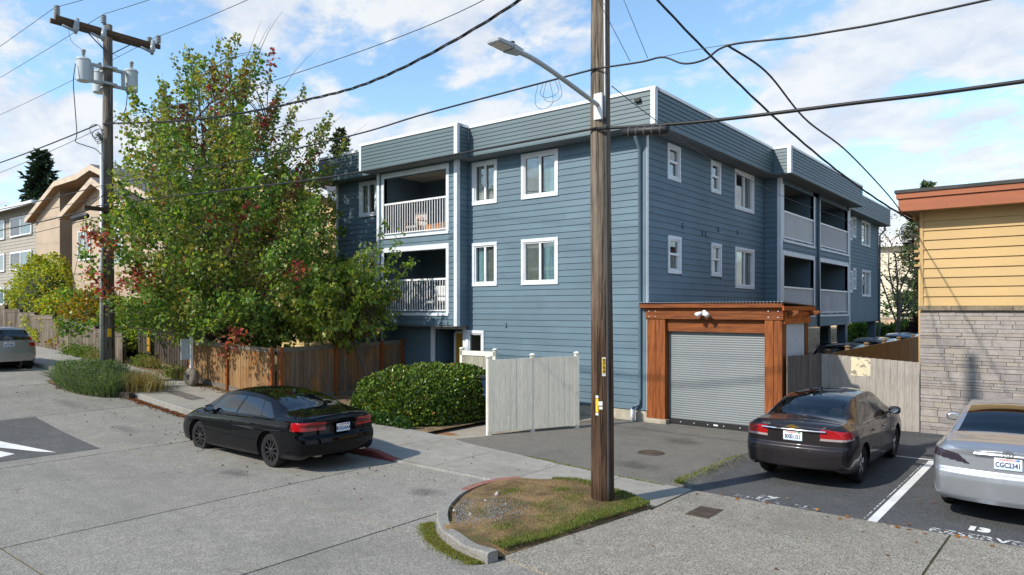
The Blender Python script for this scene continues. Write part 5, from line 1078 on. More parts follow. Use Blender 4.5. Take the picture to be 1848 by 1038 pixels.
# small hanging loops on the cable left of the pole
wl_ = thing('cable_slack', 'thin drooping cable loops hanging left of the near pole', 'cable', (2.3, yy, 6.1))
for k, (dx, dz) in enumerate(((0, .42), (.10, .26), (.16, .34))):
    B = MB(); x0 = 2.15+dx; B.tube(sp_([(x0, yy, 6.345), (x0-.02, yy-.05, 6.345-dz*.7), (x0+.12, yy-.05, 6.345-dz), (x0+.3, yy-.03, 6.345-dz*.8), (x0+.22, yy, 6.345)], 24), .0035, 5); B.build('cable_loop', m_cable, wl_, True)
# parking sign on a white post set in a tyre-like concrete base
SG = thing('sign_post', 'leaning white sign post with a narrow pale sign in a round concrete base', 'sign post', (-12.75, -5.35, zw(-12.75)))
z0 = zw(-12.75); b = MB(); b.box(-12.79, -12.71, -5.38, -5.30, z0+.1, 2.05); b.build('post', m_vinyl, SG, bevel=.006)
b = MB(); b.box(-12.85, -12.825, -5.62, -5.36, 1.35, 1.98); b.build('sign_plate', pmat('pale_sign', (.42, .50, .55), .4, .1, 4), SG)
b = MB(); b.lathe([(.10, -.11), (.24, -.12), (.29, -.06), (.29, .06), (.24, .12), (.10, .11), (.08, 0), (.10, -.11)], (-12.72, -5.34, z0+.26), 'y', 24); b.build('concrete_base', pmat('base_concrete', (.16, .14, .115), .95, .25, 6, .2, 40, .6), SG, True)
# ------------------------------------------------------------------ trees, shrubs, grass
rng = np.random.default_rng(11)
def unit(v): return v/np.maximum(np.linalg.norm(v, axis=-1, keepdims=True), 1e-9)
def leaf_cloud(name, C, A, size, cols, mat, par, width=.38, fold=.12, smooth=False):
    """one folded leaf of two faces at every point C, pointing along A"""
    N = len(C); A = unit(A); s = unit(np.cross(A, unit(rng.normal(size=(N, 3))))); n = np.cross(A, s); L = np.asarray(size).reshape(-1, 1)*np.ones((N, 1))
    V = np.stack([C, C+A*L*.5+s*L*width+n*L*fold, C+A*L, C+A*L*.5-s*L*width+n*L*fold], 1).reshape(-1, 3); k = np.arange(N)*4
    F = np.concatenate([np.stack([k, k+1, k+2], -1), np.stack([k, k+2, k+3], -1)]); return obj(name, npmesh(name, V, F, np.repeat(cols, 4, 0)), mat, par)
m_leaf = leaf_mat('leaf', .48, .42); m_gloss = leaf_mat('glossy_leaf', .18, .28); m_needle = leaf_mat('needle', .15, .6); m_blade = leaf_mat('grass_blade', .4, .6)
m_bark = pmat('bark', (.10, .075, .055), .9, .25, 6, .25, 40, .6, stretch=(1, 1, .3)); m_bark2 = pmat('grey_bark', (.16, .135, .11), .9, .25, 6, .25, 40, .6, stretch=(1, 1, .3))
def pal(n, cols, w, jit=.22):
    idx = rng.choice(len(cols), n, p=np.array(w)/sum(w)); c = np.array(cols)[idx]; return np.clip(c*(1+rng.normal(0, jit, (n, 1)))*(1+rng.normal(0, .07, (n, 3))), .004, .9)
GREEN = [(0.111, 0.201, 0.044), (0.156, 0.253, 0.05), (0.23, 0.305, 0.06), (0.074, 0.141, 0.037)]; YG = [(0.348, 0.372, 0.048), (0.444, 0.432, 0.054), (0.24, 0.312, 0.048), (0.504, 0.372, 0.048)]; RED = [(0.377, 0.058, 0.065), (0.246, 0.065, 0.058), (0.478, 0.102, 0.087), (0.29, 0.145, 0.065)]; OLIVE = [(0.251, 0.236, 0.059), (0.31, 0.244, 0.066), (0.325, 0.318, 0.066)]
def branch(B, p0, p1, r0, r1, bend=.12, n=5, k=5):
    p0, p1 = np.array(p0, float), np.array(p1, float); L = np.linalg.norm(p1-p0); off = rng.normal(size=3)*bend*L*.5
    P = [tuple(p0+(p1-p0)*t+off*math.sin(math.pi*t)+np.array([0, 0, .06*L*math.sin(math.pi*t)])) for t in np.linspace(0, 1, n)]; B.tube(P, [r0+(r1-r0)*t for t in np.linspace(0, 1, n)], k, caps=False); return P
# --- big multi-stemmed maple
def maple():
    bx_, by_ = -13.9, -4.05; z0 = zw(bx_); T = thing('maple_tree', 'large multi stemmed maple turning red at its crown behind the cedar fence', 'tree', (bx_, by_, z0))
    B = MB(); stems = []
    for i in range(8):
        a = 2*math.pi*i/8+.3; r = .35+.5*(i % 2); top = np.array([bx_+math.cos(a)*r*2.2, by_+math.sin(a)*r*2.0, z0+9.6-(i % 3)*1.0])
        P = branch(B, (bx_+.1*math.cos(a), by_+.1*math.sin(a), z0-.1), top, .085, .018, .10, 9, 7); stems.append(np.array(P))
    hs = np.array([1.5, 2.2, 3.5, 5.0, 7.0, 8.5, 9.8, 11.0, 11.9]); rr = np.array([3.2, 4.5, 5.3, 5.2, 4.6, 4.0, 3.3, 2.3, 1.2]); C = []; A = []; cols = []; size = []
    def spray(tip, d, n, spread, length, pool, sz):
        t = rng.random(n)**.75; base = tip-d*length; C.append(base+np.outer(t*length, d)+rng.normal(size=(n, 3))*spread*(1.15-.75*t)[:, None]); A.append(d*.5+rng.normal(size=(n, 3))*.75+np.array([0, 0, -.35])); cols.append(pal(n, *pool)); size.append(rng.uniform(.6, 1.25, n)*sz)
    ns = 960
    for i in range(ns):
        h = 1.5+(11.6-1.5)*rng.beta(1.15, 1.45); R = np.interp(h, hs, rr); a = rng.uniform(0, 2*math.pi); q = (rng.random()**.45)
        # lobes: the outline is uneven
        R *= 1+(.12+.012*h)*math.sin(3*a+h*.5)+.12*math.sin(5*a-h*.9); x, y = math.cos(a)*R*q, math.sin(a)*R*q*.92
        if y < 0 and h < 2.4: h = 2.4+rng.random()*.6
        if math.hypot(bx_+x-LX, by_+y-LY) < (.8 if h < 6.5 else 1.7) or (by_+y < -6.6 and bx_+x < -14.5) or (by_+y < -5.2 and bx_+x < -16.0): continue
        tip = np.array([bx_+x, by_+y, z0-.55+h+rng.normal()*.12]); up = np.interp(h, [1.5, 4, 7, 10], [-.1, .45, 1.3, 2.4]); out = np.array([x, y, 0])/max(R, .1); d = unit(out*1.0+np.array([0, 0, up])+rng.normal(size=3)*.22)
        redp = np.interp(h, [2, 5, 7.5, 10], [.02, .05, .13, .16]); k = rng.random()
        pool = (RED, [3, 3, 2, 3], .3) if k < redp else ((OLIVE+GREEN[:3], [3, 3, 3, 2, 2, 2], .25) if rng.random() < np.interp(h, [2, 6, 9], [.12, .40, .75]) else (GREEN+[YG[2]], [3, 4, 3, 2, 1.4], .25))
        dens = np.interp(h, [1.5, 5, 8, 11], [122, 112, 84, 58]); Ls = np.interp(h, [1.5, 6, 10], [.9, 1.1, 1.35]); spray(tip, d, int(dens*rng.uniform(.55, 1.3)), np.interp(h, [2, 10], [.24, .12]), Ls, pool, .12)
        st = stems[rng.integers(8)]; hh = max(.8, h-.55-np.interp(q*R, [0, 5], [.3, 2.0])); j = np.argmin(abs(st[:, 2]-(z0+hh))); p0 = st[j]; e = tip-d*Ls*.15
        if i % 2 == 0: branch(B, p0, e, .022, .005, .10, 5, 4)
        else: branch(B, e-d*Ls*.9, e, .010, .004, .05, 3, 4)
    # bare leaders above the crown
    for (x, y, h, dx) in ((1.1, .8, 12.4, .45), (1.5, 1.1, 12.3, .2), (.5, .2, 12.0, -.5), (2.4, 1.6, 11.4, 1.0), (1.8, 1.1, 12.6, .5), (2.9, 1.9, 9.2, 1.4), (3.3, 2.3, 8.9, 1.7)): branch(B, (bx_+x*.6, by_+y*.6, z0+h-3.0), (bx_+x+dx*.6, by_+y+dx*.4, z0+h-.55), .016, .003, .05, 6, 4)
    B.build('trunk', m_bark2, T, True); leaf_cloud('crown', np.concatenate(C), np.concatenate(A), np.concatenate(size), np.concatenate(cols), m_leaf, T, .46, .10); print('maple leaves', sum(map(len, C)))
maple()
# --- young cherry in front of the fence
def cherry():
    x0, y0 = -8.25, -2.05; z0 = .12; T = thing('cherry_tree', 'small cherry tree with drooping long leaves in front of the cedar fence', 'tree', (x0, y0, z0)); B = MB()
    fork = np.array([x0-.38, y0-.35, 1.95]); branch(B, (x0, y0, z0-.1), (x0-.12, y0-.1, 1.1), .085, .07, .03, 4, 9); branch(B, (x0-.12, y0-.1, 1.08), fork, .07, .055, .05, 4, 9); C = []; A = []; cols = []; size = []; c0 = np.array([x0-.75, y0-.55, 3.1])
    for i in range(185):
        a = rng.uniform(0, 6.283); h = rng.uniform(-1, 1); q = rng.random()**.4; rx = 1.95*math.sqrt(max(.05, 1-h*h*.8)); tip = c0+np.array([math.cos(a)*rx*q, math.sin(a)*rx*q, h*1.25+(.9*(rng.random() < .10))]); d = unit(np.array([math.cos(a), math.sin(a), .35+h*.8])+rng.normal(size=3)*.25)
        n = int(rng.uniform(28, 60)); t = rng.random(n); C.append(tip-np.outer((1-t)*.75, d)+rng.normal(size=(n, 3))*.085); A.append(d*.35+rng.normal(size=(n, 3))*.5+np.array([0, 0, -.75])); cols.append(pal(n, GREEN[1:3]+YG[:3]+[(.2, .11, .04)], [3, 4, 1, .7, 3, .5])); size.append(rng.uniform(.7, 1.2, n)*.19); branch(B, fork+(tip-fork)*rng.uniform(.0, .3), tip, .018, .004, .08, 5, 4)
    for (dx, dy, zz) in ((.9, .9, 5.2), (.55, .5, 5.6), (1.35, 1.05, 4.5)): # upright shoots
        tip = np.array([x0-.4+dx, y0-.1+dy, zz]); branch(B, fork, tip, .022, .004, .05, 6, 5); n = 110; t = rng.random(n); C.append(np.array([fork+(tip-fork)*(.45+.55*k) for k in t])+rng.normal(size=(n, 3))*.09); A.append(rng.normal(size=(n, 3))*.6+np.array([0, 0, -.4])); cols.append(pal(n, GREEN[:3]+YG[2:3], [3, 4, 3, 2])); size.append(rng.uniform(.7, 1.2, n)*.17)
    B.build('trunk', m_bark, T, True); leaf_cloud('crown', np.concatenate(C), np.concatenate(A), np.concatenate(size), np.concatenate(cols), m_leaf, T, .23, .06)
cherry()
# --- clipped hedge
def shell(n, c, r, e=3.0, zmin=.0):
    """points and outward normals on a superellipsoid"""
    v = unit(rng.normal(size=(n, 3))); v[:, 2] = abs(v[:, 2]); k = (np.abs(v)**e).sum(1)**(-1/e); p = v*k[:, None]; nrm = unit(np.sign(p)*np.abs(p)**(e-1)/np.array(r)); return np.array(c)+p*np.array(r), nrm
def shrub(name, label, c, r, n, sz, pool, mat, e=2.5, depth=.12, core=True, cat='shrub', group=None, lump=.06, upb=.2, width=.38, stem=False):
    T = thing(name, label, cat, (c[0], c[1], c[2]), group); p, nr = shell(n, c, r, e); f = np.sin(p[:, 0]*3.1+p[:, 1]*2.3)*np.sin(p[:, 1]*3.7+p[:, 2]*2.9)*lump+np.sin(p[:, 0]*9+p[:, 2]*8)*np.sin(p[:, 1]*8)*lump*.5; p = p+nr*(f-abs(rng.normal(0, depth, n)))[:, None]
    leaf_cloud('foliage', p, nr*.55+rng.normal(size=(n, 3))*.6+np.array([0, 0, upb]), rng.uniform(.65, 1.25, n)*sz, pal(n, *pool), mat, T, width)
    if core:
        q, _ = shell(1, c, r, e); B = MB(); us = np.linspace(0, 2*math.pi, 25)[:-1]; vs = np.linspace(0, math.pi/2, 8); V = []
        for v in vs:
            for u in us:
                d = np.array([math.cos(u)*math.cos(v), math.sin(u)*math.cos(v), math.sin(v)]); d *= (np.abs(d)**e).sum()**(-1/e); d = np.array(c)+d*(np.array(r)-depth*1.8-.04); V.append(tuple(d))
        B.add(V, [(i*24+j, i*24+(j+1) % 24, i*24+24+(j+1) % 24, i*24+24+j) for i in range(7) for j in range(24)]); B.build('inner_core', pmat('dark_core', (.035, .045, .018), .95, .3, 6) if 'dark_core' not in MATS else MATS['dark_core'], T, True)  # plain dark core added inside the leaves to block the view through
    return T
HG = [(0.073, 0.129, 0.022), (0.112, 0.179, 0.027), (0.179, 0.235, 0.036), (0.302, 0.314, 0.045), (0.045, 0.084, 0.018), (0.336, 0.157, 0.045)]
shrub('hedge', 'dense rounded clipped evergreen hedge beside the ivory gate', (-4.72, -3.0, .06), (1.62, 1.98, 1.36), 30000, .085, (HG, [4, 5, 3, .7, 4, .12], .28), m_gloss, 2.9, .06, cat='hedge', lump=.05)
ivy = rng.random(2500); p = np.stack([-6.3+ivy*2.9, -4.93-rng.random(2500)*.12+.0*ivy, .08+rng.random(2500)**2*.32], -1); p[:, 1] += np.where(p[:, 0] < -5.6, .25, 0)
T = thing('ivy', 'low glossy ivy spilling along the foot of the hedge', 'ivy', (-4.9, -4.95, .05)); leaf_cloud('foliage', p, rng.normal(size=(2500, 3))+np.array([0, -.8, .3]), rng.uniform(.05, .10, 2500), pal(2500, [(.03, .075, .02), (.05, .11, .025), (.09, .15, .03)], [3, 3, 1]), m_gloss, T, .45)
# --- yellow-green shrubs over the stepped fence
for i, (x, y, rx, rz, lab, pool) in enumerate(((-31.5, -3.2, 2.7, 3.9, 'tall yellow green shrub above the stepped fence, nearest the grey house', (YG, [4, 3, 4, 1], .22)), (-27.6, -3.5, 2.0, 2.2, 'loose yellow green shrub below the tan gable', (YG, [3, 3, 4, 1], .22)), (-24.6, -3.4, 1.9, 2.3, 'yellow and orange turning shrub above the stepped fence', ([(.32, .22, .03), (.36, .17, .025), (.22, .22, .03)], [3, 2, 4], .2)), (-21.9, -3.3, 1.7, 1.9, 'green and gold shrub beside the utility pole fence end', (YG+GREEN, [2, 2, 3, 1, 2, 2, 1, 1], .22)))):
    shrub('shrub', lab, (x, y, zr(x)+.3), (rx, 1.5, rz), 7000, .15, pool, m_leaf, 2.2, .22, lump=.28, upb=.0)
def stalks(name, label, base, n, spread, h, pool, cat, lean=.5, w=.010, curve=.3, mat=None, kind=None, par=None):
    """upright thin blades, three faces each"""
    b = np.array([base(rng) for _ in range(n)]); a = rng.uniform(0, 6.283, n); ln = rng.random(n)*lean; hh = h*rng.uniform(.5, 1.15, n); d = np.stack([np.cos(a)*ln, np.sin(a)*ln, np.ones(n)], -1); d = unit(d); s = unit(np.cross(d, rng.normal(size=(n, 3))))*w; mid = b+d*hh[:, None]*.55; tip = b+d*hh[:, None]+np.stack([np.cos(a), np.sin(a), -np.ones(n)*.6], -1)*(hh*ln*curve)[:, None]
    V = np.stack([b-s, b+s, mid+s*.8, mid-s*.8, tip], 1).reshape(-1, 3); k = np.arange(n)*5; F = np.concatenate([np.stack(q, -1) for q in ((k, k+1, k+2), (k, k+2, k+3), (k+3, k+2, k+4))]); m = npmesh(name, V, F, np.repeat(pal(n, *pool), 5, 0))
    o = obj(name, m, mat or m_blade, par)
    if name == 'blades': o['kind'] = 'stuff'
    if label: props(o, label, cat)
    if kind: o['kind'] = kind
    return o
LAV = [(0.155, 0.202, 0.101), (0.116, 0.171, 0.078), (0.217, 0.24, 0.132), (0.078, 0.124, 0.062), (0.132, 0.217, 0.062)]
T = thing('lavender_shrub', 'bushy grey green lavender spilling over the kerb at the far pole', 'shrub', (-14.2, -7.4, zr(-14.2)))
def lb(r):
    while True:
        x, y = r.uniform(-1, 1), r.uniform(-1, 1)
        if x*x+y*y < 1: break
    X = -14.3+1.75*x; return (X, -7.55+.75*y, zr(X)+.03)
stalks('stems', None, lb, 9000, .5, .80, (LAV, [3, 3, 2, 3, 2], .25), None, .9, .005, .35, par=T)
n = 11000; q = np.array([lb(rng) for _ in range(n)]); q[:, 2] += rng.random(n)**.8*.80*(1-.5*((q[:, 0]+14.3)/1.75)**2); leaf_cloud('foliage', q, rng.normal(size=(n, 3))+np.array([0, 0, .8]), rng.uniform(.05, .11, n), pal(n, LAV, [3, 3, 2, 3, 2]), m_leaf, T, .16)
DRY = [(.30, .22, .09), (.24, .17, .07), (.36, .29, .13), (.20, .19, .06)]
T = thing('dry_grass', 'straw coloured dry grass tuft between the far pole and the pavement', 'grass', (-12.9, -6.85, zr(-12.9)))
stalks('blades', None, lambda r: (-13.0+r.normal()*.38, -6.85+r.normal()*.25, zw(-13.0)-.03), 2600, .4, .62, (DRY, [3, 2, 2, 2], .2), None, .7, .006, .4, par=T)
T = thing('planter_edge', 'dark timber edging in front of the lavender', 'edging', (-13.3, -8.25, zr(-13.3)))
b = MB(); b.add([(x, y, zr(x)+z) for z in (-.03, .16) for x, y in ((-14.9, -8.33), (-12.2, -7.42), (-12.28, -7.26), (-14.95, -8.18))], [(3, 2, 1, 0), (4, 5, 6, 7), (0, 1, 5, 4), (1, 2, 6, 5), (2, 3, 7, 6), (3, 0, 4, 7)]); b.build('timber', m_fdark, T)
strip_ = MB(); strip_.add([(x, y, zr(x)+.07) for x, y in ((-16.2, -8.2), (-14.9, -8.25), (-12.3, -7.35), (-12.3, -7.1), (-16.2, -7.1))], [(0, 1, 2, 3, 4)]); o = strip_.build('planter_soil', m_soil); o['kind'] = 'structure'
for i, (x, y, k) in enumerate(((-22.6, -5.15, 'nearest the hatchback'), (-21.6, -5.2, 'in the middle of the stepped fence foot'), (-20.6, -5.15, 'with a dry patch beside it'), (-17.6, -4.6, 'at the foot of the mustard plank'), (-14.4, -5.0, 'at the foot of the picket fence beside the sign post'))):
    T = thing('weed_clump', 'leafy green weed clump '+k, 'weed', (x, y, zw(x))); n = 900; q = np.stack([x+rng.normal(size=n)*.38, y+rng.normal(size=n)*.13, zw(x)+.0+abs(rng.normal(size=n))*.17], -1); leaf_cloud('foliage', q, rng.normal(size=(n, 3))+np.array([0, 0, .7]), rng.uniform(.05, .11, n), pal(n, [(.14, .20, .035), (.09, .15, .03), (.22, .24, .05)], [3, 3, 1]), m_leaf, T, .3)
    if i > 1: stalks('blades', None, lambda r: (x+.4+r.normal()*.3, y+r.normal()*.12, zw(x)), 500, .4, .42, (DRY, [3, 2, 2, 2], .2), None, .5, .005, .3, par=T)
# --- conifers and far trees
def conifer(label, x, y, z0, H, R, n, pool, sz=.45, droop=-.25, first=.12):
    T = thing('conifer', label, 'tree', (x, y, z0)); B = MB(); B.tube([(x, y, z0-.2), (x, y, z0+H*.6), (x, y, z0+H*.97)], [H*.016, H*.009, .02], 8); C = []; A = []; cols = []; nb = int(H*9)
    for i in range(nb):
        h = first+(1-first)*(i/nb); r = R*(1-h)**.85*rng.uniform(.45, 1.2)+.12; a = i*2.4+rng.normal()*.3; d = np.array([math.cos(a), math.sin(a), droop+.5*h]); m = max(14, int(n/nb*(1.6-h*1.2))); t = rng.random(m)**.8; p = np.array([x, y, z0+H*h])+np.outer(t*r, d)+np.stack([rng.normal(size=m), rng.normal(size=m), rng.normal(size=m)*.5], -1)*r*.13; C.append(p); A.append(d*.8+rng.normal(size=(m, 3))*.5+np.array([0, 0, -.25])); B.tube([(x, y, z0+H*h), tuple(np.array([x, y, z0+H*h])+d*r*.9)], [.05*(1-h)+.01, .006], 4, caps=False)
    B.build('trunk', m_bark, T, True); C = np.concatenate(C); leaf_cloud('crown', C, np.concatenate(A), rng.uniform(.6, 1.2, len(C))*sz, pal(len(C), *pool), m_needle, T, .22)
CON = ([(.016, .034, .018), (.022, .045, .024), (.035, .06, .03)], [3, 3, 1], .25)
conifer('dark blue green conifer standing behind the grey house on the hill', -76.5, 11.2, 4, 15.4, 4.8, 6500, CON, .8, -.22)
conifer('dark conifer tip showing above the shingled end of the blue parapet', -28.3, 12.3, .8, 13.6, 3.3, 7000, ([(.03, .06, .02), (.05, .085, .03), (.09, .11, .035)], [3, 3, 1], .25), .35, -.1)
CONR = ([(.035, .070, .022), (.055, .10, .03), (.09, .13, .035)], [3, 3, 2], .25)
conifer('green conifer rising behind the corner of the yellow building', 1.0, 35.6, .0, 11.0, 3.0, 12000, CONR, .32, -.05, .06)
def bare(label, x, y, z0, H, sparse, pool):
    T = thing('bare_tree', label, 'tree', (x, y, z0)); B = MB(); tips = []
    branch(B, (x, y, z0-.1), (x+.2, y, z0+H*.45), .13, .08, .04, 5, 8)
    for i in range(9):
        a = i*2.4; p1 = np.array([x+.2+math.cos(a)*H*.28*rng.uniform(.6, 1.1), y+math.sin(a)*H*.28, z0+H*rng.uniform(.6, .95)]); P = branch(B, (x+.1, y, z0+H*rng.uniform(.2, .45)), p1, .05, .02, .12, 6, 5)
        for k in range(7):
            s = np.array(P[rng.integers(2, 6)]); e = s+unit(rng.normal(size=3)+np.array([0, 0, .7]))*H*rng.uniform(.10, .20); Q = branch(B, s, e, .016, .006, .12, 4, 4); tips.append(e)
            for _ in range(3): branch(B, Q[2], np.array(Q[2])+unit(rng.normal(size=3)+np.array([0, 0, .5]))*H*.09, .008, .004, .1, 3, 3)
    B.build('trunk', m_bark2, T, True); t = np.repeat(np.array(tips), sparse, 0); n = len(t); leaf_cloud('crown', t+rng.normal(size=(n, 3))*.3, rng.normal(size=(n, 3)), rng.uniform(.10, .2, n), pal(n, *pool), m_leaf, T, .35)
bare('nearly bare autumn tree with thin twigs beyond the blue building', 0.5, 28.4, 0, 8.6, 12, ([(.20, .16, .06), (.24, .12, .05), (.14, .13, .05)], [2, 1, 2]))
shrub('shrub', 'dark purple leaved shrub between the fence and the cream building', (2.35, 27.6, .3), (1.3, 1.3, 2.5), 6000, .16, ([(.045, .018, .028), (.07, .025, .035), (.03, .02, .02)], [3, 2, 2], .25), m_leaf, 2.2, .2, lump=.25)
for i, (x, y, lab) in enumerate(((-1.6, 31.5, 'round green hedge bush behind the middle carport post'), (.6, 31.5, 'round green hedge bush beside the purple shrub'))): shrub('shrub', lab, (x, y, .2), (1.5, 1.2, 1.9), 4000, .17, (GREEN, [3, 3, 2, 2], .25), m_leaf, 2.5, .18, lump=.15)
# --- grass, gravel, fallen leaves
GR = ([(.11, .165, .03), (.15, .20, .04), (.21, .235, .055), (.26, .22, .09)], [3, 3, 3, 2], .22)
def edge(P, w):
    P = [np.array(p) for p in P]
    def f(r):
        L = [np.linalg.norm(b-a) for a, b in zip(P[:-1], P[1:])]; i = r.choice(len(L), p=np.array(L)/sum(L)); t = r.random(); q = P[i]+(P[i+1]-P[i])*t; d = unit(P[i+1]-P[i]); o_ = abs(r.normal())*w-.02; q = q+np.array([-d[1], d[0]])*o_; return (q[0], q[1], bed_h(q[0], q[1])-.02)
    return f
stalks('grass_strip', None, edge([(3.40, -9.9), (3.52, -9.2), (3.66, -8.3), (3.82, -7.1)],   .16), 9000, .2, .055, GR, None, .5, .004, .3, kind='stuff')
stalks('grass_strip', None, edge([(3.82, -7.08), (3.2, -6.82), (2.55, -6.56), (1.9, -6.78)], .10), 3000, .2, .055, GR, None, .5, .004, .3, kind='stuff')
stalks('grass_tuft', None, lambda r: (lambda x, y: (x, y, bed_h(x, y)-.02))(*[(3.1, -8.6), (2.5, -7.4), (2.75, -8.2), (3.5, -7.45), (3.1, -7.05), (2.2, -8.9), (2.9, -9.3), (1.9, -7.9), (2.9, -7.7)][r.integers(9)]+r.normal(size=2)*np.array([.10, .12])), 3200, .2, .06, GR, None, .6, .004, .3, kind='stuff')
stalks('dry_thatch', None, lambda r: (lambda x, y: (x, y, bed_h(x, y)-.015))(r.uniform(1.7, 3.5), r.uniform(-9.2, -6.95)), 5000, .3, .035, ([(.22, .16, .07), (.17, .12, .05), (.14, .15, .04)], [3, 3, 1], .25), None, 1.3, .004, .3, kind='stuff')
stalks('gutter_grass', None, lambda r: (lambda s, o_: (np.interp(s, np.arange(45), cp[:, 0])-o_*.6-.02, np.interp(s, np.arange(45), cp[:, 1])-o_*.8-.02, .0))(27+16.8*r.random(), abs(r.normal())*.075+r.random()*.03), 6500, .3, .042, ([(.20, .21, .04), (.24, .23, .05), (.14, .19, .035), (.26, .2, .08)], [3, 2, 2, 1], .25), None, .9, .004, .3, kind='stuff')
stalks('berm_grass', None, lambda r: (3.58+r.normal()*.05, -5.65+2.6*r.random()**1.8, .085), 900, .3, .07, ([(.22, .22, .04), (.13, .18, .03), (.26, .2, .05)], [3, 3, 1], .25), None, .8, .005, .3, kind='stuff')
stalks('kerb_moss', None, lambda r: (lambda x: (x, -5.20-.115*(x+.9)-(.06 if x > 1 else 0)+r.normal()*.02, .03))(r.uniform(.2, 3.4)), 1500, .3, .03, GR, None, 1.0, .004, .3, kind='stuff')
def pebbles(name, n, f, r0, r1, mat, kind='stuff'):
    B = []; F = []; k = 0; oc = np.array([(1, 0, 0), (-1, 0, 0), (0, 1, 0), (0, -1, 0), (0, 0, 1), (0, 0, -1)], float); tf = np.array([(0, 2, 4), (2, 1, 4), (1, 3, 4), (3, 0, 4), (2, 0, 5), (1, 2, 5), (3, 1, 5), (0, 3, 5)])
    V = []
    for i in range(n): p = np.array(f(rng)); s = rng.uniform(r0, r1)*rng.uniform(.6, 1.3, 3); V.append(oc*s+p); F.append(tf+6*i)
    o = obj(name, npmesh(name, np.concatenate(V), np.concatenate(F)), mat); o['kind'] = kind
def gravel_pt(r):
    while True:
        x, y = r.normal(2.1, .33), r.normal(-9.0, .36)
        if in_poly(x, y, [tuple(c_+np.array([.18, .15])) for c_ in cp]+[(3.2, -8.6), (2.2, -7.4)]): return (x, y, bed_h(x, y)+.002)
pebbles('gravel', 1700, gravel_pt, .005, .012, pmat('gravel_stone', (.20, .20, .205), .9, .35, 30, .3, 80, .2)); pebbles('gravel', 5, lambda r: (lambda p: (p[0], p[1], p[2]))(gravel_pt(r)), .02, .045, pmat('pale_rubble', (.34, .33, .31), .9, .2, 20))
def litter(name, n, f, sz, pool):
    q = np.array([f(rng) for _ in range(n)]); A = rng.normal(size=(n, 3)); A[:, 2] *= .12; N = len(q); A = unit(A); s = unit(np.cross(A, np.array([0, 0, 1.])+rng.normal(size=(N, 3))*.25)); L = rng.uniform(.6, 1.2, (N, 1))*sz; V = np.stack([q, q+A*L*.5+s*L*.4+np.array([0, 0, .010]), q+A*L+np.array([0, 0, .006]), q+A*L*.5-s*L*.4+np.array([0, 0, .012])], 1).reshape(-1, 3); k = np.arange(N)*4; F = np.concatenate([np.stack([k, k+1, k+2], -1), np.stack([k, k+2, k+3], -1)]); o = obj(name, npmesh(name, V, F, np.repeat(pal(N, *pool), 4, 0)), m_leaf); o['kind'] = 'stuff'
BRN = ([(.20, .055, .03), (.28, .12, .04), (.16, .07, .035), (.12, .05, .035)], [3, 2, 3, 2], .25)
litter('fallen_leaves', 900, lambda r: (lambda x: (x, -7.30-abs(r.normal())*.10, zr(x)+.004))(-12.6+3.8*r.random()**1.2), .07, BRN); litter('fallen_leaves', 700, lambda r: (lambda x: (x, -5.0-abs(r.normal())*.16+.05, zw(x)+.004))(r.uniform(-13.4, -9.0)), .07, ([(.30, .18, .07), (.24, .13, .06), (.16, .09, .05)], [3, 2, 2], .25))
litter('fallen_leaves', 130, lambda r: (lambda x: (x, r.uniform(-9.6, -7.4), zr(x)+.004))(r.uniform(-16, 1)), .06, BRN); litter('fallen_leaves', 60, lambda r: (lambda x: (x, r.uniform(-6.9, -5.1), zw(x)+.004))(r.uniform(-13, 3.4)), .05, BRN)
litter('fallen_leaves', 26, lambda r: (lambda x: (x, -5.82-.0275*(x-5)+r.normal()*.06, .040))(r.uniform(4.2, 8.6)), .075, ([(.42, .17, .04), (.30, .12, .05)], [2, 1], .2)); litter('fallen_leaves', 40, lambda r: (r.uniform(3.8, 8.4), r.uniform(-9, -.5), .040 if True else 0), .05, ([(.35, .2, .06), (.25, .12, .05)], [1, 1], .2))
# ------------------------------------------------------------------ cars
m_tyre = pmat('tyre_rubber', (.011, .011, .012), .85, .2, 8, .2, 60, .3)
m_tint = None
def tinted(name, c, tr=.25):
    t = NT(name); t.t.nodes.remove(t.b)
    tp = t.n('ShaderNodeBsdfTransparent'); tp.inputs[0].default_value = tuple(c)+(1,)
    gl = t.n('ShaderNodeBsdfGlossy'); gl.inputs['Roughness'].default_value = .01; gl.inputs['Color'].default_value = (1, 1, 1, 1)
    mx = t.n('ShaderNodeMixShader'); t.l(schlick(t, .11), mx.inputs[0]); t.l(tp.outputs[0], mx.inputs[1]); t.l(gl.outputs[0], mx.inputs[2]); t.l(mx.outputs[0], t.out.inputs[0]); return t.m
m_carglass = tinted('car_glass', (.35, .42, .42)); m_priv = tinted('dark_car_glass', (.05, .055, .06))
def lamp(name, c, rough=.12):
    t = NT(name); t.set(Base_Color=lin(c), Roughness=rough); t.b.inputs['Coat Weight'].default_value = .4; t.b.inputs['Specular IOR Level'].default_value = .4
    v = t.n('ShaderNodeTexVoronoi'); v.inputs['Scale'].default_value = 26; t.l(t.pos(obj=True), v.inputs['Vector'])
    t.bump(v.outputs['Distance'], .15, .01); return t.m
m_red = lamp('red_lens', (.33, .004, .006)); m_darkred = lamp('dark_red_lens', (.10, .004, .006)); m_clear = lamp('clear_lens', (.34, .28, .28)); m_smoke = lamp('smoked_lens', (.035, .028, .040))
m_steel = pmat('dull_steel', (.30, .30, .31), .3, .05, 3, bump=0, metal=1)
m_chrome = pmat('chrome', (.75, .75, .76), .08, .03, 2, bump=0, metal=1)
m_blackpl = pmat('satin_black', (.012, .012, .013), .45, .1, 4, bump=.05)
m_under = pmat('underbody', (.012, .012, .012), .9, .2, 3)
m_seat = pmat('seat_cloth', (.10, .10, .105), .9, .1, 4)
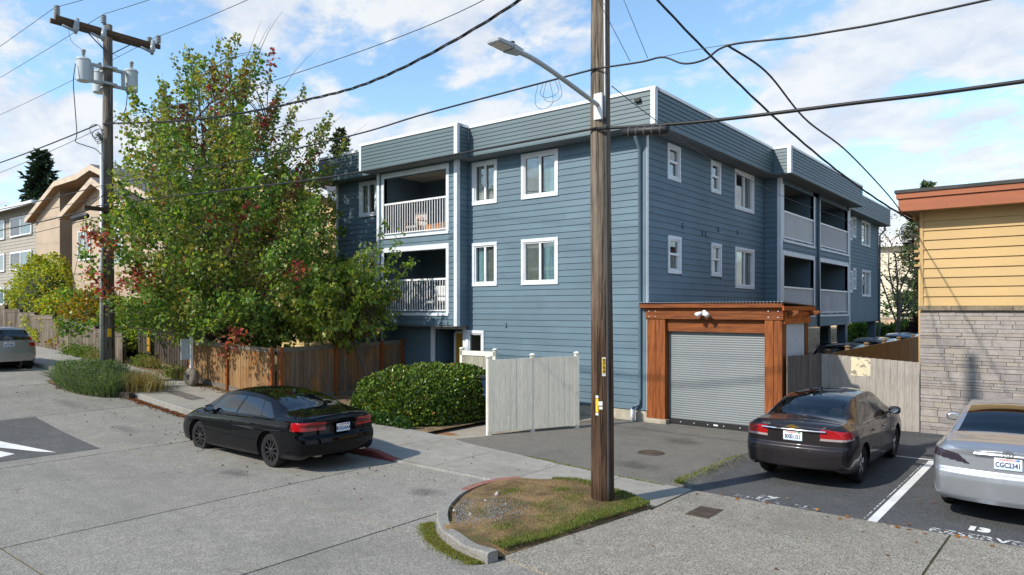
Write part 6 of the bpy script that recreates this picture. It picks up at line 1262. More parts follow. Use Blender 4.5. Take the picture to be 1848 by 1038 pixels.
m_gold = pmat('gold_emblem', (.65, .42, .10), .25, .1, 9, bump=0, metal=1)
def plate_mat():
    t = NT('plate_white'); g = t.n('ShaderNodeTexCoord').outputs['Generated']; s = t.n('ShaderNodeSeparateXYZ'); t.l(g, s.inputs[0])
    n = t.noise(g, 3, 3); f = t.ramp(t.math('SUBTRACT', t.math('ADD', t.math('MULTIPLY', n, .9), .15), s.outputs[2]), .0, .5)
    t.set(Base_Color=t.mix(t.math('MULTIPLY', f, .55), (.78, .80, .82), (.42, .60, .80)), Roughness=.35); return t.m
m_plate = plate_mat(); m_navy = pmat('plate_navy', (.02, .04, .14), .5, bump=0); m_platered = pmat('plate_red', (.5, .06, .06), .5, bump=0); m_sticker = pmat('plate_sticker', (.05, .22, .55), .5, bump=0); m_stickg = pmat('plate_sticker_green', (.03, .30, .18), .5, bump=0)
def pchip(xk, yk, x):
    xk = np.array(xk, float); yk = np.array(yk, float); h = np.diff(xk); d = np.diff(yk)/h; m = np.zeros(len(xk))
    for i in range(1, len(xk)-1):
        if d[i-1]*d[i] > 0: w1 = 2*h[i]+h[i-1]; w2 = h[i]+2*h[i-1]; m[i] = (w1+w2)/(w1/d[i-1]+w2/d[i])
    m[0], m[-1] = d[0], d[-1]
    i = np.clip(np.searchsorted(xk, x)-1, 0, len(h)-1); t = (x-xk[i])/h[i]
    return yk[i]*(2*t**3-3*t**2+1)+h[i]*m[i]*(t**3-2*t**2+t)+yk[i+1]*(-2*t**3+3*t**2)+h[i]*m[i+1]*(t**3-t**2)
def catmull(P, n):
    """P: (k, stations) control values; returns n samples along k"""
    k = P.shape[0]; out = []
    for s in np.linspace(0, k-1, n):
        i = min(int(s), k-2); f = s-i; a, b, c, d = P[max(i-1, 0)], P[i], P[i+1], P[min(i+2, k-1)]
        out.append(.5*(2*b+(c-a)*f+(2*a-5*b+4*c-d)*f*f+(-a+3*b-3*c+d)*f**3))
    return np.array(out)
NBm, NB, NC = 3, 22, 22
def car(name, label, sp, loc, head, group=None, pitch=0):
    root = thing(name, label, 'car', loc, group); root.rotation_euler = (0, pitch, head); root.scale = (sp.get('scale', 1),)*3
    K = np.array(sp['keys']); L = K[-1, 0]; fine = sp.get('scale', 0) > 0; nst = int(L/(.017 if fine else .024)); NA = 52 if fine else 30
    xs = np.linspace(0, L, nst); w, zl, zb, zt, wt = [pchip(K[:, 0], K[:, c], xs) for c in range(1, 6)]
    # half section
    cy = np.stack([w*.86, w*.955, w*.99, w, w*.995, w*.965]); h = zb-zl
    cz = np.stack([zl, zl+.05, zl+.3*h, zl+.55*h, zl+.80*h, zb-.015])
    Y = list(catmull(cy, NA)); Z = list(catmull(cz, NA))
    for s in np.linspace(0, 1, NBm+1)[1:]: Y.append(w*(.965-.045*s)); Z.append(zb-.015+.025*s)
    crown = np.minimum(.055, np.maximum(.02, (zt-zb)*.25)); y5, z5 = w*.92, zb+.01; y6, z6 = wt, zt-crown
    for s in np.linspace(0, 1, NB+1)[1:]:
        bow = .018*math.sin(math.pi*s)*np.clip((zt-zb)/.4, 0, 1); Y.append(y5+(y6-y5)*s+bow); Z.append(z5+(z6-z5)*s+bow*.3)
    for s in np.linspace(0, 1, NC+1)[1:]: Y.append(wt*(1-s)); Z.append(zt-crown*(1-s)**2.2)
    Y = np.array(Y).T; Z = np.array(Z).T; X = np.repeat(xs[:, None], Y.shape[1], 1)
    nj = Y.shape[1]; J5 = NA+NBm-1; J6 = J5+NB
    # fore-and-aft shape of tail and nose by height
    rp = np.array(sp['tail']); fp = np.array(sp['nose'])
    X = X+np.interp(Z, rp[:, 0], rp[:, 1])*np.clip(1-X/.55, 0, 1)**2-np.interp(Z, fp[:, 0], fp[:, 1])*np.clip(1-(L-X)/.6, 0, 1)**2
    # caps
    nk = 64 if fine else 34; ks = np.linspace(0, 1, nk+1)[:-1]
    def cap(i, sgn, bul): return (np.array([X[i]+sgn*bul*(1-k**2.4) for k in ks]), np.array([Y[i]*k for k in ks]), np.array([Z[i] for k in ks]))
    c0 = cap(0, -1, sp.get('bul', .10)); c1 = [a[::-1] for a in cap(-1, 1, .12)]
    GX = np.concatenate([c0[0], X, c1[0]]); GY = np.concatenate([c0[1], Y, c1[1]]); GZ = np.concatenate([c0[2], Z, c1[2]])
    ni = GX.shape[0]; r = sp['r']; ra = r+.055
    side = np.zeros_like(GX, bool); side[:, :NA+1] = True; side &= (GY > sp['keys'][8][1]*.55)
    I = np.arange(ni*nj).reshape(ni, nj); Q = np.stack([I[:-1, :-1], I[:-1, 1:], I[1:, 1:], I[1:, :-1]], -1).reshape(-1, 4)
    px_, py_, pz_ = GX.ravel(), GY.ravel(), GZ.ravel()
    cx_, cy_, cz_ = [a[Q].mean(1) for a in (px_, py_, pz_)]
    qi, qj = np.divmod(np.arange(len(Q)), nj-1); qx_st = np.clip(qi-nk, 0, nst-1)
    keep = np.ones(len(Q), bool); sd = side.ravel()[Q].all(1)
    for ax in sp['axles']:
        rr = np.hypot(cx_-ax, cz_-r); keep &= ~((rr < ra) & sd)
        vr = np.hypot(px_-ax, pz_-r); mv = (vr < ra) & side.ravel(); f = ra/np.maximum(vr, 1e-4)
        px_ = np.where(mv, ax+(px_-ax)*f, px_); pz_ = np.where(mv, r+(pz_-r)*f, pz_)
    cls = np.zeros(len(Q), int) # 0 body
    isB = (qj >= J5) & (qj < J6); frac = (qj-J5+.5)/NB; isC = qj >= J6; xst = xs[qx_st]
    cabin = (qi >= nk) & (qi < nk+nst)
    # side glass: slanted front and rear limits, pillars
    (f0, f1), (r0, r1) = sp['dlo']; xf = f0+(f1-f0)*frac; xr = r0+(r1-r0)*frac**sp.get('rpow', 1)
    sg = isB & (frac > .07) & (frac < sp.get('gtop', .84)) & (xst < xf) & (xst > xr) & cabin; xc = xst
    for n_, (p0, p1, hw) in enumerate(sp['pillars']): pc = p0+(p1-p0)*frac; sg &= ~(np.abs(xc-pc) < hw)
    pl = sorted(sp['pillars'], key=lambda p: -p[0]); wi = np.zeros(len(Q), int)
    for p0, p1, hw in pl: wi += (xc < p0+(p1-p0)*frac)
    cls = np.where(sg, 10+wi, cls)
    fy = cy_/np.maximum(wt[qx_st], .01)
    rg = isC & (xst > sp['rear'][0]) & (xst < sp['rear'][1]) & (fy < sp.get('rgw', .95)) & cabin
    ws = isC & (xst > sp['wind'][0]) & (xst < sp['wind'][1]) & (fy < .95) & cabin
    cls = np.where(rg, 20, cls); cls = np.where(ws, 21, cls)
    for ci, fn in sp['zones'].items(): cls = np.where(fn(cx_, cy_, cz_) & (cls == 0), ci, cls)
    P = np.stack([px_, py_, pz_], -1); Pm = P*np.array([1, -1, 1])
    mats = sp['mats']
    def emit(nm, ids, mat, mirror_join, lab=None):
        sel = keep & np.isin(cls, ids); q = Q[sel]
        if not len(q): return
        def mk(Pt, qq, nm):
            u, inv = np.unique(qq.ravel(), return_inverse=True); m = npmesh(nm, Pt[u], inv.reshape(-1, 4)); return m
        if mirror_join:
            PA = np.concatenate([P, Pm]); qq = np.concatenate([q, q[:, ::-1]+len(P)])
            u, inv = np.unique(qq.ravel(), return_inverse=True); m = npmesh(nm, PA[u], inv.reshape(-1, 4))
            bm = bmesh.new(); bm.from_mesh(m); bmesh.ops.remove_doubles(bm, verts=bm.verts, dist=.0008); bm.to_mesh(m); bm.free()
            ms = [m]
        else: ms = [mk(P, q, nm), mk(Pm, q[:, ::-1], nm)]
        for m in ms:
            o = bpy.data.objects.new(nm, m); COL.objects.link(o); m.materials.append(mat); m.shade_smooth(); o.parent = root; props(o, lab)
            if nm in ('body', 'bumper_trim'): m.set_sharp_from_angle(angle=math.radians(40))
    emit('body', [0], mats['body'], True)
    for k in range(4): emit('side_window', [10+k], mats['side'], False)
    emit('rear_window', [20], mats['rear'], True); emit('windscreen', [21], mats['side'], True)
    for ci, (nm, mm, join) in sp['zparts'].items(): emit(nm, [ci], mm, join)
    def part(B, nm, mat, par=root, smooth=True, bevel=0, lab=None):
        o = B.build(nm, mat, None, smooth=False, bevel=bevel, auto=35 if smooth else None); o.parent = par; props(o, lab); return o
    ix = lambda x: int(np.argmin(abs(xs-x)))
    def surf(x, j, out=.0): i = ix(x); return np.array([X[i, j], Y[i, j]+out, Z[i, j]])
    for s in (1, -1):
        fl = np.array([1, s, 1])
        for x, xe in sp['seams']:
            jj = range(3, J5+2, 2); B = MB(); pts = [surf(x+(xe-x)*j/J5, j, -.002)*fl for j in jj]
            if all(min(abs(np.hypot(p[0]-a, p[2]-r)) for a in sp['axles']) > 0 for p in pts):
                pts = [p for p in pts if min(np.hypot(p[0]-a, p[2]-r) for a in sp['axles']) > ra]
                B.tube(pts, .0045, 5); part(B, 'door_seam', m_under)
        for x in sp['handles']:
            c = surf(x, int(NA*.83)); B = MB(); B.lathe([(0, -.10), (.016, -.085), (.02, 0), (.016, .085), (0, .10)], (0, 0, 0), 'x', 10)
            o = part(B, 'door_handle', mats.get('handle', mats['body'])); o.location = (c[0], s*(c[1]+.012), c[2]); o.scale = (1, 1.2, .75)
        if sp.get('belt'):
            B = MB(); B.tube([surf(x, J5+1, .004)*fl for x in np.linspace(sp['belt'][0], sp['belt'][1], 30)], .009, 6); part(B, 'belt_trim', sp.get('beltmat', m_chrome))
        # door mirror
        mx = sp['mirror']; c = surf(mx, J5+2); B = MB()
        B.lathe([(0, -.105), (.05, -.10), (.075, -.06), (.08, .0), (.068, .07), (.03, .105), (0, .11)], (0, 0, 0), 'y', 16)
        o = part(B, 'door_mirror', sp.get('mirmat', mats['body'])); o.location = (c[0]-.02, s*(c[1]+.13), c[2]+.075); o.scale = (.75, 1, .95)
        B = MB(); B.box(c[0]-.03, c[0]+.03, min(s*(c[1]-.02), s*(c[1]+.06)), max(s*(c[1]-.02), s*(c[1]+.06)), c[2]+.0, c[2]+.04); part(B, 'mirror_arm', m_blackpl)
        B = MB(); B.lathe([(0, 0), (.062, 0), (.062, -.004), (0, -.004)], (0, 0, 0), 'x', 16); o = part(B, 'mirror_glass', m_chrome); o.location = (c[0]-.083, s*(c[1]+.13), c[2]+.075); o.scale = (1, 1.25, .8)
        # wheels
        for ax in sp['axles']:
            wh = bpy.data.objects.new('wheel', None); COL.objects.link(wh); wh.parent = root; tw = .205; yo = sp['track']; wh.location = (ax, s*yo, r); wh.empty_display_size = .1
            B = MB(); rr_ = sp['rim']
            B.lathe([(rr_-.01, -tw/2+.01), (rr_+.02, -tw/2), (r-.03, -tw/2-.004), (r-.008, -tw/2+.02), (r, -tw/2+.045), (r-.004, -.03), (r, -.025), (r, .025), (r-.004, .03), (r, tw/2-.045), (r-.008, tw/2-.02), (r-.03, tw/2+.004), (rr_+.02, tw/2), (rr_-.01, tw/2-.01)], (0, 0, 0), 'y', 48)
            part(B, 'tyre', m_tyre, wh)
            B = MB(); so = s; y1 = s*(tw/2-.012)
            B.lathe([(rr_, y1), (rr_-.022, y1), (rr_-.03, y1-s*.02), (rr_-.03, -s*.06), (0, -s*.06)] if s > 0 else [(0, .06), (rr_-.03, .06), (rr_-.03, y1+.02), (rr_-.022, y1), (rr_, y1)], (0, 0, 0), 'y', 40)
            rb = part(B, 'rim_barrel', sp.get('barrel', m_under), wh)
            B = MB(); n = sp['spokes']
            for k in range(n):
                a = 2*math.pi*k/n+.3
                for da in ((-.13, .13) if sp.get('twin') else (0,)):
                    ca, sa = math.cos(a+da*.6), math.sin(a+da*.6); cb, sb = math.cos(a+da), math.sin(a+da); hw = sp.get('sw', .026)
                    p0 = Vector((ca*.045, y1-s*.012, sa*.045)); p1 = Vector((cb*(rr_-.015), y1-s*.006, sb*(rr_-.015))); t_ = Vector((-sb, 0, cb))
                    q = [p0-t_*hw*.8, p1-t_*hw, p1+t_*hw, p0+t_*hw*.8]; back = Vector((0, -s*.03, 0))
                    B.add([*q, *[v+back for v in q]], [(0, 1, 2, 3), (7, 6, 5, 4), (0, 4, 5, 1), (1, 5, 6, 2), (2, 6, 7, 3), (3, 7, 4, 0)])
            B.lathe([(0, y1+s*.004), (.035, y1+s*.002), (.055, y1-s*.01), (.06, y1-s*.04)], (0, 0, 0), 'y', 16)
            ro = part(B, 'rim', sp['rimmat'], wh); bmr = bmesh.new(); bmr.from_mesh(ro.data); bmesh.ops.recalc_face_normals(bmr, faces=bmr.faces); bmr.to_mesh(ro.data); bmr.free()
            B = MB(); a = np.linspace(-.35, math.pi+.35, 22); V = []
            for t_ in a:
                for yy in (s*(sp['keys'][8][1]-.045), s*.45): V.append((ax+(ra+.004)*math.cos(t_), yy, r+(ra+.004)*math.sin(t_)))
            B.add(V, [(2*i, 2*i+2, 2*i+3, 2*i+1) for i in range(21)]+[tuple(2*i+1 for i in range(22))]); part(B, 'wheel_well', m_under)
    B = MB(); w0 = sp['keys'][8][1]; B.box(.55, L-.5, -w0*.74, w0*.74, .20, .34)
    B.box(sp['axles'][0]-.09, sp['axles'][0]+.09, -sp['track']-.02, sp['track']+.02, .2, .42); B.box(sp['axles'][1]-.09, sp['axles'][1]+.09, -sp['track']-.02, sp['track']+.02, .2, .42); part(B, 'underbody', m_under)
    B = MB(); z0 = sp['keys'][8][3]; B.box(.75, L-1.2, -w0*.85, w0*.85, .32, z0-.22); ca = part(B, 'cabin_floor', m_under)
    if sp['rear'][0] > 0: B = MB(); B.box(sp['rear'][0]-.1, sp['rear'][1]-.1, -w0*.8, w0*.8, z0-.23, z0-.03); part(B, 'parcel_shelf', m_under)
    for xs_ in sp['seats']:
        for yy in (-.38, .38):
            B = MB(); B.box(xs_-.06, xs_+.08, yy-.24, yy+.24, .5, z0+.10); part(B, 'seat_back', m_seat, bevel=.05)
            B = MB(); B.box(xs_-.05, xs_+.05, yy-.13, yy+.13, z0+.12, z0+.27); part(B, 'headrest', m_seat, bevel=.04)
    # number plate
    pxx, pz = sp['plate'][1:3]; B = MB(); B.box(pxx-.012, pxx, -.155, .155, pz-.078, pz+.078); plo = part(B, 'number_plate', m_plate, bevel=.004)
    M4 = Matrix(((0, 0, -1, pxx-.0125), (-1, 0, 0, 0), (0, 1, 0, pz-.012), (0, 0, 0, 1)))
    def tx(s_, size, mat, dy, dx=0, bold=.0035, sx=1.0):
        t = text_mesh(s_, size, mat, None, M4 @ Matrix.Translation((dx, dy, 0)) @ Matrix.Diagonal((sx, 1, 1, 1)), 'lettering', .0008, bold); t.parent = plo
    tx(sp['plate'][0], .092, m_navy, -.004, 0, .003, .74); tx('WASHINGTON', .030, m_platered, .066, 0, .001)
    B = MB(); B.box(pxx-.0135, pxx-.012, -.13, -.09, pz+.045, pz+.07); o = B.build('plate_sticker', sp['plate'][3], None); o.parent = plo
    if sp.get('fin'):
        B = MB(); xf = sp['fin']; z = Z[ix(xf), -1]; B.add([(xf-.09, -.012, z-.02), (xf+.10, -.012, z-.02), (xf+.10, .012, z-.02), (xf-.09, .012, z-.02), (xf-.10, 0, z+.055), (xf-.03, 0, z+.05)], [(0, 1, 5, 4), (2, 3, 4, 5), (1, 2, 5), (3, 0, 4)]); part(B, 'antenna_fin', sp.get('finmat', mats['body']), smooth=False)
    return root, part, (xs, X, Y, Z, ix, J5, J6, surf)
# --- black fastback sedan
accord_keys = [(0, .79, .32, .90, .985, .60), (.08, .86, .27, .935, 1.035, .67), (.22, .905, .24, .955, 1.062, .715), (.48, .922, .22, .96, 1.085, .735), (.72, .93, .21, .955, 1.13, .70), (1.05, .93, .20, .95, 1.245, .645), (1.45, .93, .195, .945, 1.355, .605),
    (1.9, .93, .19, .935, 1.425, .59), (2.4, .93, .185, .92, 1.45, .60), (2.85, .93, .185, .91, 1.435, .605), (3.15, .93, .185, .90, 1.375, .62), (3.55, .93, .185, .89, 1.20, .675), (3.92, .925, .19, .88, 1.015, .75), (4.3, .91, .19, .83, .93, .72), (4.62, .875, .195, .74, .82, .66), (4.79, .80, .21, .63, .71, .56), (4.88, .66, .25, .52, .59, .43)]
m_blackpaint = paint('black_car_paint', (.0022, .0025, .0032), 0, .25)
tail_s = [(.2, .10), (.34, .03), (.55, .0), (.64, .02), (.70, .07), (.86, .09), (.97, .02), (1.0, .015), (1.06, .05)]
nose_s = [(.2, .10), (.4, .0), (.55, .0), (.75, .10)]
acc = dict(keys=accord_keys, tail=tail_s, nose=nose_s, r=.335, rim=.232, axles=(1.10, 3.93), track=.765, dlo=((3.66, 2.95), (.98, 1.52)), rpow=1.6, gtop=.80, pillars=[(2.40, 2.22, .035), (1.42, 1.62, .012)], rear=(.74, 1.80), rgw=.90, wind=(3.02, 3.82),
    zones={30: lambda x, y, z: (x < .34-.9*np.clip(.88-z, 0, 1)) & (y > .56-(z-.8)*.25) & (z > .79) & (z < .945) & ~((y < .74) & (z > .835) & (z < .895)), 31: lambda x, y, z: (x < .3) & (y > .36) & (y <= .58) & (((z > .905) & (z < .94)) | ((z > .79) & (z < .825))), 33: lambda x, y, z: (x < .35) & (y > .36) & (z > .79) & (z < .945), 32: lambda x, y, z: (z < .33) & (x < .6), 34: lambda x, y, z: (z < .27)},
    zparts={30: ('tail_lamp', m_red, False), 31: ('tail_lamp_bar', m_red, False), 33: ('tail_lamp_surround', m_darkred, False), 32: ('bumper_trim', m_blackpl, True), 34: ('sill_trim', m_blackpl, True)},
    beltmat=pmat('dark_chrome', (.10, .11, .12), .25, .05, 3, bump=0, metal=1), mats=dict(body=m_blackpaint, side=m_priv, rear=m_priv), seams=[(3.42, 3.42), (2.36, 2.36), (1.28, 1.55)], handles=(2.55, 1.72), belt=(1.0, 3.6), mirror=3.34, mirmat=m_blackpl, spokes=10, sw=.017, rimmat=pmat('black_wheel_paint', (.012, .012, .013), .25, .1, 4, bump=0, coat=.6), barrel=m_under, seats=(2.3, 1.35), scale=.935, plate=('BOLDAAA', -.062, .80, m_sticker), fin=1.62)
ca, part, sf = car('black_sedan', 'glossy black fastback sedan with black wheels parked at the red kerb', acc, (-1.83, -8.14, zr(-2.9)), math.pi-.02, pitch=0.014)
B = MB(); B.tube([(-.13, -.35, .82), (-.13, .35, .82)], .001, 4)
for s in (1, -1):
    B = MB(); B.box(.0, .12, s*.52-.08, s*.52+.08, .29, .325); part(B, 'exhaust_tip', m_steel, bevel=.012)
B = MB(); B.tube([(.02, y, 1.035-.10*abs(y)**2) for y in np.linspace(-.62, .62, 15)], .014, 8); part(B, 'deck_lip', m_blackpaint)
B = MB(); B.tube([(-.055+.10*(abs(y)/.75)**2.4, y, .995) for y in np.linspace(-.6, .6, 17)], .004, 6); part(B, 'boot_seam', m_under)
# --- dark grey sedan
cruze_keys = [(0, .76, .34, .93, 1.02, .60), (.08, .82, .30, .965, 1.06, .66), (.22, .865, .26, .985, 1.085, .70), (.45, .885, .23, .985, 1.10, .71), (.66, .895, .22, .98, 1.13, .685), (1.0, .897, .21, .975, 1.275, .63), (1.35, .897, .20, .965, 1.395, .585),
    (1.75, .897, .195, .955, 1.46, .565), (2.2, .897, .19, .94, 1.477, .57), (2.65, .897, .19, .925, 1.46, .575), (2.95, .897, .19, .915, 1.40, .59), (3.35, .895, .19, .905, 1.225, .65), (3.72, .89, .19, .90, 1.045, .72), (4.05, .875, .19, .85, .965, .70), (4.35, .84, .20, .76, .86, .64), (4.52, .77, .22, .66, .75, .55), (4.60, .64, .26, .54, .62, .42)]
m_greypaint = paint('dark_grey_car_paint', (.034, .030, .033), .5, .3)
m_alloy = pmat('alloy_wheel', (.55, .56, .58), .25, .05, 4, bump=0, metal=.9)
tail_c = [(.2, .10), (.36, .02), (.60, .0), (.68, .015), (.72, .06), (.92, .05), (1.0, .02), (1.08, .05)]
cru = dict(keys=cruze_keys, tail=tail_c, nose=nose_s, r=.325, rim=.215, axles=(.985, 3.67), track=.745, dlo=((3.52, 2.75), (.92, 1.50)), rpow=1.4, gtop=.82, pillars=[(2.25, 2.10, .035), (1.35, 1.52, .014)], rear=(.68, 1.66), rgw=.90, wind=(2.82, 3.62),
    zones={30: lambda x, y, z: (x < .36) & (y > .43) & (z > .85) & (z < 1.0-.10*np.clip((y-.5), 0, 1)), 31: lambda x, y, z: (x < .36) & (y > .43) & (z > .82) & (z <= .85), 32: lambda x, y, z: (z < .29)},
    zparts={30: ('tail_lamp', m_red, False), 31: ('reversing_lamp', m_clear, False), 32: ('sill_trim', m_blackpl, True)},
    mats=dict(body=m_greypaint, side=m_carglass, rear=m_carglass), seams=[(3.28, 3.28), (2.22, 2.22), (1.2, 1.45)], handles=(2.42, 1.62), belt=(1.1, 3.4), mirror=3.15, mirmat=m_blackpl, spokes=5, twin=True, sw=.03, rimmat=m_alloy, barrel=m_blackpl, seats=(2.15, 1.25), scale=.96, plate=('BXE1151', -.045, .86, m_stickg), fin=1.62, finmat=m_blackpl)
ca2, part, sf = car('dark_grey_sedan', 'dark brownish grey sedan with red tail lamps and a gold emblem, beside the garage', cru, (5.02, -4.44, .02), math.pi/2-.005)
B = MB(); B.tube([(-.072+.10*(abs(y)/.75)**2.4, y, .965) for y in np.linspace(-.52, .52, 17)], .016, 8); part(B, 'boot_trim', m_chrome)
B = MB(); e = [(-.10, -.018), (-.045, -.018), (-.045, -.034), (.045, -.034), (.045, -.018), (.10, -.018), (.085, .018), (.045, .018), (.045, .034), (-.045, .034), (-.045, .018), (-.085, .018)]
B.ext([(-y, 1.012+z) for y, z in e][::-1], 'x', -.078, -.06); part(B, 'emblem', m_gold, smooth=False, lab='gold bow tie emblem')
text_mesh('CRUZE', .042, m_chrome, None, Matrix(((0, 0, -1, -.045), (-1, 0, 0, .44), (0, 1, 0, 1.028), (0, 0, 0, 1))), 'lettering', .002, .001).parent = ca2
text_mesh('LT', .042, m_chrome, None, Matrix(((0, 0, -1, -.035), (-1, 0, 0, -.50), (0, 1, 0, 1.028), (0, 0, 0, 1))), 'lettering', .002, .001).parent = ca2
B = MB(); B.box(.78, .98, -.14, .14, 1.10, 1.115); part(B, 'brake_light', m_red)
# --- silver sedan
camry_keys = [(0, .80, .30, .93, 1.03, .64), (.08, .86, .27, .965, 1.075, .70), (.22, .895, .25, .985, 1.10, .735), (.5, .91, .23, .985, 1.115, .75), (.80, .912, .22, .98, 1.14, .735), (1.15, .912, .21, .975, 1.27, .68), (1.5, .912, .20, .965, 1.39, .64),
    (1.9, .912, .20, .955, 1.455, .62), (2.35, .912, .195, .94, 1.475, .62), (2.8, .912, .195, .925, 1.455, .62), (3.1, .912, .195, .915, 1.395, .635), (3.5, .91, .195, .905, 1.22, .69), (3.88, .905, .195, .895, 1.03, .76), (4.25, .89, .195, .84, .945, .73), (4.55, .85, .20, .75, .84, .66), (4.72, .78, .22, .65, .73, .56), (4.81, .65, .26, .53, .61, .43)]
m_silver = paint('silver_car_paint', (.42, .45, .49), .75, .32)
cam_s = dict(keys=camry_keys, tail=[(.2, .08), (.36, .02), (.60, .0), (.68, .01), (.73, .05), (.92, .06), (1.02, .02), (1.1, .05)], nose=nose_s, r=.325, rim=.205, axles=(1.06, 3.83), track=.765, dlo=((3.68, 2.9), (1.02, 1.62)), rpow=1.4, gtop=.82, pillars=[(2.42, 2.25, .035), (1.48, 1.66, .014)], rear=(.84, 1.82), rgw=.92, wind=(2.98, 3.78), bul=.12,
    zones={30: lambda x, y, z: (x < .42) & (z > .80+.15*(y-.42)) & (z < .92+.16*(y-.5)) & (y > .42+(z-.80)*1.15), 32: lambda x, y, z: (z < .26)},
    zparts={30: ('tail_lamp', m_smoke, False), 32: ('sill_trim', m_blackpl, True)},
    mats=dict(body=m_silver, side=m_priv, rear=tinted('blue_tinted_glass', (.04, .06, .10))), seams=[(3.4, 3.4), (2.38, 2.38), (1.25, 1.55)], handles=(2.55, 1.75), belt=(1.1, 3.55), mirror=3.3, spokes=10, sw=.02, rimmat=m_alloy, barrel=m_blackpl, seats=(2.3, 1.35), scale=.98, plate=('CGC2341', -.075, .865, m_sticker))
ca3, part, sf = car('silver_sedan', 'silver sedan with smoked dark tail lamps parked across the white bay line', cam_s, (7.92, -4.98, .02), math.pi/2+.02)
B = MB(); B.tube([(-.088+.12*(abs(y)/.78)**2.4, y, .975-.02*abs(y)) for y in np.linspace(-.38, .38, 17)], .022, 8); part(B, 'boot_handle', m_silver)
B = MB()
for (ry, rz, dz) in ((.062, .040, 0), (.020, .036, .004), (.045, .016, .016)):
    B.tube([(-.112, ry*math.cos(t), 1.005+dz+rz*math.sin(t)) for t in np.linspace(0, 2*math.pi, 25)], .0055, 6)
part(B, 'emblem', m_chrome, lab='chrome emblem of three interlocking ovals')
B = MB(); B.tube([(-.03+.14*(abs(y)/.80)**2.4, y, .50-.0*abs(y)) for y in np.linspace(-.62, .62, 21)], .006, 6); part(B, 'bumper_crease', m_silver)
# --- silver hatchback up the street
hatch_keys = [(0, .74, .32, .98, 1.20, .62), (.06, .80, .28, .99, 1.32, .60), (.16, .825, .25, 1.0, 1.42, .575), (.35, .838, .22, 1.0, 1.475, .56), (.6, .84, .21, .995, 1.50, .56), (1.0, .84, .20, .985, 1.52, .565), (1.5, .84, .20, .97, 1.525, .57), (2.0, .84, .19, .955, 1.51, .575), (2.4, .84, .19, .945, 1.46, .585), (2.7, .84, .19, .935, 1.36, .61), (3.0, .838, .19, .925, 1.20, .65), (3.3, .83, .19, .91, 1.04, .69), (3.55, .815, .19, .85, .95, .66), (3.8, .77, .20, .74, .83, .58), (3.95, .68, .23, .6, .69, .46), (4.0, .60, .26, .52, .60, .4)]
m_tan = paint('silver_beige_car_paint', (.36, .36, .35), .7, .35)
hat = dict(keys=hatch_keys, tail=[(.2, .08), (.36, .02), (.60, .0), (.72, .03), (1.0, .06), (1.45, .28)], nose=nose_s, r=.30, rim=.19, axles=(.62, 3.12), track=.70, dlo=((3.1, 2.35), (.52, .62)), gtop=.85, pillars=[(1.75, 1.7, .03), (.95, 1.0, .02)], rear=(-1, -.5), wind=(2.5, 3.2), bul=.05,
    zones={35: lambda x, y, z: (x < .33) & (y < .60) & (z > 1.03) & (z < 1.38), 30: lambda x, y, z: (x < .30) & (y > .60) & (z > .82) & (z < 1.14) & ~((z > .93) & (z < 1.02)), 31: lambda x, y, z: (x < .30) & (y > .60) & (z > .82) & (z < 1.14), 32: lambda x, y, z: (z < .29)},
    zparts={35: ('rear_window', m_priv, True), 30: ('tail_lamp', m_red, False), 31: ('reversing_lamp', m_clear, False), 32: ('sill_trim', m_blackpl, True)},
    mats=dict(body=m_tan, side=m_carglass, rear=m_priv), seams=[(2.75, 2.75), (1.72, 1.72), (.9, 1.0)], handles=(1.95, 1.2), mirror=2.75, spokes=6, sw=.03, rimmat=m_alloy, barrel=m_blackpl, seats=(1.7, .9), plate=('AKT5082', -.02, .90, m_sticker), fin=None)
hx_ = -19.25
ca4, part, sf = car('silver_hatchback', 'silver beige hatchback parked uphill beside the stepped grey fence', hat, (hx_, -8.22, zr(hx_-.6)-.03), math.pi+.0, pitch=.055)
B = MB(); B.tube([(-.02, -.05, 1.05), (.0, .2, 1.06), (.03, .36, 1.02)], .012, 6); part(B, 'wiper', m_blackpl)
# --- cars standing beyond the garage, seen over the fence
suv_keys = [(0, .78, .36, 1.02, 1.25, .62), (.10, .85, .32, 1.04, 1.38, .62), (.3, .89, .28, 1.05, 1.52, .60), (.7, .90, .26, 1.045, 1.62, .61), (1.2, .90, .26, 1.03, 1.66, .62), (1.8, .90, .25, 1.02, 1.665, .62), (2.3, .90, .25, 1.0, 1.64, .62), (2.7, .90, .25, .99, 1.57, .63), (2.9, .90, .25, .985, 1.50, .64), (3.3, .90, .25, .97, 1.28, .69), (3.6, .89, .25, .96, 1.10, .74), (3.95, .87, .25, .92, 1.03, .70), (4.3, .82, .26, .82, .92, .62), (4.45, .72, .3, .7, .8, .5), (4.5, .62, .32, .6, .7, .42)]
suv = dict(hat, keys=suv_keys, tail=[(.2, .08), (.4, .02), (.7, .0), (1.05, .08), (1.55, .35)], r=.34, rim=.22, axles=(.85, 3.5), track=.75, dlo=((3.4, 2.65), (.55, .75)), pillars=[(2.0, 1.95, .03), (1.15, 1.2, .02)], wind=(2.75, 3.55),
    zones={35: lambda x, y, z: (x < .45) & (y < .62) & (z > 1.10) & (z < 1.50), 30: lambda x, y, z: (x < .35) & (y > .58) & (z > .92) & (z < 1.08), 32: lambda x, y, z: (z < .42)}, zparts={35: ('rear_window', m_priv, True), 30: ('tail_lamp', m_red, False), 32: ('sill_trim', m_blackpl, True)},
    seams=[(3.0, 3.0), (2.0, 2.0)], handles=(2.2, 1.4), mirror=3.05, seats=(1.95, 1.05), plate=('AYR6631', -.02, .82, m_sticker))
car('dark_suv', 'black sport utility car under the blue building beyond the garage', dict(suv, mats=dict(body=m_blackpaint, side=m_priv, rear=m_priv)), (1.75, 10.4, .0), math.pi/2-.03)
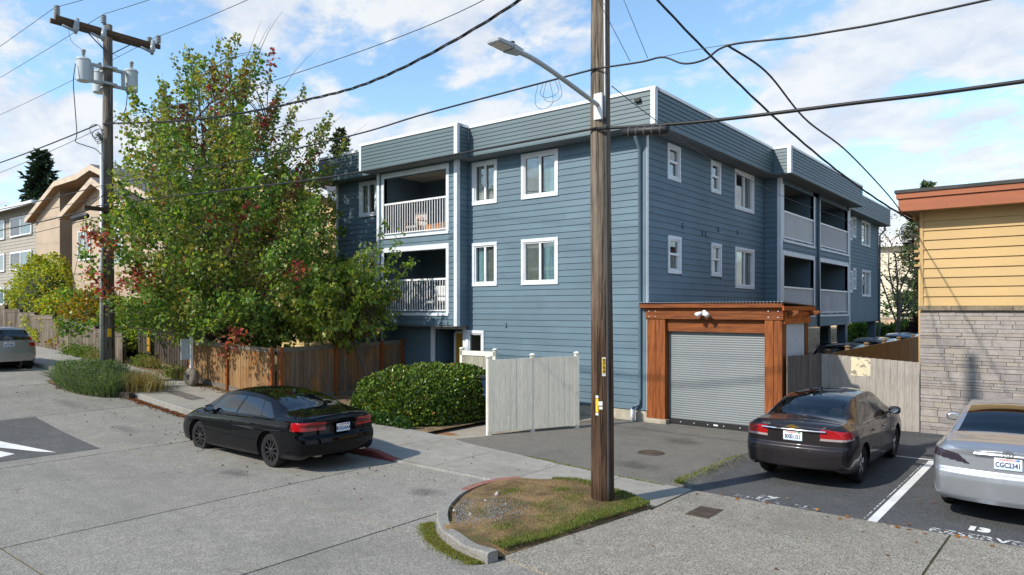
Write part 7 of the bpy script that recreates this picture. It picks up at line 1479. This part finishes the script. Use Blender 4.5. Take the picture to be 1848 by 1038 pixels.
car('grey_suv', 'pale grey car with a flat roof between the black one and the wagon', dict(suv, mats=dict(body=paint('grey_car_paint', (.20, .20, .20), .4, .35), side=m_priv, rear=m_priv)), (1.75, 15.6, .05), math.pi/2-.03)
car('light_blue_wagon', 'pale blue silver wagon standing farthest along the brown fence', dict(suv, mats=dict(body=paint('pale_blue_car_paint', (.40, .47, .54), .5, .35), side=m_carglass, rear=m_carglass)), (1.9, 21.0, .12), math.pi/2-.03)
# ------------------------------------------------------------------ things on the balconies
def armchair(label, x, y, z, mat, w=.6, rot=0):
    T = thing('patio_chair', label, 'chair', (x, y, z)); b = MB(); b.box(x-w/2, x+w/2, y-.25, y+.25, z+.36, z+.44); b.build('seat', mat, T, bevel=.02)
    b = MB(); b.box(x-w/2, x+w/2, y+.20, y+.27, z+.44, z+.95); b.build('backrest', mat, T, bevel=.03)
    for s in (-1, 1):
        b = MB(); b.box(x+s*w/2-.03, x+s*w/2+.03, y-.27, y+.25, z+.58, z+.62); b.build('armrest', m_fgold, T)
        for yy_ in (-.24, .22): b = MB(); b.box(x+s*w/2-.025, x+s*w/2+.025, y+yy_-.025, y+yy_+.025, z, z+.58); b.build('leg', m_fgold, T)
    return T
t = NT('patterned_cushion'); p = t.pos(); v = t.n('ShaderNodeTexVoronoi'); v.inputs['Scale'].default_value = 9; t.l(p, v.inputs['Vector']); t.set(Base_Color=t.mix(t.ramp(v.outputs['Distance'], .2, .5), (.45, .12, .10), (.55, .50, .45)), Roughness=.9); m_cush = t.m
armchair('wooden armchair with a red patterned cushion on the upper street balcony', -8.75, .35, 5.24, m_cush)
CH = thing('planter_box', 'long orange wicker planter box on the upper street balcony', 'planter', (-7.5, .25, 5.24)); b = MB(); b.add([(-8.0, .05, 5.24), (-7.05, .05, 5.24), (-7.05, .45, 5.24), (-8.0, .45, 5.24), (-8.1, 0, 5.62), (-6.95, 0, 5.68), (-6.95, .5, 5.68), (-8.1, .5, 5.62)], [(3, 2, 1, 0), (0, 1, 5, 4), (1, 2, 6, 5), (2, 3, 7, 6), (3, 0, 4, 7), (4, 5, 6, 7)]); b.build('basket', wood('wicker', srgb(206, 140, 76), srgb(166, 104, 52), None, .1, .8, 0), CH)
b = MB(); b.box(-8.0, -7.0, .05, .45, 5.62, 5.65); b.build('soil', m_soil, CH)
armchair('white patio chair on the lower street balcony', -7.9, .4, 2.72, m_vinyl, .5)
b = MB(); b.lathe([(0, 0), (.15, 0), (.19, .32), (.2, .34), (.17, .34), (.15, .30), (0, .30)], (-6.95, .2, 2.72), n=16); props(b.build('flower_pot', m_vinyl, None, True), 'pale round flower pot on the lower street balcony', 'flower pot')
# round-backed wicker chair and pots on the parking-side balconies
def papasan(label, x, y, z, r):
    T = thing('wicker_chair', label, 'chair', (x, y, z)); b = MB(); b.lathe([(0, -.05), (r*.6, -.02), (r*.92, .06), (r, .14), (r*.96, .15), (r*.85, .10), (0, .02)], (x-.05, y, z+.55), 'x', 24); b.build('bowl_back', m_vinyl, T, True)
    b = MB(); b.tube([(x, y, z), (x, y, z+.3)], [.3, .16], 16); b.build('pedestal', m_vinyl, T, True)
papasan('round white wicker chair behind the upper railing over the garage', .1, 10.9, 5.30, .45); papasan('small round white chair behind the far lower railing', .15, 15.8, 2.66, .28)
for (x, y, z, c, lab) in ((.15, 9.7, 5.30, (.45, .28, .10), 'tan cushion stack beside the round wicker chair'), (.2, 13.9, 5.30, (.40, .14, .12), 'dusty red cushion on the far upper balcony'), (.2, 10.2, 2.66, (.5, .5, .48), 'white folded drying rack on the lower balcony over the garage')):
    b = MB(); b.box(x-.25, x+.2, y-.3, y+.3, z, z+.45); b.box(x-.22, x+.17, y-.26, y+.27, z+.46, z+.62); props(b.build('cushion_stack', pmat('cushion_cloth', c, .9, .15, 5), None, bevel=.03), lab, 'cushions')
# green rust-stained patch on the pad, oil spots
t = NT('rust_stain'); p = t.pos(); n = t.noise(p, 5, 6, .65); g = t.n('ShaderNodeTexCoord').outputs['Object']; L_ = t.n('ShaderNodeVectorMath', operation='LENGTH'); t.l(g, L_.inputs[0]); t.set(Base_Color=(.30, .115, .035), Roughness=.9, Alpha=t.math('MULTIPLY', t.ramp(t.math('SUBTRACT', t.math('ADD', n, .05), L_.outputs['Value']), .0, .35), .75)); m_rust = t.m
def stain(name, x, y, z, sx, sy, mat):
    m = bpy.data.meshes.new(name); m.from_pydata([(-1, -1, 0), (1, -1, 0), (1, 1, 0), (-1, 1, 0)], [], [(0, 1, 2, 3)]); m.update(); o = obj(name, m, mat); o.location = (x, y, z); o.scale = (sx, sy, 1); o['kind'] = 'structure'
stain('rust_stain', -2.75, -4.45, .029, .75, .38, m_rust)
t = NT('oil_stain'); p = t.pos(); n = t.noise(p, 3, 6, .65); g = t.n('ShaderNodeTexCoord').outputs['Object']; L_ = t.n('ShaderNodeVectorMath', operation='LENGTH'); t.l(g, L_.inputs[0]); t.set(Base_Color=(.045, .043, .04), Roughness=.6, Alpha=t.math('MULTIPLY', t.ramp(t.math('SUBTRACT', t.math('ADD', n, .15), L_.outputs['Value']), .0, .6), .28)); m_oil = t.m
stain('oil_stain', 2.3, -4.7, .033, 1.2, .7, m_oil); stain('oil_stain', 1.9, -2.0, .033, 1.0, .8, m_oil)
for (x, y, sx, sy) in ((-12.0, -9.0, 1.6, .5), (-8.4, -9.2, 1.1, .45), (-2.9, -9.6, .9, .4), (.6, -8.4, .8, .5), (-15, -10.3, 2.2, .7)): stain('oil_stain', x, y, max(zr(x-sx), zr(x+sx), zr(x))+.006, sx, sy, m_oil)
# --- unseen houses and conifers added behind the photographer, for reflections in glass and paint
for i, (x0, x1, h, c, lab) in enumerate(((-34, -22, 7.5, (190, 180, 160), 'unseen beige gabled house added across the street, farthest uphill'), (-17, -4, 8.5, (120, 130, 120), 'unseen green grey gabled house added across the street from the black sedan'), (2, 14, 7.5, (170, 120, 100), 'unseen brick red gabled house added across the street from the parking lot'), (19, 32, 8.0, (200, 200, 195), 'unseen white gabled house added across the street, farthest downhill'))):
    H_ = thing('house', lab, 'building', ((x0+x1)/2, -36, zr(x0)), 'unseen houses added across the street'); g = zr((x0+x1)/2)-.2
    b = MB(); b.ext([(-42, g), (-33, g), (-33, g+h*.7), (-37.5, g+h), (-42, g+h*.7)], 'x', x0, x1); b.build('wall', pmat('house_paint', srgb(*c), .8, .06, 1), H_)
    for s in (-1, 1): b = MB(); b.ext([(-37.5, g+h+.02), (-37.5+s*5.2, g+h*.62), (-37.5+s*5.2, g+h*.62+.18), (-37.5, g+h+.2)], 'x', x0-.4, x1+.4); b.build('roof', m_roofg, H_)
    for k in range(3):
        for z in (1.2, 3.6): a_ = x0+1.3+k*(x1-x0-2)/3; B = MB(); B.box(a_, a_+1.5, -33, -32.94, g+z, g+z+1.3); w = B.build('window', m_vinyl, H_); B = MB(); B.box(a_+.1, a_+1.4, -32.94, -32.93, g+z+.1, g+z+1.2); B.build('pane', m_dark, w)
conifer('unseen dark conifer added across the street beside the beige house', -19.5, -35, zr(-19.5), 13, 3.4, 3500, CON, .8); conifer('unseen dark conifer added across the street between the green grey and red houses', -1, -34, 0, 12, 3.2, 3500, CON, .8); conifer('unseen dark conifer added across the street beside the white house', 16.6, -35, 0, 14, 3.6, 3500, CON, .8)
print('objects', len(bpy.data.objects))
